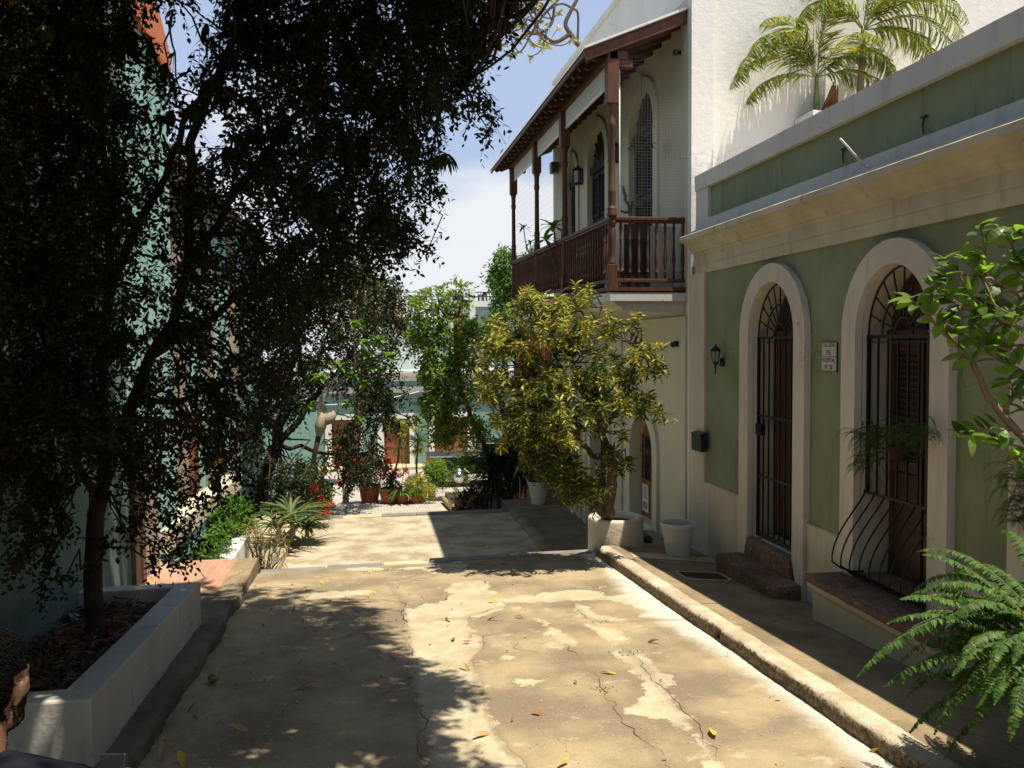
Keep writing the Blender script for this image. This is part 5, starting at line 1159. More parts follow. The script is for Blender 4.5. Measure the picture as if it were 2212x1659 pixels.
# concrete ring planter and the croton
RP = (3.47, 11.88, -2.96); rr = .40
t = thing('ring_planter', 'round cast concrete planter ring holding the croton tree', 'planter', RP)
b = MB(); b.lathe([(rr, -.1), (rr*1.0, .1), (rr*.995, .44), (rr*.97, .475), (rr*.90, .48), (rr*.74, .47), (rr*.72, .42), (rr*.70, .3)], RP, 48, cap=False); b.build('ring', M['concretering'], t)
b = MB(); b.lathe([(0, .41), (rr*.73, .39)], RP, 24, cap=False); b.build('soil', M['soil'], t)
def croton():
    base = np.array([3.33, 11.88, -2.56])
    t = thing('croton_tree', 'croton tree with twisted yellow and green leaves in the round concrete planter', 'tree', tuple(base)); mb = MB(); Yc = 11.1
    paths = []
    def br(pts, r0, r1, Ys=None):
        P = [np.array(q, float) for q in pts]; Q = [P[0]]
        for a, b in zip(P[:-1], P[1:]): Q += wiggle(a, b, 4, .06)[1:]
        mb.tube(Q, list(np.linspace(r0, r1, len(Q))), 10); paths.extend(Q)
    A = lambda x, y, Y=Yc: atY(x, y, Y)
    br([base, A(1322, 1050), A(1318, 985), A(1300, 940), A(1270, 860, 11.1), A(1230, 760, 10.9)], .085, .025)
    br([base+[-.03, 0, 0], A(1294, 1078), A(1265, 1060), A(1235, 1010), A(1215, 950, 11.3), A(1170, 850, 11.1), A(1120, 740, 11.1)], .06, .02)
    br([A(1318, 985), A(1280, 985), A(1250, 950), A(1225, 880, 11.1), A(1180, 700, 11.0)], .05, .018)
    br([A(1300, 940), A(1330, 880), A(1360, 820, 11.1), A(1385, 760, 10.9)], .035, .012)
    br([A(1235, 1010), A(1195, 960), A(1120, 900, 11.3), A(1060, 830, 11.3)], .03, .012)
    br([A(1270, 860, 11.6), A(1290, 750, 11.6), A(1300, 660, 11.6)], .03, .01)
    paths = np.array(paths); L = Leaves()
    dY = -1.3
    bl = [(1180, 710, 95, 11.9, 52, .85), (1095, 735, 75, 11.9, 34, .9), (1255, 700, 80, 12.1, 36, .6), (1060, 830, 60, 11.9, 26, .75), (1150, 830, 95, 11.7, 48, .6), (1260, 810, 90, 11.9, 40, .45), (1335, 800, 65, 11.8, 22, .35),
          (1115, 915, 75, 12.0, 32, .35), (1215, 905, 85, 11.6, 40, .3), (1310, 885, 75, 11.7, 34, .35), (1385, 865, 42, 11.6, 13, .35), (1400, 760, 50, 11.6, 9, .3), (1245, 640, 45, 12.3, 9, .5), (1140, 648, 38, 11.8, 14, 1.0), (1260, 1030, 45, 11.8, 11, .05), (1225, 985, 45, 11.8, 16, .1), (1150, 980, 45, 12.1, 12, .15), (1335, 985, 30, 11.8, 8, .1), (1240, 1060, 36, 11.9, 12, .05), (1210, 1030, 34, 11.9, 11, .1), (1290, 1050, 30, 11.7, 8, .05), (1150, 940, 50, 11.9, 18, .15), (1060, 760, 45, 12.3, 10, .8), (1425, 880, 25, 11.5, 5, .2), (1420, 790, 28, 11.6, 6, .35), (1370, 690, 26, 11.8, 4, .4), (1330, 700, 40, 12, 9, .4), (1280, 1085, 26, 11.8, 3, 0), (1180, 1000, 30, 11.9, 6, .1)]
    for (x, y, r, Y, n, yel) in bl:
        Y += dY; c = A(x, y, Y); r_ = r*Y/1850; n = int(n*1.05); r_ *= .9
        u = rdir(n); H = c+u*(r_*rng.random(n)[:, None]**.5)*np.array([1, 1.15, 1])
        for h in H:
            k = np.argmin(np.linalg.norm(paths-h, axis=1)+(paths[:, 2] > h[2])*.35); s_ = paths[k]
            if np.linalg.norm(s_-h) < .9: mb.tube(wiggle(s_, h, 5, .16), [.014, .012, .010, .009, .007, .006], 5)
            m_ = int(rng.integers(13, 22)); ax = norm(np.array([rng.normal()*.5, rng.normal()*.5, 1.0])); a = np.arange(m_)*2.4+rng.random()*6; e = np.linspace(-.35, 1.3, m_)
            d = np.stack([np.cos(a), np.sin(a), e], 1); st_ = h-ax*np.linspace(.12, 0, m_)[:, None]
            yl = rng.random() < yel*(.75 if h[2] < c[2] else 1.15)
            mi = np.where(rng.random(m_) < (.85 if yl else .12), 0, 1)
            L.add(T_TW if rng.random() < .65 else T4, st_, d, np.array([0, 0, 1.])+rng.normal(size=(m_, 3))*.5, rng.uniform(.075, .14, m_), .024, mi)
    L.build('crown', [M['lf_yellow'], M['lf_crot']], t); mb.build('trunk', M['barkgrey'], t)
croton()
# dark bag on the ground by the door
p = np.array(atG(1416, 1160, 2.24, .063)); bm = bmesh.new(); bmesh.ops.create_icosphere(bm, subdivisions=4, radius=1)
for v in bm.verts:
    c = v.co; w = 1+.5*(fbm(c.x*2+c.z, c.y*2+c.z*2, 4, 9)-.5); v.co = Vector((c.x*.13*w, c.y*.16*w, max(-.045, c.z*.11*w)))+Vector((3.98, 12.15, zs(4, 12.15)+.03))
me = bpy.data.meshes.new('cloth_bag'); bm.to_mesh(me); bm.free(); me.materials.append(M['blackplastic'])
tag(link_mesh('cloth_bag', me, None, (3.98, 12.15, -2.95)), 'crumpled black bag on the pavement between the ring planter and the door', 'bag')
# asparagus ferns in window grilles
def asparagus(name, label, cpts, loc, n=130):
    t = thing(name, label, 'fern', loc); L = Leaves(); mb = MB()
    for c, r, k in cpts:
        for i in range(k):
            q = np.array(c)+rdir(1)[0]*r*rng.random()**.4*[1, 1, .7]; u = rdir(1)[0]; u[2] = u[2]*.5-.05; u[0] -= .3
            frond(L, mb, q, u, rng.uniform(.12, .26), 1.9, 26, .022, .0035, T=T_FLAT, stem_r=.0012, vee=1.2, start=.05)
    L.build('needles', [M['lf_aspar']], t); mb.build('stems', simple('fern_stem', (.07, .11, .02), .6), t); return t
a = lambda x, y, X=4.45: tuple(atX(x, y, X))
t = thing('hanging_pot', 'dark pot hooked inside the window grille under the asparagus fern', 'plant pot', a(1940, 950, 4.56))
b = MB(); q = a(1940, 975, 4.56); b.lathe([(.06, -.08), (.085, .04), (.09, .05), (0, .04)], q, 16); b.build('pot', M['soil'], t); b = MB(); b.bar(q, (4.68, q[1], q[2]+.02), .012); b.build('hook', M['iron'], t)
asparagus('asparagus_fern', 'fine needled asparagus fern spilling across the arched window grille', [(a(1900, 940), .15, 70), (a(1960, 930), .17, 70), (a(1870, 935, 4.4), .12, 40), (a(2000, 935), .10, 30), (a(1885, 985), .11, 40), (a(1865, 1005, 4.42), .07, 16)], a(1940, 960, 4.5))
asparagus('asparagus_fern', 'hanging asparagus fern cut off by the right edge beside the green panel', [(a(2215, 1030, 4.4), .14, 60), (a(2225, 1090, 4.4), .14, 60), (a(2205, 1120, 4.4), .08, 20)], a(2215, 1000, 4.5))
# plants on the balcony
def whorl(L, c, n, lL, lW, T=T4, el=(-.2, 1.2), mi=0):
    a_ = np.arange(n)*2.4+rng.random()*6; e = np.linspace(el[0], el[1], n); L.add(T, np.repeat(np.array(c)[None], n, 0), np.stack([np.cos(a_), np.sin(a_), e], 1), np.array([0, 0, 1.]), lL*rng.uniform(.8, 1.1, n), lW, mi)
t = thing('plumeria', 'potted plumeria with broad dark leaves leaning over the balcony rail', 'plant', (3.75, 15.9, .83)); mb = MB(); L = Leaves()
for q, n in ((atY(1195, 490, 15.6), 14), (atY(1180, 520, 16.2), 9)): mb.tube(wiggle((3.75, 15.9, .9), q, 5, .06), [.03, .025, .02, .018, .016, .015], 7); whorl(L, q, n, .34, .10)
mb.build('stem', M['barkgrey'], t); L.build('leaves', [M['lf_bush']], t); b = MB(); b.lathe(potmesh(.18, .3), (3.75, 15.9, .83), 16); b.build('pot', M['terracotta'], t)
t = thing('plumeria', 'small sparse plumeria silhouetted at the far bay of the balcony', 'plant', (3.7, 18.9, .83)); mb = MB(); L = Leaves()
for q, n in ((atY(1131, 492, 19), 8), (atY(1145, 525, 18.8), 6)): mb.tube(wiggle((3.7, 18.9, .9), q, 5, .12), [.02, .018, .015, .013, .012, .012], 6); whorl(L, q, n, .22, .06)
mb.build('stem', M['barkgrey'], t); L.build('leaves', [M['lf_mid']], t); b = MB(); b.lathe(potmesh(.15, .3), (3.7, 18.9, .83), 16); b.build('pot', M['terracotta'], t)
t = thing('euphorbia', 'spiny stemmed euphorbia standing inside the netting at the balcony corner', 'plant', (3.85, 12.6, .83)); mb = MB(); L = Leaves()
for q, q2 in ((atY(1362, 460, 12.6), atY(1345, 403, 12.6)), (atY(1362, 460, 12.6), atY(1368, 435, 12.7)), (atY(1362, 460, 12.6), atY(1340, 455, 12.5))):
    P = wiggle(q, q2, 8, .05); mb.tube(P, [.022]*8+[.01], 7)
    for p_ in P[1:]: whorl(L, p_, 5, .09, .02, T_FLAT, (-.2, .4))
mb.tube([(3.85, 12.6, 1.0), atY(1362, 460, 12.6)], .02, 7); mb.build('stem', M['barkgrey'], t); L.build('leaves', [M['lf_mid']], t); b = MB(); b.lathe(potmesh(.16, .3), (3.85, 12.6, .83), 16); b.build('pot', M['terracotta'], t)
c = atY(1385, 312, 13.0); t = thing('hanging_basket', 'hanging basket of trailing plants in front of the first upper arch', 'hanging plant', tuple(c)); mb = MB(); L = Leaves(); mb.tube([c, (c[0], c[1], 4.2)], .004, 4); mb.build('wire', M['iron'], t); ball(L, c, .13, 60, .06, .03, per=6, slen=.2); whorl(L, c, 14, .30, .04, T4, (-.1, .5)); L.build('foliage', [M['lf_mid']], t)
b = MB(); b.lathe([(.02, -.1), (.09, -.03), (.1, 0)], c, 12); b.build('basket', M['door'], t)
# frangipani over the roof
def frangipani():
    Y = 22.6; base = (6.6, 23.2, -5); t = thing('frangipani_tree', 'bare branched frangipani with curling twigs and pale blooms reaching over the white house roof', 'tree', base); mb = MB(); L = Leaves(); Fl = Leaves()
    A = lambda x, y, Y=Y: np.array(atY(1061.8+.2*x, .2*y, Y)); J = A(850, 365); S = A(960, 510)
    mb.tube([base, (6.5, 22.9, 2), (6.3, 22.7, 5.5), S, J], [.16, .14, .11, .075, .07], 10)
    def curve(pts, r0, r1):
        P = []; pts = [np.array(p) for p in pts]
        for i in range(len(pts)-1):
            p0 = pts[max(i-1, 0)]; p1 = pts[i]; p2 = pts[i+1]; p3 = pts[min(i+2, len(pts)-1)]
            for u in np.linspace(0, 1, 5)[:-1]: P.append(.5*((2*p1)+(p2-p0)*u+(2*p0-5*p1+4*p2-p3)*u*u+(3*p1-p0-3*p2+p3)*u**3))
        P.append(pts[-1]); mb.tube(P, list(np.linspace(r0, r1, len(P))), 7); return P
    curve([J, A(800, 260), A(850, 130), A(930, -20), A(960, -120)], .065, .04); curve([A(930, 430), A(935, 150), A(870, 90), A(760, 40), A(640, 90), A(520, 220)], .035, .025)
    curve([J, A(710, 450), A(620, 430), A(550, 370), A(480, 330)], .06, .035)
    curve([A(760, -60), A(680, 40), A(560, 160), A(500, 260), A(440, 360), A(380, 430)], .04, .022); curve([A(680, 60), A(650, 250), A(560, 340), A(470, 370), A(350, 360)], .04, .022)
    tips = []
    for i in range(34):
        s0 = A(rng.uniform(230, 560), rng.uniform(60, 430), Y+rng.normal()*.5); a_ = rng.uniform(0, 6.28); k = rng.choice([-1, 1]); R0 = rng.uniform(.2, .55); P = []
        for u in np.linspace(0, 1, 5): ang = a_+k*u*2.2; P.append(s0+np.array([math.cos(ang)*R0, rng.normal()*.04, math.sin(ang)*R0])-np.array([math.cos(a_)*R0, 0, math.sin(a_)*R0]))
        curve(P, .022, .014); tips.append(P[-1])
    tips += [A(120, 480), A(90, 420), A(240, 600), A(470, 490), A(590, 480), A(180, 560), A(540, 420), A(210, 130), A(260, 200), A(480, 100)]
    curve([A(400, 420), A(330, 540), A(240, 580), A(130, 545)], .025, .015); curve([A(240, 200), A(160, 200), A(200, 250), A(240, 260)], .02, .014)
    for q in tips:
        n = int(rng.integers(2, 7)); a_ = rng.random(n)*6.28; L.add(T4, np.repeat(q[None], n, 0), np.stack([np.cos(a_)*.8, np.sin(a_)*.6, rng.uniform(-1.1, .5, n)], 1), rdir(n), rng.uniform(.14, .26, n), .07)
        if rng.random() < .3: ball(Fl, q, .06, 6, .07, .05, per=3, slen=.05)
    ball(Fl, A(720, 300), .07, 10, .08, .05, per=3, slen=.05); curve([A(660, 400), A(680, 360), A(720, 300)], .01, .008)
    L.build('leaves', [leafmat('frangipani_leaf', [(.20, .26, .09), (.30, .34, .14), (.36, .36, .16)], .35, .5)], t); Fl.build('blooms', [leafmat('frangipani_petal', [(.75, .5, .35), (.8, .6, .5)], .2, .5)], t); mb.build('trunk', M['barkgrey'], t)
frangipani()
# ================================================================== LEFT: houses
t = thing('teal_house', 'tall dark teal plastered house wall on the left behind the planter', 'house', (-2.65, 5, -2.6))
mb = MB(); mb.box(-6, -2.65, -14, 9.98, -3.3, 6.5); mb.build('wall', M['teal'], t)  # run on behind the camera and raised above view to block sky light
mb = MB(); mb.box(-2.72, -2.60, 9.98, 10.12, -2.74, -1.0); mb.box(-2.74, -2.63, 10.12, 10.3, -2.74, -1.0); mb.box(-2.72, -2.60, 10.3, 10.42, -2.74, -1.0); mb.build('door_jamb', wood('brown_painted_jamb', (.10, .055, .035), (.15, .09, .06)), t)
mb = MB(); mb.box(-2.80, -2.66, 10.42, 11.3, -2.74, -1.1); mb.build('stone_pier', M['stone'], t)
t = thing('aqua_house', 'light aqua house with an orange parapet seen through the leaves on the left', 'house', (-2.7, 12, -4))
mb = MB(); mb.prism([(9.98, -4.2), (9.98, 3.9), (11.3, 3.78), (12.45, 3.62), (12.45, -4.2)], 'x', -2.685, -6, 0); mb.build('wall', M['aqua'], t)
mb = MB(); mb.prism([(9.9, 3.95), (9.9, 5.6), (12.45, 3.95), (12.45, 3.62), (11.3, 3.78)], 'x', -2.62, -6, 0); mb.build('orange_parapet', M['orange'], t)
t = thing('turquoise_house', 'turquoise house with beige stone pilasters and cornice further down on the left', 'house', (-3.4, 18, -4))
mb = MB(); mb.box(-8, -3.35, 12.46, 27.5, -5, 3.0); mb.build('wall', M['aqua'], t)
for y in (13.0, 15.4, 18.2, 21.4): mb = MB(); mb.box(-3.4, -3.22, y, y+.55, -5, 2.8); mb.build('pilaster', M['stone'], t)
mb = MB(); mb.box(-3.4, -3.1, 12.47, 27.5, 2.8, 3.02); mb.box(-3.4, -3.0, 12.47, 27.5, 3.02, 3.12); mb.build('cornice', M['stone'], t)
for y in (13.9, 16.5, 19.4): mb = MB(); mb.box(-3.38, -3.33, y, y+.95, -3.6, -1.2); mb.build('door', M['fardoor'], t)
t = thing('low_wall', 'low aqua wall with a thick pale coping running beside the left shrubs', 'wall', (-2.7, 13, -4))
mb = MB(); mb.prism([(11.5, -4.2), (11.5, -2.66), (18.0, -2.86), (18.0, -4.2)], 'x', -2.92, -2.64); mb.build('wall', M['aqua'], t)
mb = MB(); mb.prism([(11.46, -2.66), (11.46, -2.36), (18.0, -2.60), (18.0, -2.86)], 'x', -2.96, -2.60); mb.build('coping', M['cream'], t, bevel=.01)
t = thing('garden_wall', 'sunlit aqua garden wall at the left end of the lane behind the dense tree', 'wall', (-4, 29.3, -5.2)); mb = MB(); mb.box(-9, -1.8, 29.2, 29.5, -5.6, -1.9); mb.build('wall', M['aqua'], t)
mb = MB(); mb.box(-9, -1.74, 29.14, 29.56, -1.9, -1.75); mb.build('coping', M['fartrim'], t)
t = MB(); t.prism([(12.2, -4.2), (12.2, -3.12), (14.7, -3.10), (14.7, -4.2)], 'x', -2.26, -2.02)
tag(t.build('shrub_bed_wall', M['fartrim'], loc=(-2.1, 13, -4), bevel=.01), 'bright white low bed wall between the green shrubs and the small croton', 'wall')

# ---- planter with the big tree
pl = thing('planter_box', 'long white plastered planter box along the teal wall on the left', 'planter', (-2.1, 6.8, -2.5))
def zp(Y): return -2.03-.062*(Y-5.2)
mb = MB()
def pwall(x0, x1, y0, y1): mb.hexa([(x0, y0, zk(y0)-.02), (x1, y0, zk(y0)-.02), (x0, y1, zk(y1)-.02), (x1, y1, zk(y1)-.02), (x0, y0, zp(y0)), (x1, y0, zp(y0)), (x0, y1, zp(y1)), (x1, y1, zp(y1))])
pu = [(-2.66, 5.2), (-1.83, 5.2), (-1.62, 5.2), (-1.62, 8.42), (-1.83, 8.42), (-2.66, 8.42), (-2.66, 8.22), (-1.83, 8.22), (-1.83, 5.42), (-2.66, 5.42)]
mb.add([(x, y, zk(y)-.03) for x, y in pu]+[(x, y, zp(y)) for x, y in pu], [(0, 1, 8, 9), (1, 2, 3, 4, 7, 8), (4, 5, 6, 7), (19, 18, 11, 10), (18, 17, 14, 13, 12, 11), (17, 16, 15, 14)]+[(i, (i+1) % 10, 10+(i+1) % 10, 10+i) for i in range(10)]); mb.build('box', M['palewall'], pl, bevel=.014)
mb = MB(); mb.hexa([(-2.66, 5.4, -2.6), (-1.8, 5.4, -2.6), (-2.66, 8.3, -2.8), (-1.8, 8.3, -2.8), (-2.66, 5.4, -2.24), (-1.8, 5.4, -2.26), (-2.66, 8.3, -2.42), (-1.8, 8.3, -2.44)]); mb.build('soil', M['soil'], pl)
L = Leaves(); n = 3400; y = rng.uniform(5.45, 8.2, n); x = rng.uniform(-2.63, -1.86, n); z = -2.25-.062*(y-5.4)+rng.random(n)**2*.10+(.05*np.exp(-((x+2.3)/.3)**2))
u = rdir(n); u[:, 2] *= .25; L.add(T_FLAT, np.stack([x, y, z], 1), u, np.array([0, 0, 1.])+rng.normal(size=(n, 3))*.5, rng.uniform(.04, .13, n), .022)
tag(L.build('leaf_litter', [M['mulch']], loc=(-2.2, 6.8, -2.3)), 'dry brown leaf litter covering the planter soil', 'leaf litter', kind='stuff')
t = thing('clay_bowl', 'dark red clay bowl rim half buried around the foot of the big tree', 'bowl', (-2.2, 7.15, -2.36))
b = MB(); b.lathe([(.18, -.06), (.26, .05), (.275, .055), (.275, .085), (.255, .085), (.245, .05), (.16, -.04)], (-2.2, 7.15, -2.33), 36, cap=False); b.build('bowl', M['redpot'], t)
q = atG(331, 1313, 2.32, .059); mb = MB(); mb.add([(q[0], q[1], q[2]+.06), (q[0]+.09, q[1]+.02, q[2]+.10), (q[0]+.11, q[1]+.09, q[2]+.07), (q[0]+.02, q[1]+.08, q[2]+.12)], [(0, 1, 2), (0, 2, 3)])
tag(mb.build('paper_scrap', M['pipe'], loc=tuple(q)), 'crumpled white paper scrap lying on the leaf litter in the planter', 'paper scrap')
q = atG(188, 1300, 2.3, .059); bm = bmesh.new(); bmesh.ops.create_icosphere(bm, subdivisions=3, radius=.075)
for v in bm.verts: v.co = v.co*(1+.8*(fbm(v.co.x*30, v.co.y*30+v.co.z*20, 3, 3)-.5))+Vector((-2.5, 7.6, -2.29))
me = bpy.data.meshes.new('dark_bag'); bm.to_mesh(me); bm.free(); me.materials.append(simple('navy_plastic_bag', (.01, .012, .03), .3)); tag(link_mesh('plastic_bag', me, None, (-2.5, 7.6, -2.35)), 'crumpled dark plastic bag in the planter behind the tree trunk', 'bag')

def inpoly(x, y, poly):
    c = False; n = len(poly)
    for i in range(n):
        (x0, y0), (x1, y1) = poly[i], poly[(i+1) % n]
        if (y0 > y) != (y1 > y) and x < (x1-x0)*(y-y0)/(y1-y0)+x0: c = not c
    return c
def near_tree():
    base = (-2.18, 7.18, -2.42); t = thing('big_tree', 'large dark small leaved tree growing in the long planter and overhanging the road', 'tree', base); mb = MB(); nodes = []
    A = lambda x, y, Y: np.array(atY(x, y, Y))
    def br(pts, r0, r1, amp=.03, n=12):
        P = [np.array(p, float) for p in pts]; Q = [P[0]]
        for a, b in zip(P[:-1], P[1:]): Q += wiggle(a, b, 4, amp)[1:]
        mb.tube(Q, list(np.linspace(r0, r1, len(Q))), n); nodes.extend(Q[4:]); return Q
    br([base, A(200, 1250, 7.2), A(208, 1110, 7.2), A(222, 1060, 7.15)], .076, .058, .008, 16)
    br([A(220, 1075, 7.15), A(245, 975, 7.1), A(290, 860, 7.0), A(324, 770, 6.9), A(375, 695, 6.8), A(408, 565, 6.7), A(410, 307, 6.6), A(461, 188, 6.5), A(505, 85, 6.5), A(560, -120, 6.6)], .050, .024)
    br([A(222, 1070, 7.15), A(220, 940, 7.1), A(225, 770, 7.0), A(240, 610, 6.9), A(232, 430, 6.9), A(215, 250, 6.8), A(200, 20, 6.8)], .042, .018)
    br([A(212, 1090, 7.2), A(170, 1010, 6.9), A(126, 872, 6.6), A(106, 770, 6.4), A(85, 667, 6.3), A(65, 531, 6.2), A(50, 300, 6.1), A(60, 60, 6.1)], .034, .016)
    br([A(324, 770, 6.9), A(440, 700, 7.1), A(560, 600, 7.4), A(680, 500, 7.6), A(800, 420, 7.7)], .035, .015)
    br([A(290, 860, 7.0), A(380, 870, 7.2), A(480, 830, 7.5), A(600, 810, 7.8)], .028, .012)
    br([A(408, 565, 6.7), A(520, 400, 6.9), A(640, 250, 7.0), A(760, 130, 7.0), A(900, 60, 7.0)], .035, .014)
    br([A(640, 250, 7.0), A(780, 230, 7.1), A(900, 200, 7.0), A(1000, 180, 6.8)], .022, .008)
    br([A(239, 620, 6.9), A(290, 500, 6.8), A(360, 380, 6.7), A(410, 230, 6.6)], .04, .02)
    nodes_ = np.array(nodes); L = Leaves()
    poly = [(-120, -160), (1125, -160), (1100, 0), (1075, 60), (1030, 100), (985, 110), (950, 150), (940, 240), (925, 300), (895, 390), (880, 470), (850, 530), (780, 565), (700, 640), (620, 730), (590, 850), (600, 900), (540, 960), (500, 1010), (430, 1060), (330, 1100), (250, 1060), (150, 1080), (60, 1090), (-120, 1090)]
    gaps = [[(235, -40), (320, -40), (385, 120), (360, 320), (300, 300), (275, 120)], [(340, -40), (520, -40), (500, 90), (420, 190), (375, 120)], [(250, 530), (345, 510), (340, 620), (270, 640)], [(380, 240), (530, 280), (520, 320), (380, 300)], [(275, 650), (400, 640), (400, 770), (300, 760)], [(530, 940), (700, 920), (700, 1040), (560, 1040)], [(120, 960), (220, 960), (220, 1080), (100, 1080)]]
    thin = [(-120, 380), (230, 330), (240, 1000), (-120, 1100)]
    def blob(x, y, r, Y, n, per=12, mi=0, **k):
        Y = min(Y, 2.35*1850/max(30, 795-x) if x < 700 else 99)
        c = A(x, y, Y); rr_ = r*Y/1850; d = np.linalg.norm(nodes_-c, axis=1); s_ = nodes_[np.argmin(d)]
        W_ = wiggle(s_, c, 6, .10); 
        if np.linalg.norm(c-s_) < 1.5: mb.tube(W_, [.011, .0095, .008, .007, .006, .005, .004], 4)
        b, dd, ll = sprays(L, c, rr_, n, .05, .028, per=per, slen=.26, droop=.7, mi=mi, shell=.0, **k)
        for j in range(0, n, 1): e = b[j]-dd[j]*ll[j]*.5; f = b[j]+dd[j]*ll[j]*.5; mb.tube([c*.4+e*.6, e, f] if j % 2 else [e, f], [.004, .003, .0015] if j % 2 else [.003, .0015], 3, cap=False)
    st_ = 62
    for gx in np.arange(-110, 1130, st_):
        for gy in np.arange(-150, 1120, st_):
            x = gx+rng.uniform(-25, 25); y = gy+rng.uniform(-25, 25)
            if not inpoly(x, y, poly): continue
            g_ = any(inpoly(x, y, q) for q in gaps); th = inpoly(x, y, thin)
            if g_ and rng.random() < .8: continue
            airy = 270 < x < 610 and y > 130
            for lay in range(2 if (th and not g_) else 1 if g_ else 2 if airy else 3):
                Y = (5.9, 6.9, 7.9)[lay]+rng.uniform(-.35, .35) if not th else rng.uniform(5.4, 6.6)
                if x > 600: Y -= .3
                blob(x+rng.uniform(-20, 20), y+rng.uniform(-20, 20), 50, Y, (9 if airy else 12) if not th else 11)
    edge = [(960, 150, 24), (1000, 165, 22), (1030, 190, 22), (1048, 225, 20), (1060, 262, 16), (1058, 292, 10), (985, 205, 20), (975, 245, 16), (1012, 232, 14), (1020, 262, 9), (1085, 15, 22), (1100, -10, 20), (1078, 55, 16), (1045, 95, 16), (1010, 110, 20), (950, 285, 14), (925, 330, 16), (930, 395, 18), (945, 415, 9), (905, 430, 20), (915, 470, 12), (880, 500, 20), (895, 525, 14), (922, 545, 8), (860, 545, 16), (820, 560, 18), (795, 590, 12),
            (385, 1080, 34), (360, 1130, 28), (400, 1150, 24), (345, 1180, 20), (385, 1200, 18), (330, 1215, 12), (418, 1175, 10), (380, 1225, 9), (300, 1120, 26), (270, 1150, 20), (440, 1100, 22), (470, 1060, 22), (75, 1150, 26), (110, 1180, 24), (50, 1120, 26), (60, 1200, 20), (100, 1230, 18), (135, 1250, 14), (95, 1270, 10), (140, 1130, 22), (30, 1215, 12), (225, 1180, 12), (520, 1030, 24), (560, 1050, 24)]
    for x, y, r in edge: blob(x, y, r, 6.5+rng.uniform(-.2, .3), max(3, int(r*.34)), per=11)
    shp = [(560, 1272), (700, 1288), (805, 1320), (790, 1375), (860, 1400), (885, 1440), (985, 1492), (960, 1535), (900, 1560), (925, 1620), (980, 1700), (1020, 1800), (150, 1800), (-60, 1500), (60, 1330), (440, 1262), (480, 1310)]
    xs_ = [p[0] for p in shp]; k = 0
    while k < 470:
        px, py = rng.uniform(-60, 1020), rng.uniform(1262, 1800)
        if not inpoly(px, py, shp) or rng.random() > (1659-1262)**0*min(1, ((2300-py)/1040)**1.5): continue
        G_ = atG(px, py, 2.25, .059); z = .385*G_[1]+.22+1.0*rng.random(); h_ = z-G_[2]; c = np.array([G_[0]+.215*h_, G_[1]-.20*h_, z]); k += 1
        if c[0] < -2.45: continue
        sprays(L, c, .24, 17, .078, .048, per=12, slen=.28, droop=.7, shell=.0)
        if k % 4 == 0: s_ = nodes_[np.argmin(np.linalg.norm(nodes_-c, axis=1))]; mb.tube(wiggle(s_, c, 6, .06), [.014, .012, .011, .010, .009, .007, .005], 4)
    for i in range(70):
        G_ = np.array([rng.uniform(-2.6, -1.3), rng.uniform(4.3, 6.6), -2.2]); z = .385*G_[1]+.2+.9*rng.random(); h_ = z-G_[2]; c = np.array([max(-2.4, G_[0]+.215*h_), G_[1]-.20*h_, z])
        sprays(L, c, .24, 17, .078, .048, per=12, slen=.28, droop=.7, shell=.0)
    for i in range(110):      # unseen sprays added over and behind the camera to block sky light
        c = np.array([rng.uniform(-2.4, 1.9), rng.uniform(-3.0, 3.2), rng.uniform(2.2, 4.2)]); sprays(L, c, .42, 16, .065, .038, per=12, slen=.32, droop=.7, shell=.0)
    for i in range(60):      # the part of the crown that arches over the road above the picture
        Y = rng.uniform(3.0, 8.6); x = rng.uniform(-2.5, 1.75-.5*rng.random()+.25*math.sin(Y*2.3)); z = .404*Y+.42+.7*rng.random()+max(0, (x-.6))*.15
        if Y > 7.7 and x > .2: continue
        c = np.array([x, Y, z]); sprays(L, c, .30, 17, .055, .031, per=12, slen=.28, droop=.7, shell=.0)
        if i % 3 == 0: s_ = nodes_[np.argmin(np.linalg.norm(nodes_-c, axis=1))]; mb.tube(wiggle(s_, c, 6, .06), [.014, .012, .011, .010, .009, .007, .005], 4)
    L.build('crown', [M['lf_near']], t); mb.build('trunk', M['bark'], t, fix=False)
near_tree()
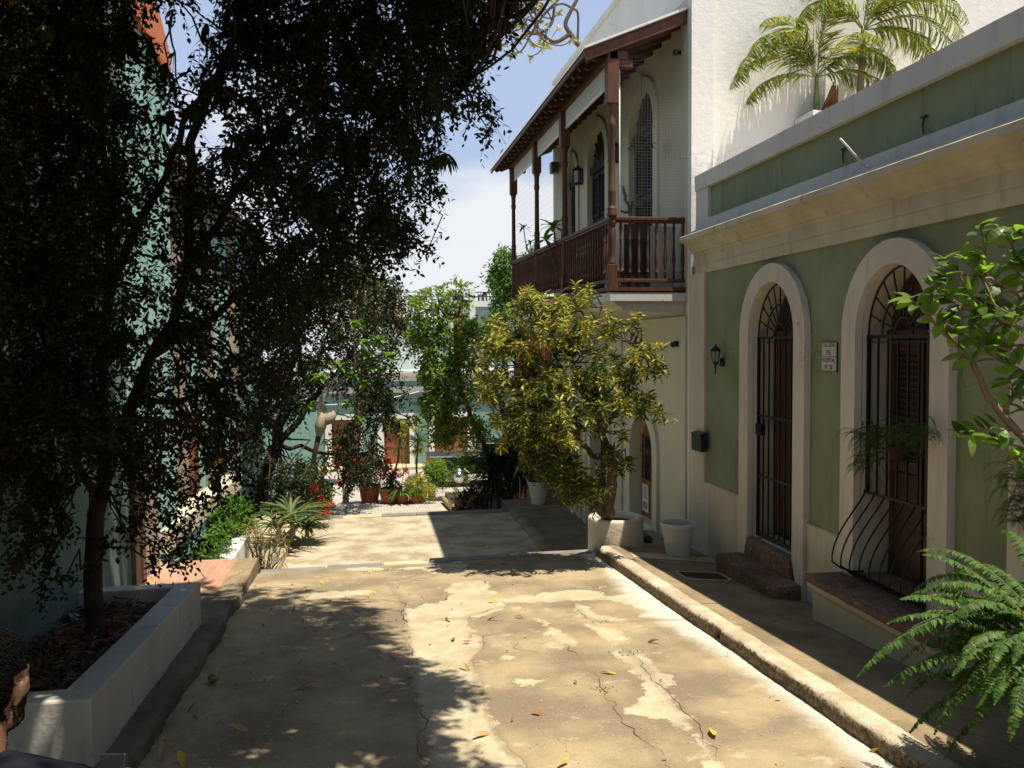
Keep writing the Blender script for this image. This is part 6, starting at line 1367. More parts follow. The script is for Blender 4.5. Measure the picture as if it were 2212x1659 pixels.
# mango boughs hanging in from above
def mango():
    t = thing('mango_tree', 'mango tree boughs with long drooping leaves hanging among the dark crown at the top left', 'tree', (-4.6, 9.2, -2.7)); L = Leaves(); mb = MB()
    A = lambda x, y, Y: np.array(atY(x, y, Y))
    mb.tube([(-4.6, 9.2, -2.7), (-4.5, 9.1, 3.5), (-4.0, 8.8, 5.9), (-2.4, 8.4, 6.3), (-.8, 8.0, 5.2)], [.2, .18, .14, .08, .05], 10)
    for (x, y, Y, n) in [(360, 170, 6.2, 10), (390, 200, 6.2, 10), (350, 230, 6.2, 8), (540, 280, 6.5, 12), (560, 310, 6.5, 10), (500, 300, 6.5, 8), (690, 250, 6.6, 10), (840, 60, 6.4, 14), (900, 90, 6.4, 12), (960, 60, 6.4, 14), (1000, 90, 6.4, 12), (880, 170, 6.4, 12), (930, 120, 6.4, 14), (905, 260, 6.3, 12), (925, 320, 6.3, 12), (880, 340, 6.3, 12), (900, 370, 6.3, 8), (760, 300, 6.6, 10), (800, 200, 6.6, 10), (1040, 10, 6.3, 12), (620, 120, 6.5, 10), (700, 60, 6.5, 10), (480, 40, 6.4, 8), (150, 20, 5.8, 10), (60, 100, 5.5, 8), (830, 450, 6.5, 8), (940, 180, 6.3, 12)]:
        c = A(x, y, Y); s_ = c+np.array([rng.normal()*.1, .1, .5]); mb.tube(wiggle(s_, c, 4, .1), [.008, .007, .006, .005, .004], 5)
        for k in range(2):
            h = c+rng.normal(size=3)*.08; a_ = rng.random(n)*6.28; L.add(T_long(4, .5), np.repeat(h[None], n, 0), np.stack([np.cos(a_), np.sin(a_), rng.uniform(-1.4, .2, n)], 1), np.array([0, 0, 1.]), rng.uniform(.10, .17, n), .028)
    L.build('leaves', [M['lf_mango']], t); mb.build('branches', M['barkgrey'], t)
mango()
# dark tree further down on the left
def tree2():
    base = (-3.4, 25, -4.95); t = thing('dense_tree', 'dense dark tree over the lane on the left with drooping leafy edges', 'tree', base); mb = MB(); nodes = []; L = Leaves()
    A = lambda x, y, Y: np.array(atY(x, y, Y))
    for P, r0, r1 in (([base, A(600, 960, 25), A(620, 820, 25), A(650, 700, 25), A(680, 560, 25)], .2, .07), ([A(600, 960, 25), A(680, 860, 25.4), A(760, 760, 25.8), A(840, 660, 25.8)], .1, .04), ([A(620, 820, 25), A(700, 760, 25), A(800, 880, 25.2)], .07, .03), ([A(600, 960, 25), A(700, 980, 25.4), A(800, 985, 25.8)], .07, .03)):
        Q = [np.array(P[0], float)]
        for a, b in zip(P[:-1], P[1:]): Q += wiggle(a, b, 4, .05)[1:]
        mb.tube(Q, list(np.linspace(r0, r1, len(Q))), 9); nodes += Q[4:]
    nodes_ = np.array(nodes)
    poly = [(470, 640), (640, 560), (760, 570), (840, 580), (885, 610), (890, 650), (890, 710), (872, 760), (850, 790), (845, 840), (828, 850), (845, 885), (880, 905), (838, 925), (800, 950), (815, 995), (780, 1035), (700, 1065), (600, 1050), (540, 1000), (490, 900)]
    def blob(x, y, r, Y, n):
        c = A(x, y, Y); s_ = nodes_[np.argmin(np.linalg.norm(nodes_-c, axis=1))]; mb.tube(wiggle(s_, c, 5, .1), [.03, .025, .02, .016, .012, .01], 4)
        mi = 1 if (x > 780 and rng.random() < .4) else 0
        sprays(L, c, r*Y/1850, n, .115, .062, per=11, slen=.5, droop=.8, mi=mi, shell=.0)
    for gx in np.arange(470, 920, 46):
        for gy in np.arange(560, 1070, 46):
            x = gx+rng.uniform(-18, 18); y = gy+rng.uniform(-18, 18)
            if not inpoly(x, y, poly): continue
            if 555 < x < 705 and 925 < y < 1015: continue
            if 700 < x < 745 and 845 < y < 930 and rng.random() < .6: continue
            for Y in ((23.2, 25.2, 27.0) if y < 930 or x > 800 else (20.4, 23.2, 25.2)): blob(x, y, 34, Y+rng.uniform(-.5, .5)*(Y > 21), 13)
    for x, y, r in ((885, 905, 8), (900, 908, 5), (860, 920, 12), (850, 800, 12), (870, 835, 8), (880, 850, 6), (905, 650, 12), (835, 1010, 12), (845, 1030, 8), (760, 1060, 14), (640, 1060, 18), (850, 700, 20), (890, 760, 10), (560, 1060, 20), (700, 1070, 14)): blob(x, y, r, 23.5, max(3, r//3))
    L.build('crown', [M['lf_near'], M['lf_mid']], t); mb.build('trunk', M['bark'], t, fix=False)
tree2()
# pale knobbly frangipani stump with bright rosettes in front of the dark tree
A = lambda x, y, Y=21.4: np.array(atY(x, y, Y))
t = thing('frangipani_tree', 'pale knobbly frangipani limb with bright leaf rosettes in front of the dense dark tree', 'tree', (-1.75, 21.8, -4.95)); mb = MB(); L = Leaves()
lt = MB(); lt.tube([(-1.75, 21.8, -5.0), A(668, 1060), A(680, 980), A(690, 935)], [.09, .07, .06, .07], 10); lt.build('lower_trunk', M['bark'], t); mb.tube([A(689, 942), A(692, 922), A(700, 892)], [.07, .14, .12], 12); mb.tube([A(694, 915), A(712, 905), A(724, 890)], [.08, .15, .07], 12); mb.tube([A(700, 890), A(694, 868), A(706, 850), A(708, 838)], [.08, .075, .055, .04], 10)
for q in ((A(708, 838), A(692, 815)), (A(700, 890), A(668, 878)), (A(722, 892), A(750, 872)), (A(722, 892), A(778, 905)), (A(706, 850), A(765, 810)), (A(706, 850), A(795, 770)), (A(750, 872), A(830, 800)), (A(708, 838), A(735, 790))):
    mb.tube(wiggle(q[0], q[1], 5, .08), [.022, .02, .018, .016, .014, .012], 7); whorl(L, q[1], 13, .34, .10, T4, (-.3, 1.2))
for q in (A(785, 740), A(805, 790), A(790, 830), A(840, 770), A(768, 700), A(820, 735)): whorl(L, q, 13, .34, .10, T4, (-.3, 1.2)); mb.tube(wiggle(A(765, 810), q, 4, .05), .012, 5)
L.build('leaves', [M['lf_bush']], t); mb.build('trunk', M['barkpale'], t)
# left shrubs
def shrub(name, label, pts, n, lL, lW, mat, base, T=T_SIMPLE, stem='barkgrey', per=8, slen=.25, **k):
    t = thing(name, label, 'shrub', base); L = Leaves(); mb = MB()
    for c, r in pts: ball(L, np.array(c), r, int(n*r*r*12), lL, lW, T, per=per, slen=slen, **k); [mb.tube(wiggle(base, np.array(c)+rdir(1)[0]*r*.6, 5, .08), [.016, .013, .01, .008, .006, .004], 5) for i in range(3)]
    L.build('foliage', [M[mat]], t); mb.build('stems', M[stem], t); return t
a = lambda x, y, Y: tuple(atY(x, y, Y))
shrub('green_shrub', 'bright green leafy shrub against the low aqua wall', [(a(505, 1105, 14.6), .26), (a(525, 1120, 14.8), .2), (a(480, 1125, 14.4), .2)], 190, .10, .035, 'lf_bush', (-2.4, 14.3, -3.99))
shrub('low_shrub', 'low green groundcover shrub behind the brick landing', [(a(425, 1198, 12.4), .10), (a(448, 1185, 12.6), .13), (a(470, 1165, 12.9), .13), (a(490, 1145, 13.4), .12)], 300, .09, .03, 'lf_bush', (-2.4, 12.7, -3.99))
def small_croton():
    base = np.array([-1.76, 14.2, -3.80]); t = thing('small_croton', 'small many stemmed croton with narrow yellow leaves at the edge of the first step', 'shrub', tuple(base)); mb = MB(); L = Leaves()
    for i in range(46):
        x = rng.normal()*27+572; y = rng.uniform(1105, 1200) if rng.random() < .8 else rng.uniform(1190, 1220); q = np.array(atY(np.clip(x, 530, 615), y, 14.2+rng.normal()*.15))
        mb.tube(wiggle(base+rng.normal(size=3)*[.05, .05, 0], q, 5, .06), [.010, .008, .007, .006, .005, .004], 5); n = 9; a_ = np.arange(n)*2.4+rng.random()*6; P = q-np.array([0, 0, 1])*np.linspace(.16, 0, n)[:, None]
        L.add(T3, P, np.stack([np.cos(a_), np.sin(a_), np.linspace(-.1, 1.2, n)], 1), np.array([0, 0, 1.]), rng.uniform(.08, .15, n), .014)
    L.build('foliage', [M['lf_gold']], t); mb.build('stems', M['barkgrey'], t)
small_croton()
for (x, y, Y, n, L0, lab) in ((628, 1065, 17.2, 70, .85, 'tall striped strap leaved clump left of the lane under the dense tree'), (662, 1085, 17.6, 60, .7, 'striped strap leaved clump nearest the lower steps'), (600, 1080, 16.6, 50, .65, 'striped strap leaved clump nearest the small croton')):
    q = np.array(atY(x, y, Y)); q[2] = max(q[2]-.55, -3.8); 
    tp = strap_clump('strap_leaf_plant', lab, q, n, L0, .06, 'lf_strap', (.6, 2.6)); mb = MB(); mb.tube(wiggle((q[0], q[1], -3.85), q+np.array([0, 0, .1]), 4, .04), .045, 7); mb.build('stem', M['barkpale'], tp)
q = np.array(atY(694, 1118, 19.0)); q[2] = -3.79; t, p = pot(0, 0, .2, .3, 'terracotta_pot', 'terracotta pot with red flowers left of the lower steps', None, loc=tuple(q)); tp = thing('flowering_plant', 'red flowered plant in the terracotta pot left of the lower steps', 'plant', tuple(q+[0, 0, .25]))
L = Leaves(); ball(L, q+[0, 0, .5], .28, 90, .10, .04, per=7, slen=.3); ball(L, q+[-.1, 0, 1.0], .25, 50, .10, .04, per=7, slen=.3); L.build('foliage', [M['lf_mid']], tp); L = Leaves(); [ball(L, q+np.array(c), .08, 12, .08, .06, per=4, slen=.08) for c in ((.08, -.2, .2), (.15, -.1, .35), (0, -.15, .5), (-.1, -.1, .75))]; L.build('flowers', [M['fl_red']], tp)

# ================================================================== RIGHT foreground plants
def sword_fern():
    c0 = np.array([3.42, 3.78, -1.46]); t = thing('sword_fern', 'lush arching sword fern at the lower right beside the window bench', 'fern', (c0[0], c0[1], zs(3.4, 3.8))); L = Leaves(); mb = MB()
    for i in range(170):
        a_ = rng.uniform(0, 6.28); e = rng.uniform(-.25, 1.05); st_ = c0+np.array([math.cos(a_)*.12, math.sin(a_)*.12, rng.uniform(-.35, .1)]); ln = rng.uniform(.42, .74)
        frond(L, mb, st_, (math.cos(a_), math.sin(a_), e), ln, rng.uniform(1.2, 2.1), 40, .056, .018, T=T3, stem_r=.0035, vee=.1, lean=.25, start=.06, curve=1.8)
    for (x, y), (ex, ey) in (((2120, 1300), (1890, 1460)), ((2150, 1270), (2000, 1235)), ((2140, 1330), (1960, 1330)), ((2150, 1450), (2010, 1590)), ((2160, 1500), (2080, 1640)), ((2150, 1400), (1950, 1500))):
        s_ = np.array(atY(x, y, 3.8)); d = np.array(atY(ex, ey, 3.9))-s_; ln = np.linalg.norm(d)*1.15; frond(L, mb, s_, d+np.array([0, 0, .18]), ln, .9, 42, .056, .018, T=T3, stem_r=.0035, vee=.1, lean=.25, start=.02)
    L.build('fronds', [M['lf_fern']], t); mb.build('stems', simple('fern_rachis', (.16, .14, .05), .6), t)
    tp = thing('fern_pot', 'clay pot on a stand under the sword fern', 'plant pot', (c0[0], c0[1], zs(3.4, 3.8))); b = MB(); z0 = zs(3.4, 3.8); b.lathe([(.16, 0), (.17, .02), (.09, .06), (.08, .55), (.14, .62), (.18, .82), (.19, .83), (.19, .87), (.17, .87), (.16, .82), (0, .82)], (c0[0], c0[1], z0), 24, cap=False); b.build('pot', M['soil'], tp)
sword_fern()
def sapling():
    Y = 3.3; A = lambda x, y, Y=Y: np.array(atY(x, y, Y*1.0 if Y < 3.6 else 3.3)); z0 = zs(3.5, 2.9); t = thing('sapling', 'young tree with glossy bright leaves reaching in from the right edge', 'tree', (3.5, 2.9, z0)); mb = MB(); L = Leaves()
    def br(pts, r0, r1, leaves=0, ls=(.075, .115)):
        P = [np.array(p, float) for p in pts]; Q = [P[0]]
        for a, b in zip(P[:-1], P[1:]): Q += wiggle(a, b, 4, .04)[1:]
        mb.tube(Q, list(np.linspace(r0, r1, len(Q))), 8); Q = np.array(Q)
        for i in range(leaves):
            f = (i+.6)/leaves*(len(Q)-1.001); k = int(f); q = Q[k]*(1-f+k)+Q[k+1]*(f-k); d = norm(Q[k+1]-Q[k]); s_ = norm(np.cross(d, rdir(1)[0])); ld = d*.5+s_*(1 if i % 2 else -1)*.9+np.array([0, 0, .15])
            L.add(T_long(5, .35), [q], ld, np.array([0, -.35, 1])+rng.normal(size=3)*.45, rng.uniform(*ls), rng.uniform(.034, .050))
        e = Q[-1]; 
        if leaves: n = 4; a_ = rng.random(n)*6.28; L.add(T_long(5, .35), np.repeat(e[None], n, 0), np.stack([np.cos(a_), np.sin(a_), rng.uniform(.1, .9, n)], 1), np.array([0, -.3, 1.]), rng.uniform(*ls, n), .042)
    br([(3.5, 2.9, z0), (3.5, 2.9, -1.4), A(2330, 1010, 3.1), A(2200, 935), A(2160, 890), A(2130, 850), A(2100, 780)], .024, .012)
    br([A(2100, 780), A(2070, 750), A(2020, 700), A(1985, 660), A(1965, 645)], .009, .004, 16)
    br([A(2100, 780), A(2130, 730), A(2170, 690), A(2230, 640)], .009, .004, 14)
    br([A(2300, 700), A(2230, 690), A(2160, 670), A(2080, 660), A(2040, 640)], .009, .004, 18)
    br([A(2290, 730), A(2160, 690, 3.25), A(2120, 600), A(2130, 540), A(2118, 490)], .009, .003, 16)
    br([A(2290, 790), A(2220, 750), A(2170, 735), A(2100, 710), A(2030, 690)], .007, .003, 14)
    br([A(2160, 890), A(2190, 860), A(2260, 840)], .008, .004, 9); br([A(2200, 935), A(2150, 925), A(2105, 930), A(2090, 940)], .006, .003, 12)
    br([A(2330, 1010, 3.1), A(2290, 800, 3.2), A(2300, 650), A(2260, 560), A(2200, 500)], .014, .005, 14); br([A(2290, 720), A(2200, 640), A(2140, 600), A(2060, 590), A(2035, 600)], .007, .003, 16); br([A(2240, 640), A(2210, 600), A(2180, 570)], .006, .003, 9)
    br([A(2230, 980), A(2200, 1000), A(2160, 960)], .006, .003, 8); br([A(2260, 690), A(2190, 680, 3.25), A(2130, 650, 3.25), A(2110, 690, 3.25)], .006, .003, 12)
    for (x0, y0), (x1, y1), k_ in (((2260, 700), (2080, 560), 14), ((2300, 820), (2130, 760), 14), ((2240, 620), (2170, 500), 12), ((2290, 760), (2060, 720), 16), ((2250, 900), (2180, 820), 10), ((2300, 620), (2200, 560), 12), ((2170, 700), (2040, 560), 12), ((2160, 690), (2000, 610), 12), ((2280, 960), (2150, 950), 10)):
        br([A(x0, y0), A((x0+x1)/2, (y0+y1)/2+15), A(x1, y1)], .006, .003, k_)
    L.build('crown', [M['lf_sap']], t); mb.build('trunk', bark('sapling_bark', (.20, .13, .08), (.32, .23, .15)), t)
    tp = thing('sapling_pot', 'clay pot of the young tree at the right edge', 'plant pot', (3.5, 2.9, z0)); b = MB(); b.lathe(potmesh(.2, .35), (3.5, 2.9, z0), 20, cap=False); b.lathe([(0, .3), (.18, .3)], (3.5, 2.9, z0), 20, cap=False); b.build('pot', M['terracotta'], tp)
sapling()

# ================================================================== fallen leaves
def leaf_proto(name, mat, L0, W0, curl, seed):
    T = T_long(5, curl, 1.2); L = Leaves(); L.add(T, [[-L0/2, 0, .012+max(0, curl)*L0*.4]], [1, 0, .0], [0, 0, 1], L0, W0); o = L.build(name, [M[mat]], None, (0, 0, 0)); return o
protos = {'y': leaf_proto('fallen_leaf', 'dead_y', .13, .035, .22, 1), 'y2': leaf_proto('fallen_leaf', 'dead_y', .07, .03, .3, 2), 'b': leaf_proto('fallen_leaf', 'dead_b', .10, .035, .5, 3), 'b2': leaf_proto('fallen_leaf', 'dead_b', .055, .025, .4, 4), 't': leaf_proto('fallen_leaf', 'dead_t', .15, .032, .3, 5), 't2': leaf_proto('fallen_leaf', 'dead_t', .045, .02, .3, 6)}
used = set()
def drop(kind, x, y, z, rz, label, group=None, s=1.0):
    o = protos[kind]
    if kind in used: o = o.copy(); COL.objects.link(o)
    used.add(kind); o.location = (x, y, z); o.rotation_euler = (rng.normal()*.12, rng.normal()*.12, rz); o.scale = (s, s, s); tag(o, label, 'leaf', group); 
    if not group and 'group' in o: del o['group']
def onr(cx, cy): p = atG(*C2(cx, cy), 2.245, .059); return p
spec = [('y', 920, 613, 'curled yellow leaf in mid road near the first step'), ('y', 665, 846, 'short yellow leaf beside the pink petals'), ('t', 910, 722, 'pale narrow leaf on the road, left of two similar ones'), ('b', 1090, 708, 'tan curled leaf right of the pale narrow one'), ('t', 745, 1032, 'long straight pale leaf lying across the light concrete band'), ('t', 850, 1456, 'long pale leaf blade touching the crack near the bottom'),
        ('y', 1640, 1060, 'bent yellow leaf and twig on the right side of the road'), ('b', 1205, 1320, 'brown leaf standing out on the grey slab at the lower middle'), ('b', 285, 975, 'brown leaf at the edge of the tree shade'), ('y2', 200, 955, 'small bright yellow leaf in the tree shade edge'), ('b', 400, 1090, 'brown leaf on the long crack'), ('y', 1350, 1640, 'bright yellow leaf at the very bottom of the road'), ('b', 620, 590, 'curled brown leaf just past the first crack crossing'),
        ('t', 630, 722, 'thin tan leaf at the head of the light band'), ('b', 120, 830, 'brown leaf in the shade by the left slab crack'), ('b', 1570, 515, 'brown leaf near the right kerb'), ('b', 1750, 430, 'reddish leaf at the foot of the right kerb'), ('t', 1930, 865, 'tan leaf on the right slab')]
for k_, cx, cy, lab in spec: p = onr(cx, cy); drop(k_, *p, rng.uniform(0, 6.28), lab)
C3 = lambda x, y: (1460+.3414*x, 1093+.3414*y); C1 = lambda x, y: (.3414*x, 1093+.3414*y)
for k_, f, cx, cy, lab, s in (('y', C3, 240, 1440, 'large yellow leaf on the road below the right kerb', 1.4), ('y', C3, 1290, 1560, 'yellow leaf against the right kerb near the bottom edge', 1.2), ('y', C1, 1930, 1150, 'large yellow leaf lying in the tree shade', 1.5), ('t', C1, 1520, 1420, 'tan curved leaf in the shade left of centre', 1.2), ('t', C1, 1020, 1595, 'long tan leaf beside the left kerb near the bottom', 1.4), ('b', C1, 1330, 740, 'brown leaf at the foot of the left kerb', 1.2), ('y2', C1, 1380, 1060, 'yellow leaf beside the green mango', 1.3), ('y', C1, 1150, 1625, 'yellow brown leaf at the bottom left of the road', 1.4), ('b', C1, 1210, 1290, 'brown leaf heap by the left kerb', 1.2)):
    p = atG(*f(cx, cy), 2.245, .059); drop(k_, *p, rng.uniform(0, 6.28), lab, None, s)
for i in range(150):
    if i < 95: x = -1.40+abs(rng.normal())*.9; y = rng.uniform(3.6, 10.5)
    else: x = rng.uniform(-1.3, 3.0); y = rng.uniform(3.8, 11.2)
    if x > 3.0: continue
    k_ = rng.choice(['b2', 't2', 'y2'], p=[.4, .4, .2]); nm = {'b2': ('small brown dry leaf fallen on the road', 'small brown leaves on the road'), 't2': ('tiny tan dry leaf fallen on the road', 'tiny tan leaves on the road'), 'y2': ('small yellow leaf fallen on the road', 'small yellow leaves on the road')}[k_]
    drop(k_, x, y, zr(y)+.004, rng.uniform(0, 6.28), nm[0], nm[1], rng.uniform(.5, 1.15))
L = Leaves(); n = 2600; x = np.concatenate([-1.42+abs(rng.normal(size=1700))*.9, rng.uniform(-1.4, 3.0, 500), -1.43+abs(rng.normal(size=400))*.08]); x = np.minimum(x, 3.0); y = rng.uniform(3.4, 11.2, n); u = rdir(n); u[:, 2] *= .1
L.add(T_FLAT, np.stack([x, y, -2.243-.059*y+rng.random(n)*.006], 1), u, np.array([0, 0, 1.])+rng.normal(size=(n, 3))*.25, rng.uniform(.008, .025, n), .008); tag(L.build('leaf_flecks', [M['dead_t']], loc=(0, 6, -2.6)), 'tiny dry leaf flecks and husks scattered on the road', 'leaf flecks', kind='stuff')
p = atG(*C1(1350, 1115), 2.24, .059); b = MB(); b.lathe([(0, -.045), (.022, -.038), (.036, -.015), (.038, .008), (.028, .035), (.010, .048), (0, .05)], (0, 0, 0), 18); o = b.build('green_mango', simple('green_mango_skin', (.20, .24, .04), .4, 0, .5, .3, 0, 30), loc=(0, 0, 0)); o.location = (p[0], p[1], p[2]+.036); o.rotation_euler = (R(80), 0, R(60)); tag(o, 'small green mango fallen in the tree shade near the left kerb', 'mango')
p = onr(750, 866); L = Leaves(); n = 7; a_ = rng.random(n)*6.28; L.add(T_FLAT, np.repeat(np.array(p)[None]+[0, 0, .01], n, 0), np.stack([np.cos(a_), np.sin(a_), np.full(n, .5)], 1), np.array([0, 0, 1.]), .035, .025); tag(L.build('pink_petals', [leafmat('magenta_petal', [(.5, .01, .12), (.6, .02, .2)], .2)], loc=tuple(p)), 'little heap of magenta petals on the light concrete band', 'petals')
# grass tufts in the joints
L = Leaves()
for f, cx, cy in ((C2, 1600, 735), (C2, 250, 410), (C2, 300, 405), (C2, 150, 415), (C2, 1250, 325), (C2, 1230, 335), (C2, 700, 370), (C2, 1620, 1165), (C2, 1760, 930), (C2, 1780, 945), (C1, 1900, 590), (C2, 560, 430)):
    p = atG(*f(cx, cy), 2.25, .059); n = 26; u = rdir(n); u[:, 2] = abs(u[:, 2])*.6+.2; L.add(T_FLAT, np.array(p)+rng.normal(size=(n, 3))*[.06, .03, 0], u, rdir(n), .03, .006)
tag(L.build('joint_weeds', [M['lf_bush']], loc=(0, 8, -2.7)), 'tiny green weeds growing in the cracks of the road', 'weeds', kind='stuff')
# ================================================================== the man at the lower left
def person():
    hc = np.array(atY(-26, 1482, 2.02)); yw = R(9); f = np.array([math.sin(yw), math.cos(yw), 0]); r_ = np.array([math.cos(yw), -math.sin(yw), 0]); up = np.array([0, 0, 1.0])
    tilt = R(4); hf = norm(f*math.cos(tilt)-up*math.sin(tilt)); hu = norm(up*math.cos(tilt)+f*math.sin(tilt))
    gz = zr(hc[1]); gz = -2.25-.059*hc[1]
    t = thing('person', 'bearded man with curly black hair in a dark T-shirt at the lower left corner', 'person', (hc[0], hc[1], gz))
    def Hd(x, y, z): return hc+r_*x+hf*y+hu*z        # head space
    def Bd(x, y, z): return hc+r_*x+f*y+up*(z+.04*(1.6 if z > -.9 else max(0, (z+1.6)/.7)))         # body space
    def sph(mb, fn, c, rx, ry, rz, n=16):
        vs = []; m_ = n
        for i in range(m_+1):
            th = math.pi*i/m_
            for j in range(2*n): ph = math.pi*j/n; vs.append(fn(c[0]+rx*math.sin(th)*math.cos(ph), c[1]+ry*math.sin(th)*math.sin(ph), c[2]+rz*math.cos(th)))
        fs = [(i*2*n+j, i*2*n+(j+1) % (2*n), (i+1)*2*n+(j+1) % (2*n), (i+1)*2*n+j) for i in range(m_) for j in range(2*n)]; mb.add(vs, fs, 0, True)
    def tb(mb, fn, pts, rad, n=14): mb.tube([fn(*p) for p in pts], rad, n)
    def remesh(mb, name, mat, vox, smooth=6, parent=t):
        me = bpy.data.meshes.new(name); me.from_pydata(mb.v, [], mb.f); o = bpy.data.objects.new(name, me); COL.objects.link(o)
        md = o.modifiers.new('r', 'REMESH'); md.mode = 'VOXEL'; md.voxel_size = vox; md.use_smooth_shade = True
        sm_ = o.modifiers.new('s', 'SMOOTH'); sm_.factor = .5; sm_.iterations = smooth
        dg = bpy.context.evaluated_depsgraph_get(); dg.update(); m2 = bpy.data.meshes.new_from_object(o.evaluated_get(dg)); bpy.data.objects.remove(o); m2.materials.clear(); m2.materials.append(mat); m2.name = name
        return link_mesh(name, m2, parent)
    b = MB()
    sph(b, Hd, (0, -.012, .022), .074, .095, .097); sph(b, Hd, (0, .022, -.03), .062, .068, .085); sph(b, Hd, (0, .055, -.085), .030, .026, .024)   # skull, face, chin
    sph(b, Hd, (0, .088, -.012), .013, .018, .03); sph(b, Hd, (0, .104, -.03), .015, .015, .013)                       # nose
    for s in (-1, 1):
        sph(b, Hd, (s*.036, .056, -.022), .024, .022, .020); sph(b, Hd, (s*.028, .072, .018), .024, .015, .012); sph(b, Hd, (s*.034, .058, .0), .024, .018, .020); sph(b, Hd, (s*.052, .0, -.068), .018, .036, .024)  # cheek, brow, jaw
        b.tube([Hd(s*(.078+.010*math.sin(q)), -.012-.015*math.cos(q*1.0+.4), -.008+.027*math.sin(q-.9)) for q in np.linspace(-.6, 4.0, 12)], .0055, 8); sph(b, Hd, (s*.073, -.010, -.010), .008, .014, .026)     # ear
    sph(b, Hd, (0, .082, -.058), .024, .014, .008); sph(b, Hd, (0, .080, -.067), .020, .013, .007)                      # lips
    nk = [(0, -.035, -.05), (0, -.045, -.12), (0, -.05, -.19), (0, -.06, -.25)]; tb(b, Bd, nk, [.058, .056, .060, .085])
    sph(b, Bd, (0, -.07, -.34), .165, .105, .12); tb(b, Bd, [(0, -.07, -.32), (0, -.06, -.50), (0, -.06, -.68), (0, -.06, -.82), (0, -.06, -.90)], [.135, .145, .13, .145, .13], 18)
    Wt = np.array(atY(236, 1716, 2.2))-hc; PHW = np.array([Wt@r_, Wt@f, Wt[2]-.04]); S = {}
    for s in (-1, 1):
        sh = (s*.205, -.07, -.285); S[s] = sh; sph(b, Bd, sh, .062, .062, .062)
        if s > 0: el = (.27, -.02, -.54); wr = tuple(PHW+np.array([-.02, -.07, -.10]))
        else: el = (-.25, -.10, -.57); wr = (-.26, .02, -.82)
        S[s, 'e'] = el; S[s, 'w'] = wr
        tb(b, Bd, [sh, tuple((np.array(sh)+el)/2), el], [.056, .05, .042]); tb(b, Bd, [el, tuple((np.array(el)*.6+np.array(wr)*.4)), wr], [.043, .040, .027])
        tb(b, Bd, [(s*.085, -.06, -.88), (s*.10, -.05, -1.10), (s*.10, -.035, -1.32), (s*.10, -.06, -1.50), (s*.10, -.07, (gz-hc[2])+.06)], [.092, .080, .057, .056, .038])
        tb(b, Bd, [(s*.10, -.10, (gz-hc[2])+.05), (s*.105, .04, (gz-hc[2])+.045), (s*.11, .13, (gz-hc[2])+.03)], [.042, .042, .03])
    # hands: palm plus five fingers
    Wt = np.array(atY(236, 1716, 2.2))-hc; ph = np.array([Wt@r_, Wt@f, Wt[2]-.04])      # phone centre in body space
    w = np.array(S[1, 'w']); pc = w+(ph-w)*.45; tb(b, Bd, [w, pc, ph*.75+pc*.25+np.array([0, -.0, -.03])], [.027, .036, .034], 12)
    for k in range(4):
        k0 = ph+np.array([.036, .012, -.055+.021*k]); k1 = k0+np.array([.016, .022, .004]); k2 = k0+np.array([-.01, .032, .006]); k3 = k0+np.array([-.034, .028, .004]); tb(b, Bd, [tuple(pc+np.array([.02, .0, .0])), tuple(k0), tuple(k1), tuple(k2), tuple(k3)], [.012, .0095, .009, .0085, .007], 8)
    tb(b, Bd, [tuple(pc+np.array([-.015, 0, 0])), tuple(ph+np.array([-.045, -.015, -.05])), tuple(ph+np.array([-.042, -.02, -.015]))], [.015, .011, .009], 8)
    w = np.array(S[-1, 'w']); tb(b, Bd, [tuple(w), tuple(w+np.array([0, .02, -.09]))], [.027, .036], 10)
    for k in range(4): q = w+np.array([.0, -.012+.02*k, -.10]); tb(b, Bd, [tuple(q), tuple(q+np.array([.004, .01, -.04])), tuple(q+np.array([.018, .014, -.07+.006*abs(k-1)]))], [.0095, .009, .007], 8)
    tb(b, Bd, [tuple(w+np.array([.01, .04, -.04])), tuple(w+np.array([.015, .06, -.08]))], [.012, .008], 8)
    m_ = NT('skin'); n_ = m_.noise(60, 4); k_ = m_.noise(12, 3); m_.color(m_.mix(m_.ss(k_, .3, .7), (.22, .105, .06), (.31, .16, .10))).rough(.5, .4).bump(n_, .15, .002); m_.b.inputs['Subsurface Weight'].default_value = .12; m_.b.inputs['Subsurface Radius'].default_value = (.02, .008, .004); skin = m_.mat
    body = remesh(b, 'body', skin, .0045, 4)
    hair = simple('black_curly_hair', (.006, .005, .004), .85, 0, .12, .4, .8, 160)
    from mathutils.bvhtree import BVHTree
    bt = BVHTree.FromPolygons([v.co+ORG[t.name] for v in body.data.vertices], [p.vertices[:] for p in body.data.polygons])
    def hit(x, y, z, oz=0.0):
        o_ = Vector(Hd(0, 0, oz)); d = (Vector(Hd(x, y, z+oz))-o_).normalized(); q = bt.ray_cast(o_+d*.16, -d); return q[0], d
    body.data.materials.append(hair)
    for p_ in body.data.polygons:
        v = np.array(p_.center)+np.array(ORG[t.name])-hc; x, y, z = float(v@r_), float(v@hf), float(v@hu)
        if abs(x) > .068 and -.04 < y < .012 and -.05 < z < .03: continue
        if (z > .062 and y < .045) or (z > .075) or (y < .0 and z > .0) or (y < -.03 and z > -.065): p_.material_index = 1
    h = MB()
    def curl(p, r):
        bm_ = [p+Vector(q)*r for q in ((1, 0, 0), (-1, 0, 0), (0, 1, 0), (0, -1, 0), (0, 0, 1), (0, 0, -1))]
        h.add(bm_, [(0, 2, 4), (2, 1, 4), (1, 3, 4), (3, 0, 4), (2, 0, 5), (1, 2, 5), (3, 1, 5), (0, 3, 5)], 0, True)
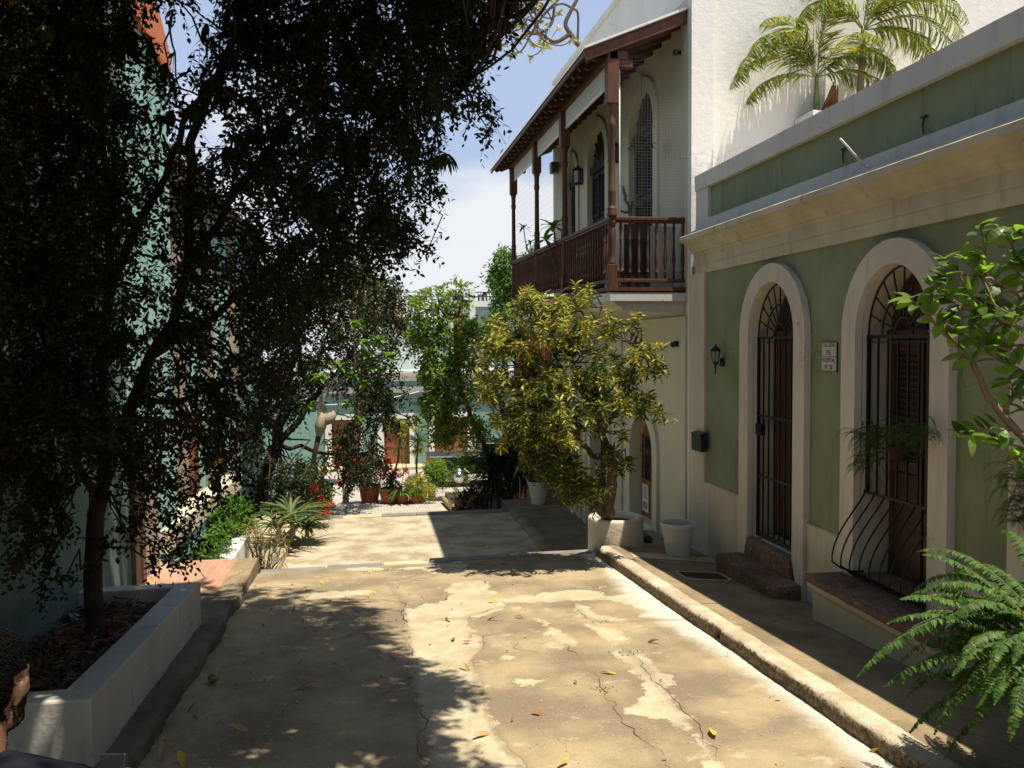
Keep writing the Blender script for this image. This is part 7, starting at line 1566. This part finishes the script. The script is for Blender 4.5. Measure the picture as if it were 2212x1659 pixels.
    for u in rdir(34000):
        x, y, z = u
        if not (z > .42 or (y < .12 and z > -.02) or (y < -.35 and z > -.55)): continue
        if y > .22 and z < .52: continue
        if abs(x) > .72 and -.42 < y < .25 and z < .20: continue
        p_, d = hit(x, y, z, .02)
        if p_ is None: continue
        curl(p_+d*(rng.uniform(.0, .013)*(1 if z > .2 else .8)), rng.uniform(.0011, .0022))
    h.build('hair', hair, t, fix=False)
    h = MB()
    for u in rdir(16000):
        x, y, z = u
        if not (-.95 < z < -.18 and y > -.25+.5*max(0, z+.5)): continue
        if abs(x) < .30 and y > .3 and z > -.50: continue
        if z > -.45+.25*abs(x) and y > .3 and abs(x) < .6: continue
        p_, d = hit(x, y, z, -.02)
        if p_ is None: continue
        curl(p_+d*rng.uniform(0, .003), rng.uniform(.0011, .0020))
    h.build('beard', simple('dark_stubble', (.02, .014, .01), .85, 0, .1), t, fix=False)
    for s in (-1, 1):
        e = MB(); sph(e, Hd, (s*.030, .070, .004), .0115, .0115, .0115, 8); eo = e.build('eye', simple('eye_white', (.7, .68, .65), .2), t); e = MB(); sph(e, Hd, (s*.030, .0795, .002), .005, .004, .005, 6); e.build('iris', M['iron'], eo)
    m_ = NT('navy_cotton'); w_ = m_.noise(160, 2); k_ = m_.noise(7, 4); m_.color(m_.mix(k_, (.006, .007, .011), (.013, .015, .023))).rough(.9, .15).bump(m_.math('ADD', w_, m_.math('MULTIPLY', k_, 2)), .4, .004); cloth = m_.mat
    c = MB(); sph(c, Bd, (0, -.07, -.34), .178, .117, .105); tb(c, Bd, [(0, -.07, -.32), (0, -.06, -.50), (0, -.06, -.68), (0, -.06, -.86)], [.15, .16, .15, .165], 20)
    for s in (-1, 1):
        sh = np.array(S[s]); el = np.array(S[s, 'e']); sph(c, Bd, tuple(sh), .076, .074, .072); tb(c, Bd, [tuple(sh), tuple(sh+(el-sh)*.45), tuple(sh+(el-sh)*.62)], [.07, .066, .068]); tb(c, Bd, [(0, -.06, -.245), (s*.10, -.065, -.262), tuple(sh)], [.07, .070, .072])
    remesh(c, 't_shirt', cloth, .006, 5)
    c = MB(); tb(c, Bd, [(0, -.06, -.80), (0, -.06, -.92)], [.158, .152], 20)
    for s in (-1, 1): tb(c, Bd, [(s*.085, -.06, -.88), (s*.10, -.05, -1.10), (s*.10, -.035, -1.32)], [.108, .10, .09])
    remesh(c, 'shorts', simple('grey_cotton', (.10, .09, .075), .9, 0, .2, .1, .3, 60), .007, 4)
    for s in (-1, 1):
        c = MB(); z0 = gz-hc[2]; tb(c, Bd, [(s*.10, -.125, z0+.045), (s*.105, .04, z0+.048), (s*.112, .15, z0+.04)], [.05, .052, .04]); remesh(c, 'shoe', M['blackplastic'], .006, 2)
    # phone
    tp = thing('phone', 'black phone held up in front of the man at the bottom edge', 'phone', tuple(Bd(*ph))); 
    c = np.array(atY(240, 1640, 2.24)); o1 = norm(np.array([.55, -.78, 0])); 
    P = Bd(*ph)
    ux = r_; uz = norm(up*.9+f*.42); un = np.cross(ux, uz); k = MB(); w2, h2, d2 = .032, .072, .0045
    k.hexa([P+ux*a_*w2+un*c_*d2+uz*b_*h2 for b_ in (-1, 1) for c_ in (-1, 1) for a_ in (-1, 1)]); o = k.build('case', M['blackplastic'], tp, bevel=.004)
    k = MB(); k.add([P-ux*w2*.9-un*.0052-uz*h2*.93, P+ux*w2*.9-un*.0052-uz*h2*.93, P+ux*w2*.9-un*.0052+uz*h2*.93, P-ux*w2*.9-un*.0052+uz*h2*.93], [(0, 1, 2, 3)]); k.build('screen', simple('dark_glass', (.01, .01, .012), .1), tp)
    top = P+uz*h2
    print('phone top px', [round(float(v)) for v in (PW/2+FPX*(top@cr)/(top@fwd), PH/2-FPX*(top@cu)/(top@fwd))], 'ground', gz, 'head', hc)
person()

# ================================================================== sky and sun
SUN = Vector((.215, -.20, 1.0)).normalized()
w = bpy.data.worlds.new('World'); scene.world = w; w.use_nodes = True; nt = w.node_tree; nt.nodes.clear()
out = nt.nodes.new('ShaderNodeOutputWorld'); bg = nt.nodes.new('ShaderNodeBackground'); sky = nt.nodes.new('ShaderNodeTexSky'); sky.sky_type = 'NISHITA'; sky.sun_disc = False
sky.sun_elevation = math.asin(SUN.z); sky.sun_rotation = math.atan2(SUN.x, SUN.y); sky.altitude = 0; sky.air_density = 1.0; sky.dust_density = .6; sky.ozone_density = 1.0
tc = nt.nodes.new('ShaderNodeTexCoord'); mp = nt.nodes.new('ShaderNodeMapping'); mp.inputs['Scale'].default_value = (1.6, 1.6, 3.6); mp.inputs['Location'].default_value = (.35, .2, .1)
nz = nt.nodes.new('ShaderNodeTexNoise'); nz.inputs['Scale'].default_value = 1.5; nz.inputs['Detail'].default_value = 8; nz.inputs['Roughness'].default_value = .52
nt.links.new(tc.outputs['Generated'], mp.inputs[0]); nt.links.new(mp.outputs[0], nz.inputs['Vector'])
sp = nt.nodes.new('ShaderNodeSeparateXYZ'); nt.links.new(tc.outputs['Generated'], sp.inputs[0])
low = nt.nodes.new('ShaderNodeMapRange'); low.inputs[1].default_value = .08; low.inputs[2].default_value = .34; low.inputs[3].default_value = .30; low.inputs[4].default_value = -.12; nt.links.new(sp.outputs[2], low.inputs[0])
ad = nt.nodes.new('ShaderNodeMath'); ad.operation = 'ADD'; nt.links.new(nz.outputs['Fac'], ad.inputs[0]); nt.links.new(low.outputs[0], ad.inputs[1])
cm = nt.nodes.new('ShaderNodeMapRange'); cm.interpolation_type = 'SMOOTHSTEP'; cm.inputs[1].default_value = .52; cm.inputs[2].default_value = .70; nt.links.new(ad.outputs[0], cm.inputs[0])
hz = nt.nodes.new('ShaderNodeMapRange'); hz.interpolation_type = 'SMOOTHSTEP'; hz.inputs[1].default_value = .30; hz.inputs[2].default_value = .62; hz.inputs[3].default_value = .92; hz.inputs[4].default_value = .05; nt.links.new(sp.outputs[2], hz.inputs[0])
hm = nt.nodes.new('ShaderNodeMix'); hm.data_type = 'RGBA'; hm.inputs[7].default_value = (3.6, 4.5, 6.4, 1); nt.links.new(hz.outputs[0], hm.inputs[0]); nt.links.new(sky.outputs[0], hm.inputs[6])
mx = nt.nodes.new('ShaderNodeMix'); mx.data_type = 'RGBA'; mx.inputs[7].default_value = (6.5, 6.7, 7.0, 1); nt.links.new(cm.outputs[0], mx.inputs[0]); nt.links.new(hm.outputs[2], mx.inputs[6])
nt.links.new(mx.outputs[2], bg.inputs[0]); bg.inputs[1].default_value = .084; nt.links.new(bg.outputs[0], out.inputs[0])
sl = bpy.data.lights.new('sun', 'SUN'); sl.energy = 4.9; sl.angle = R(.55); sl.color = (1.0, .92, .77); so = bpy.data.objects.new('sun', sl); COL.objects.link(so); so.rotation_euler = SUN.to_track_quat('Z', 'Y').to_euler()
vs = scene.view_settings; vs.view_transform = 'Standard'; vs.look = 'None'; vs.exposure = 0.66; vs.gamma = 1; vs.use_curve_mapping = False
scene.cycles.max_bounces = 4; scene.cycles.diffuse_bounces = 2; scene.cycles.glossy_bounces = 2; scene.cycles.transmission_bounces = 2; scene.cycles.transparent_max_bounces = 6
for o in protos: 
    pass
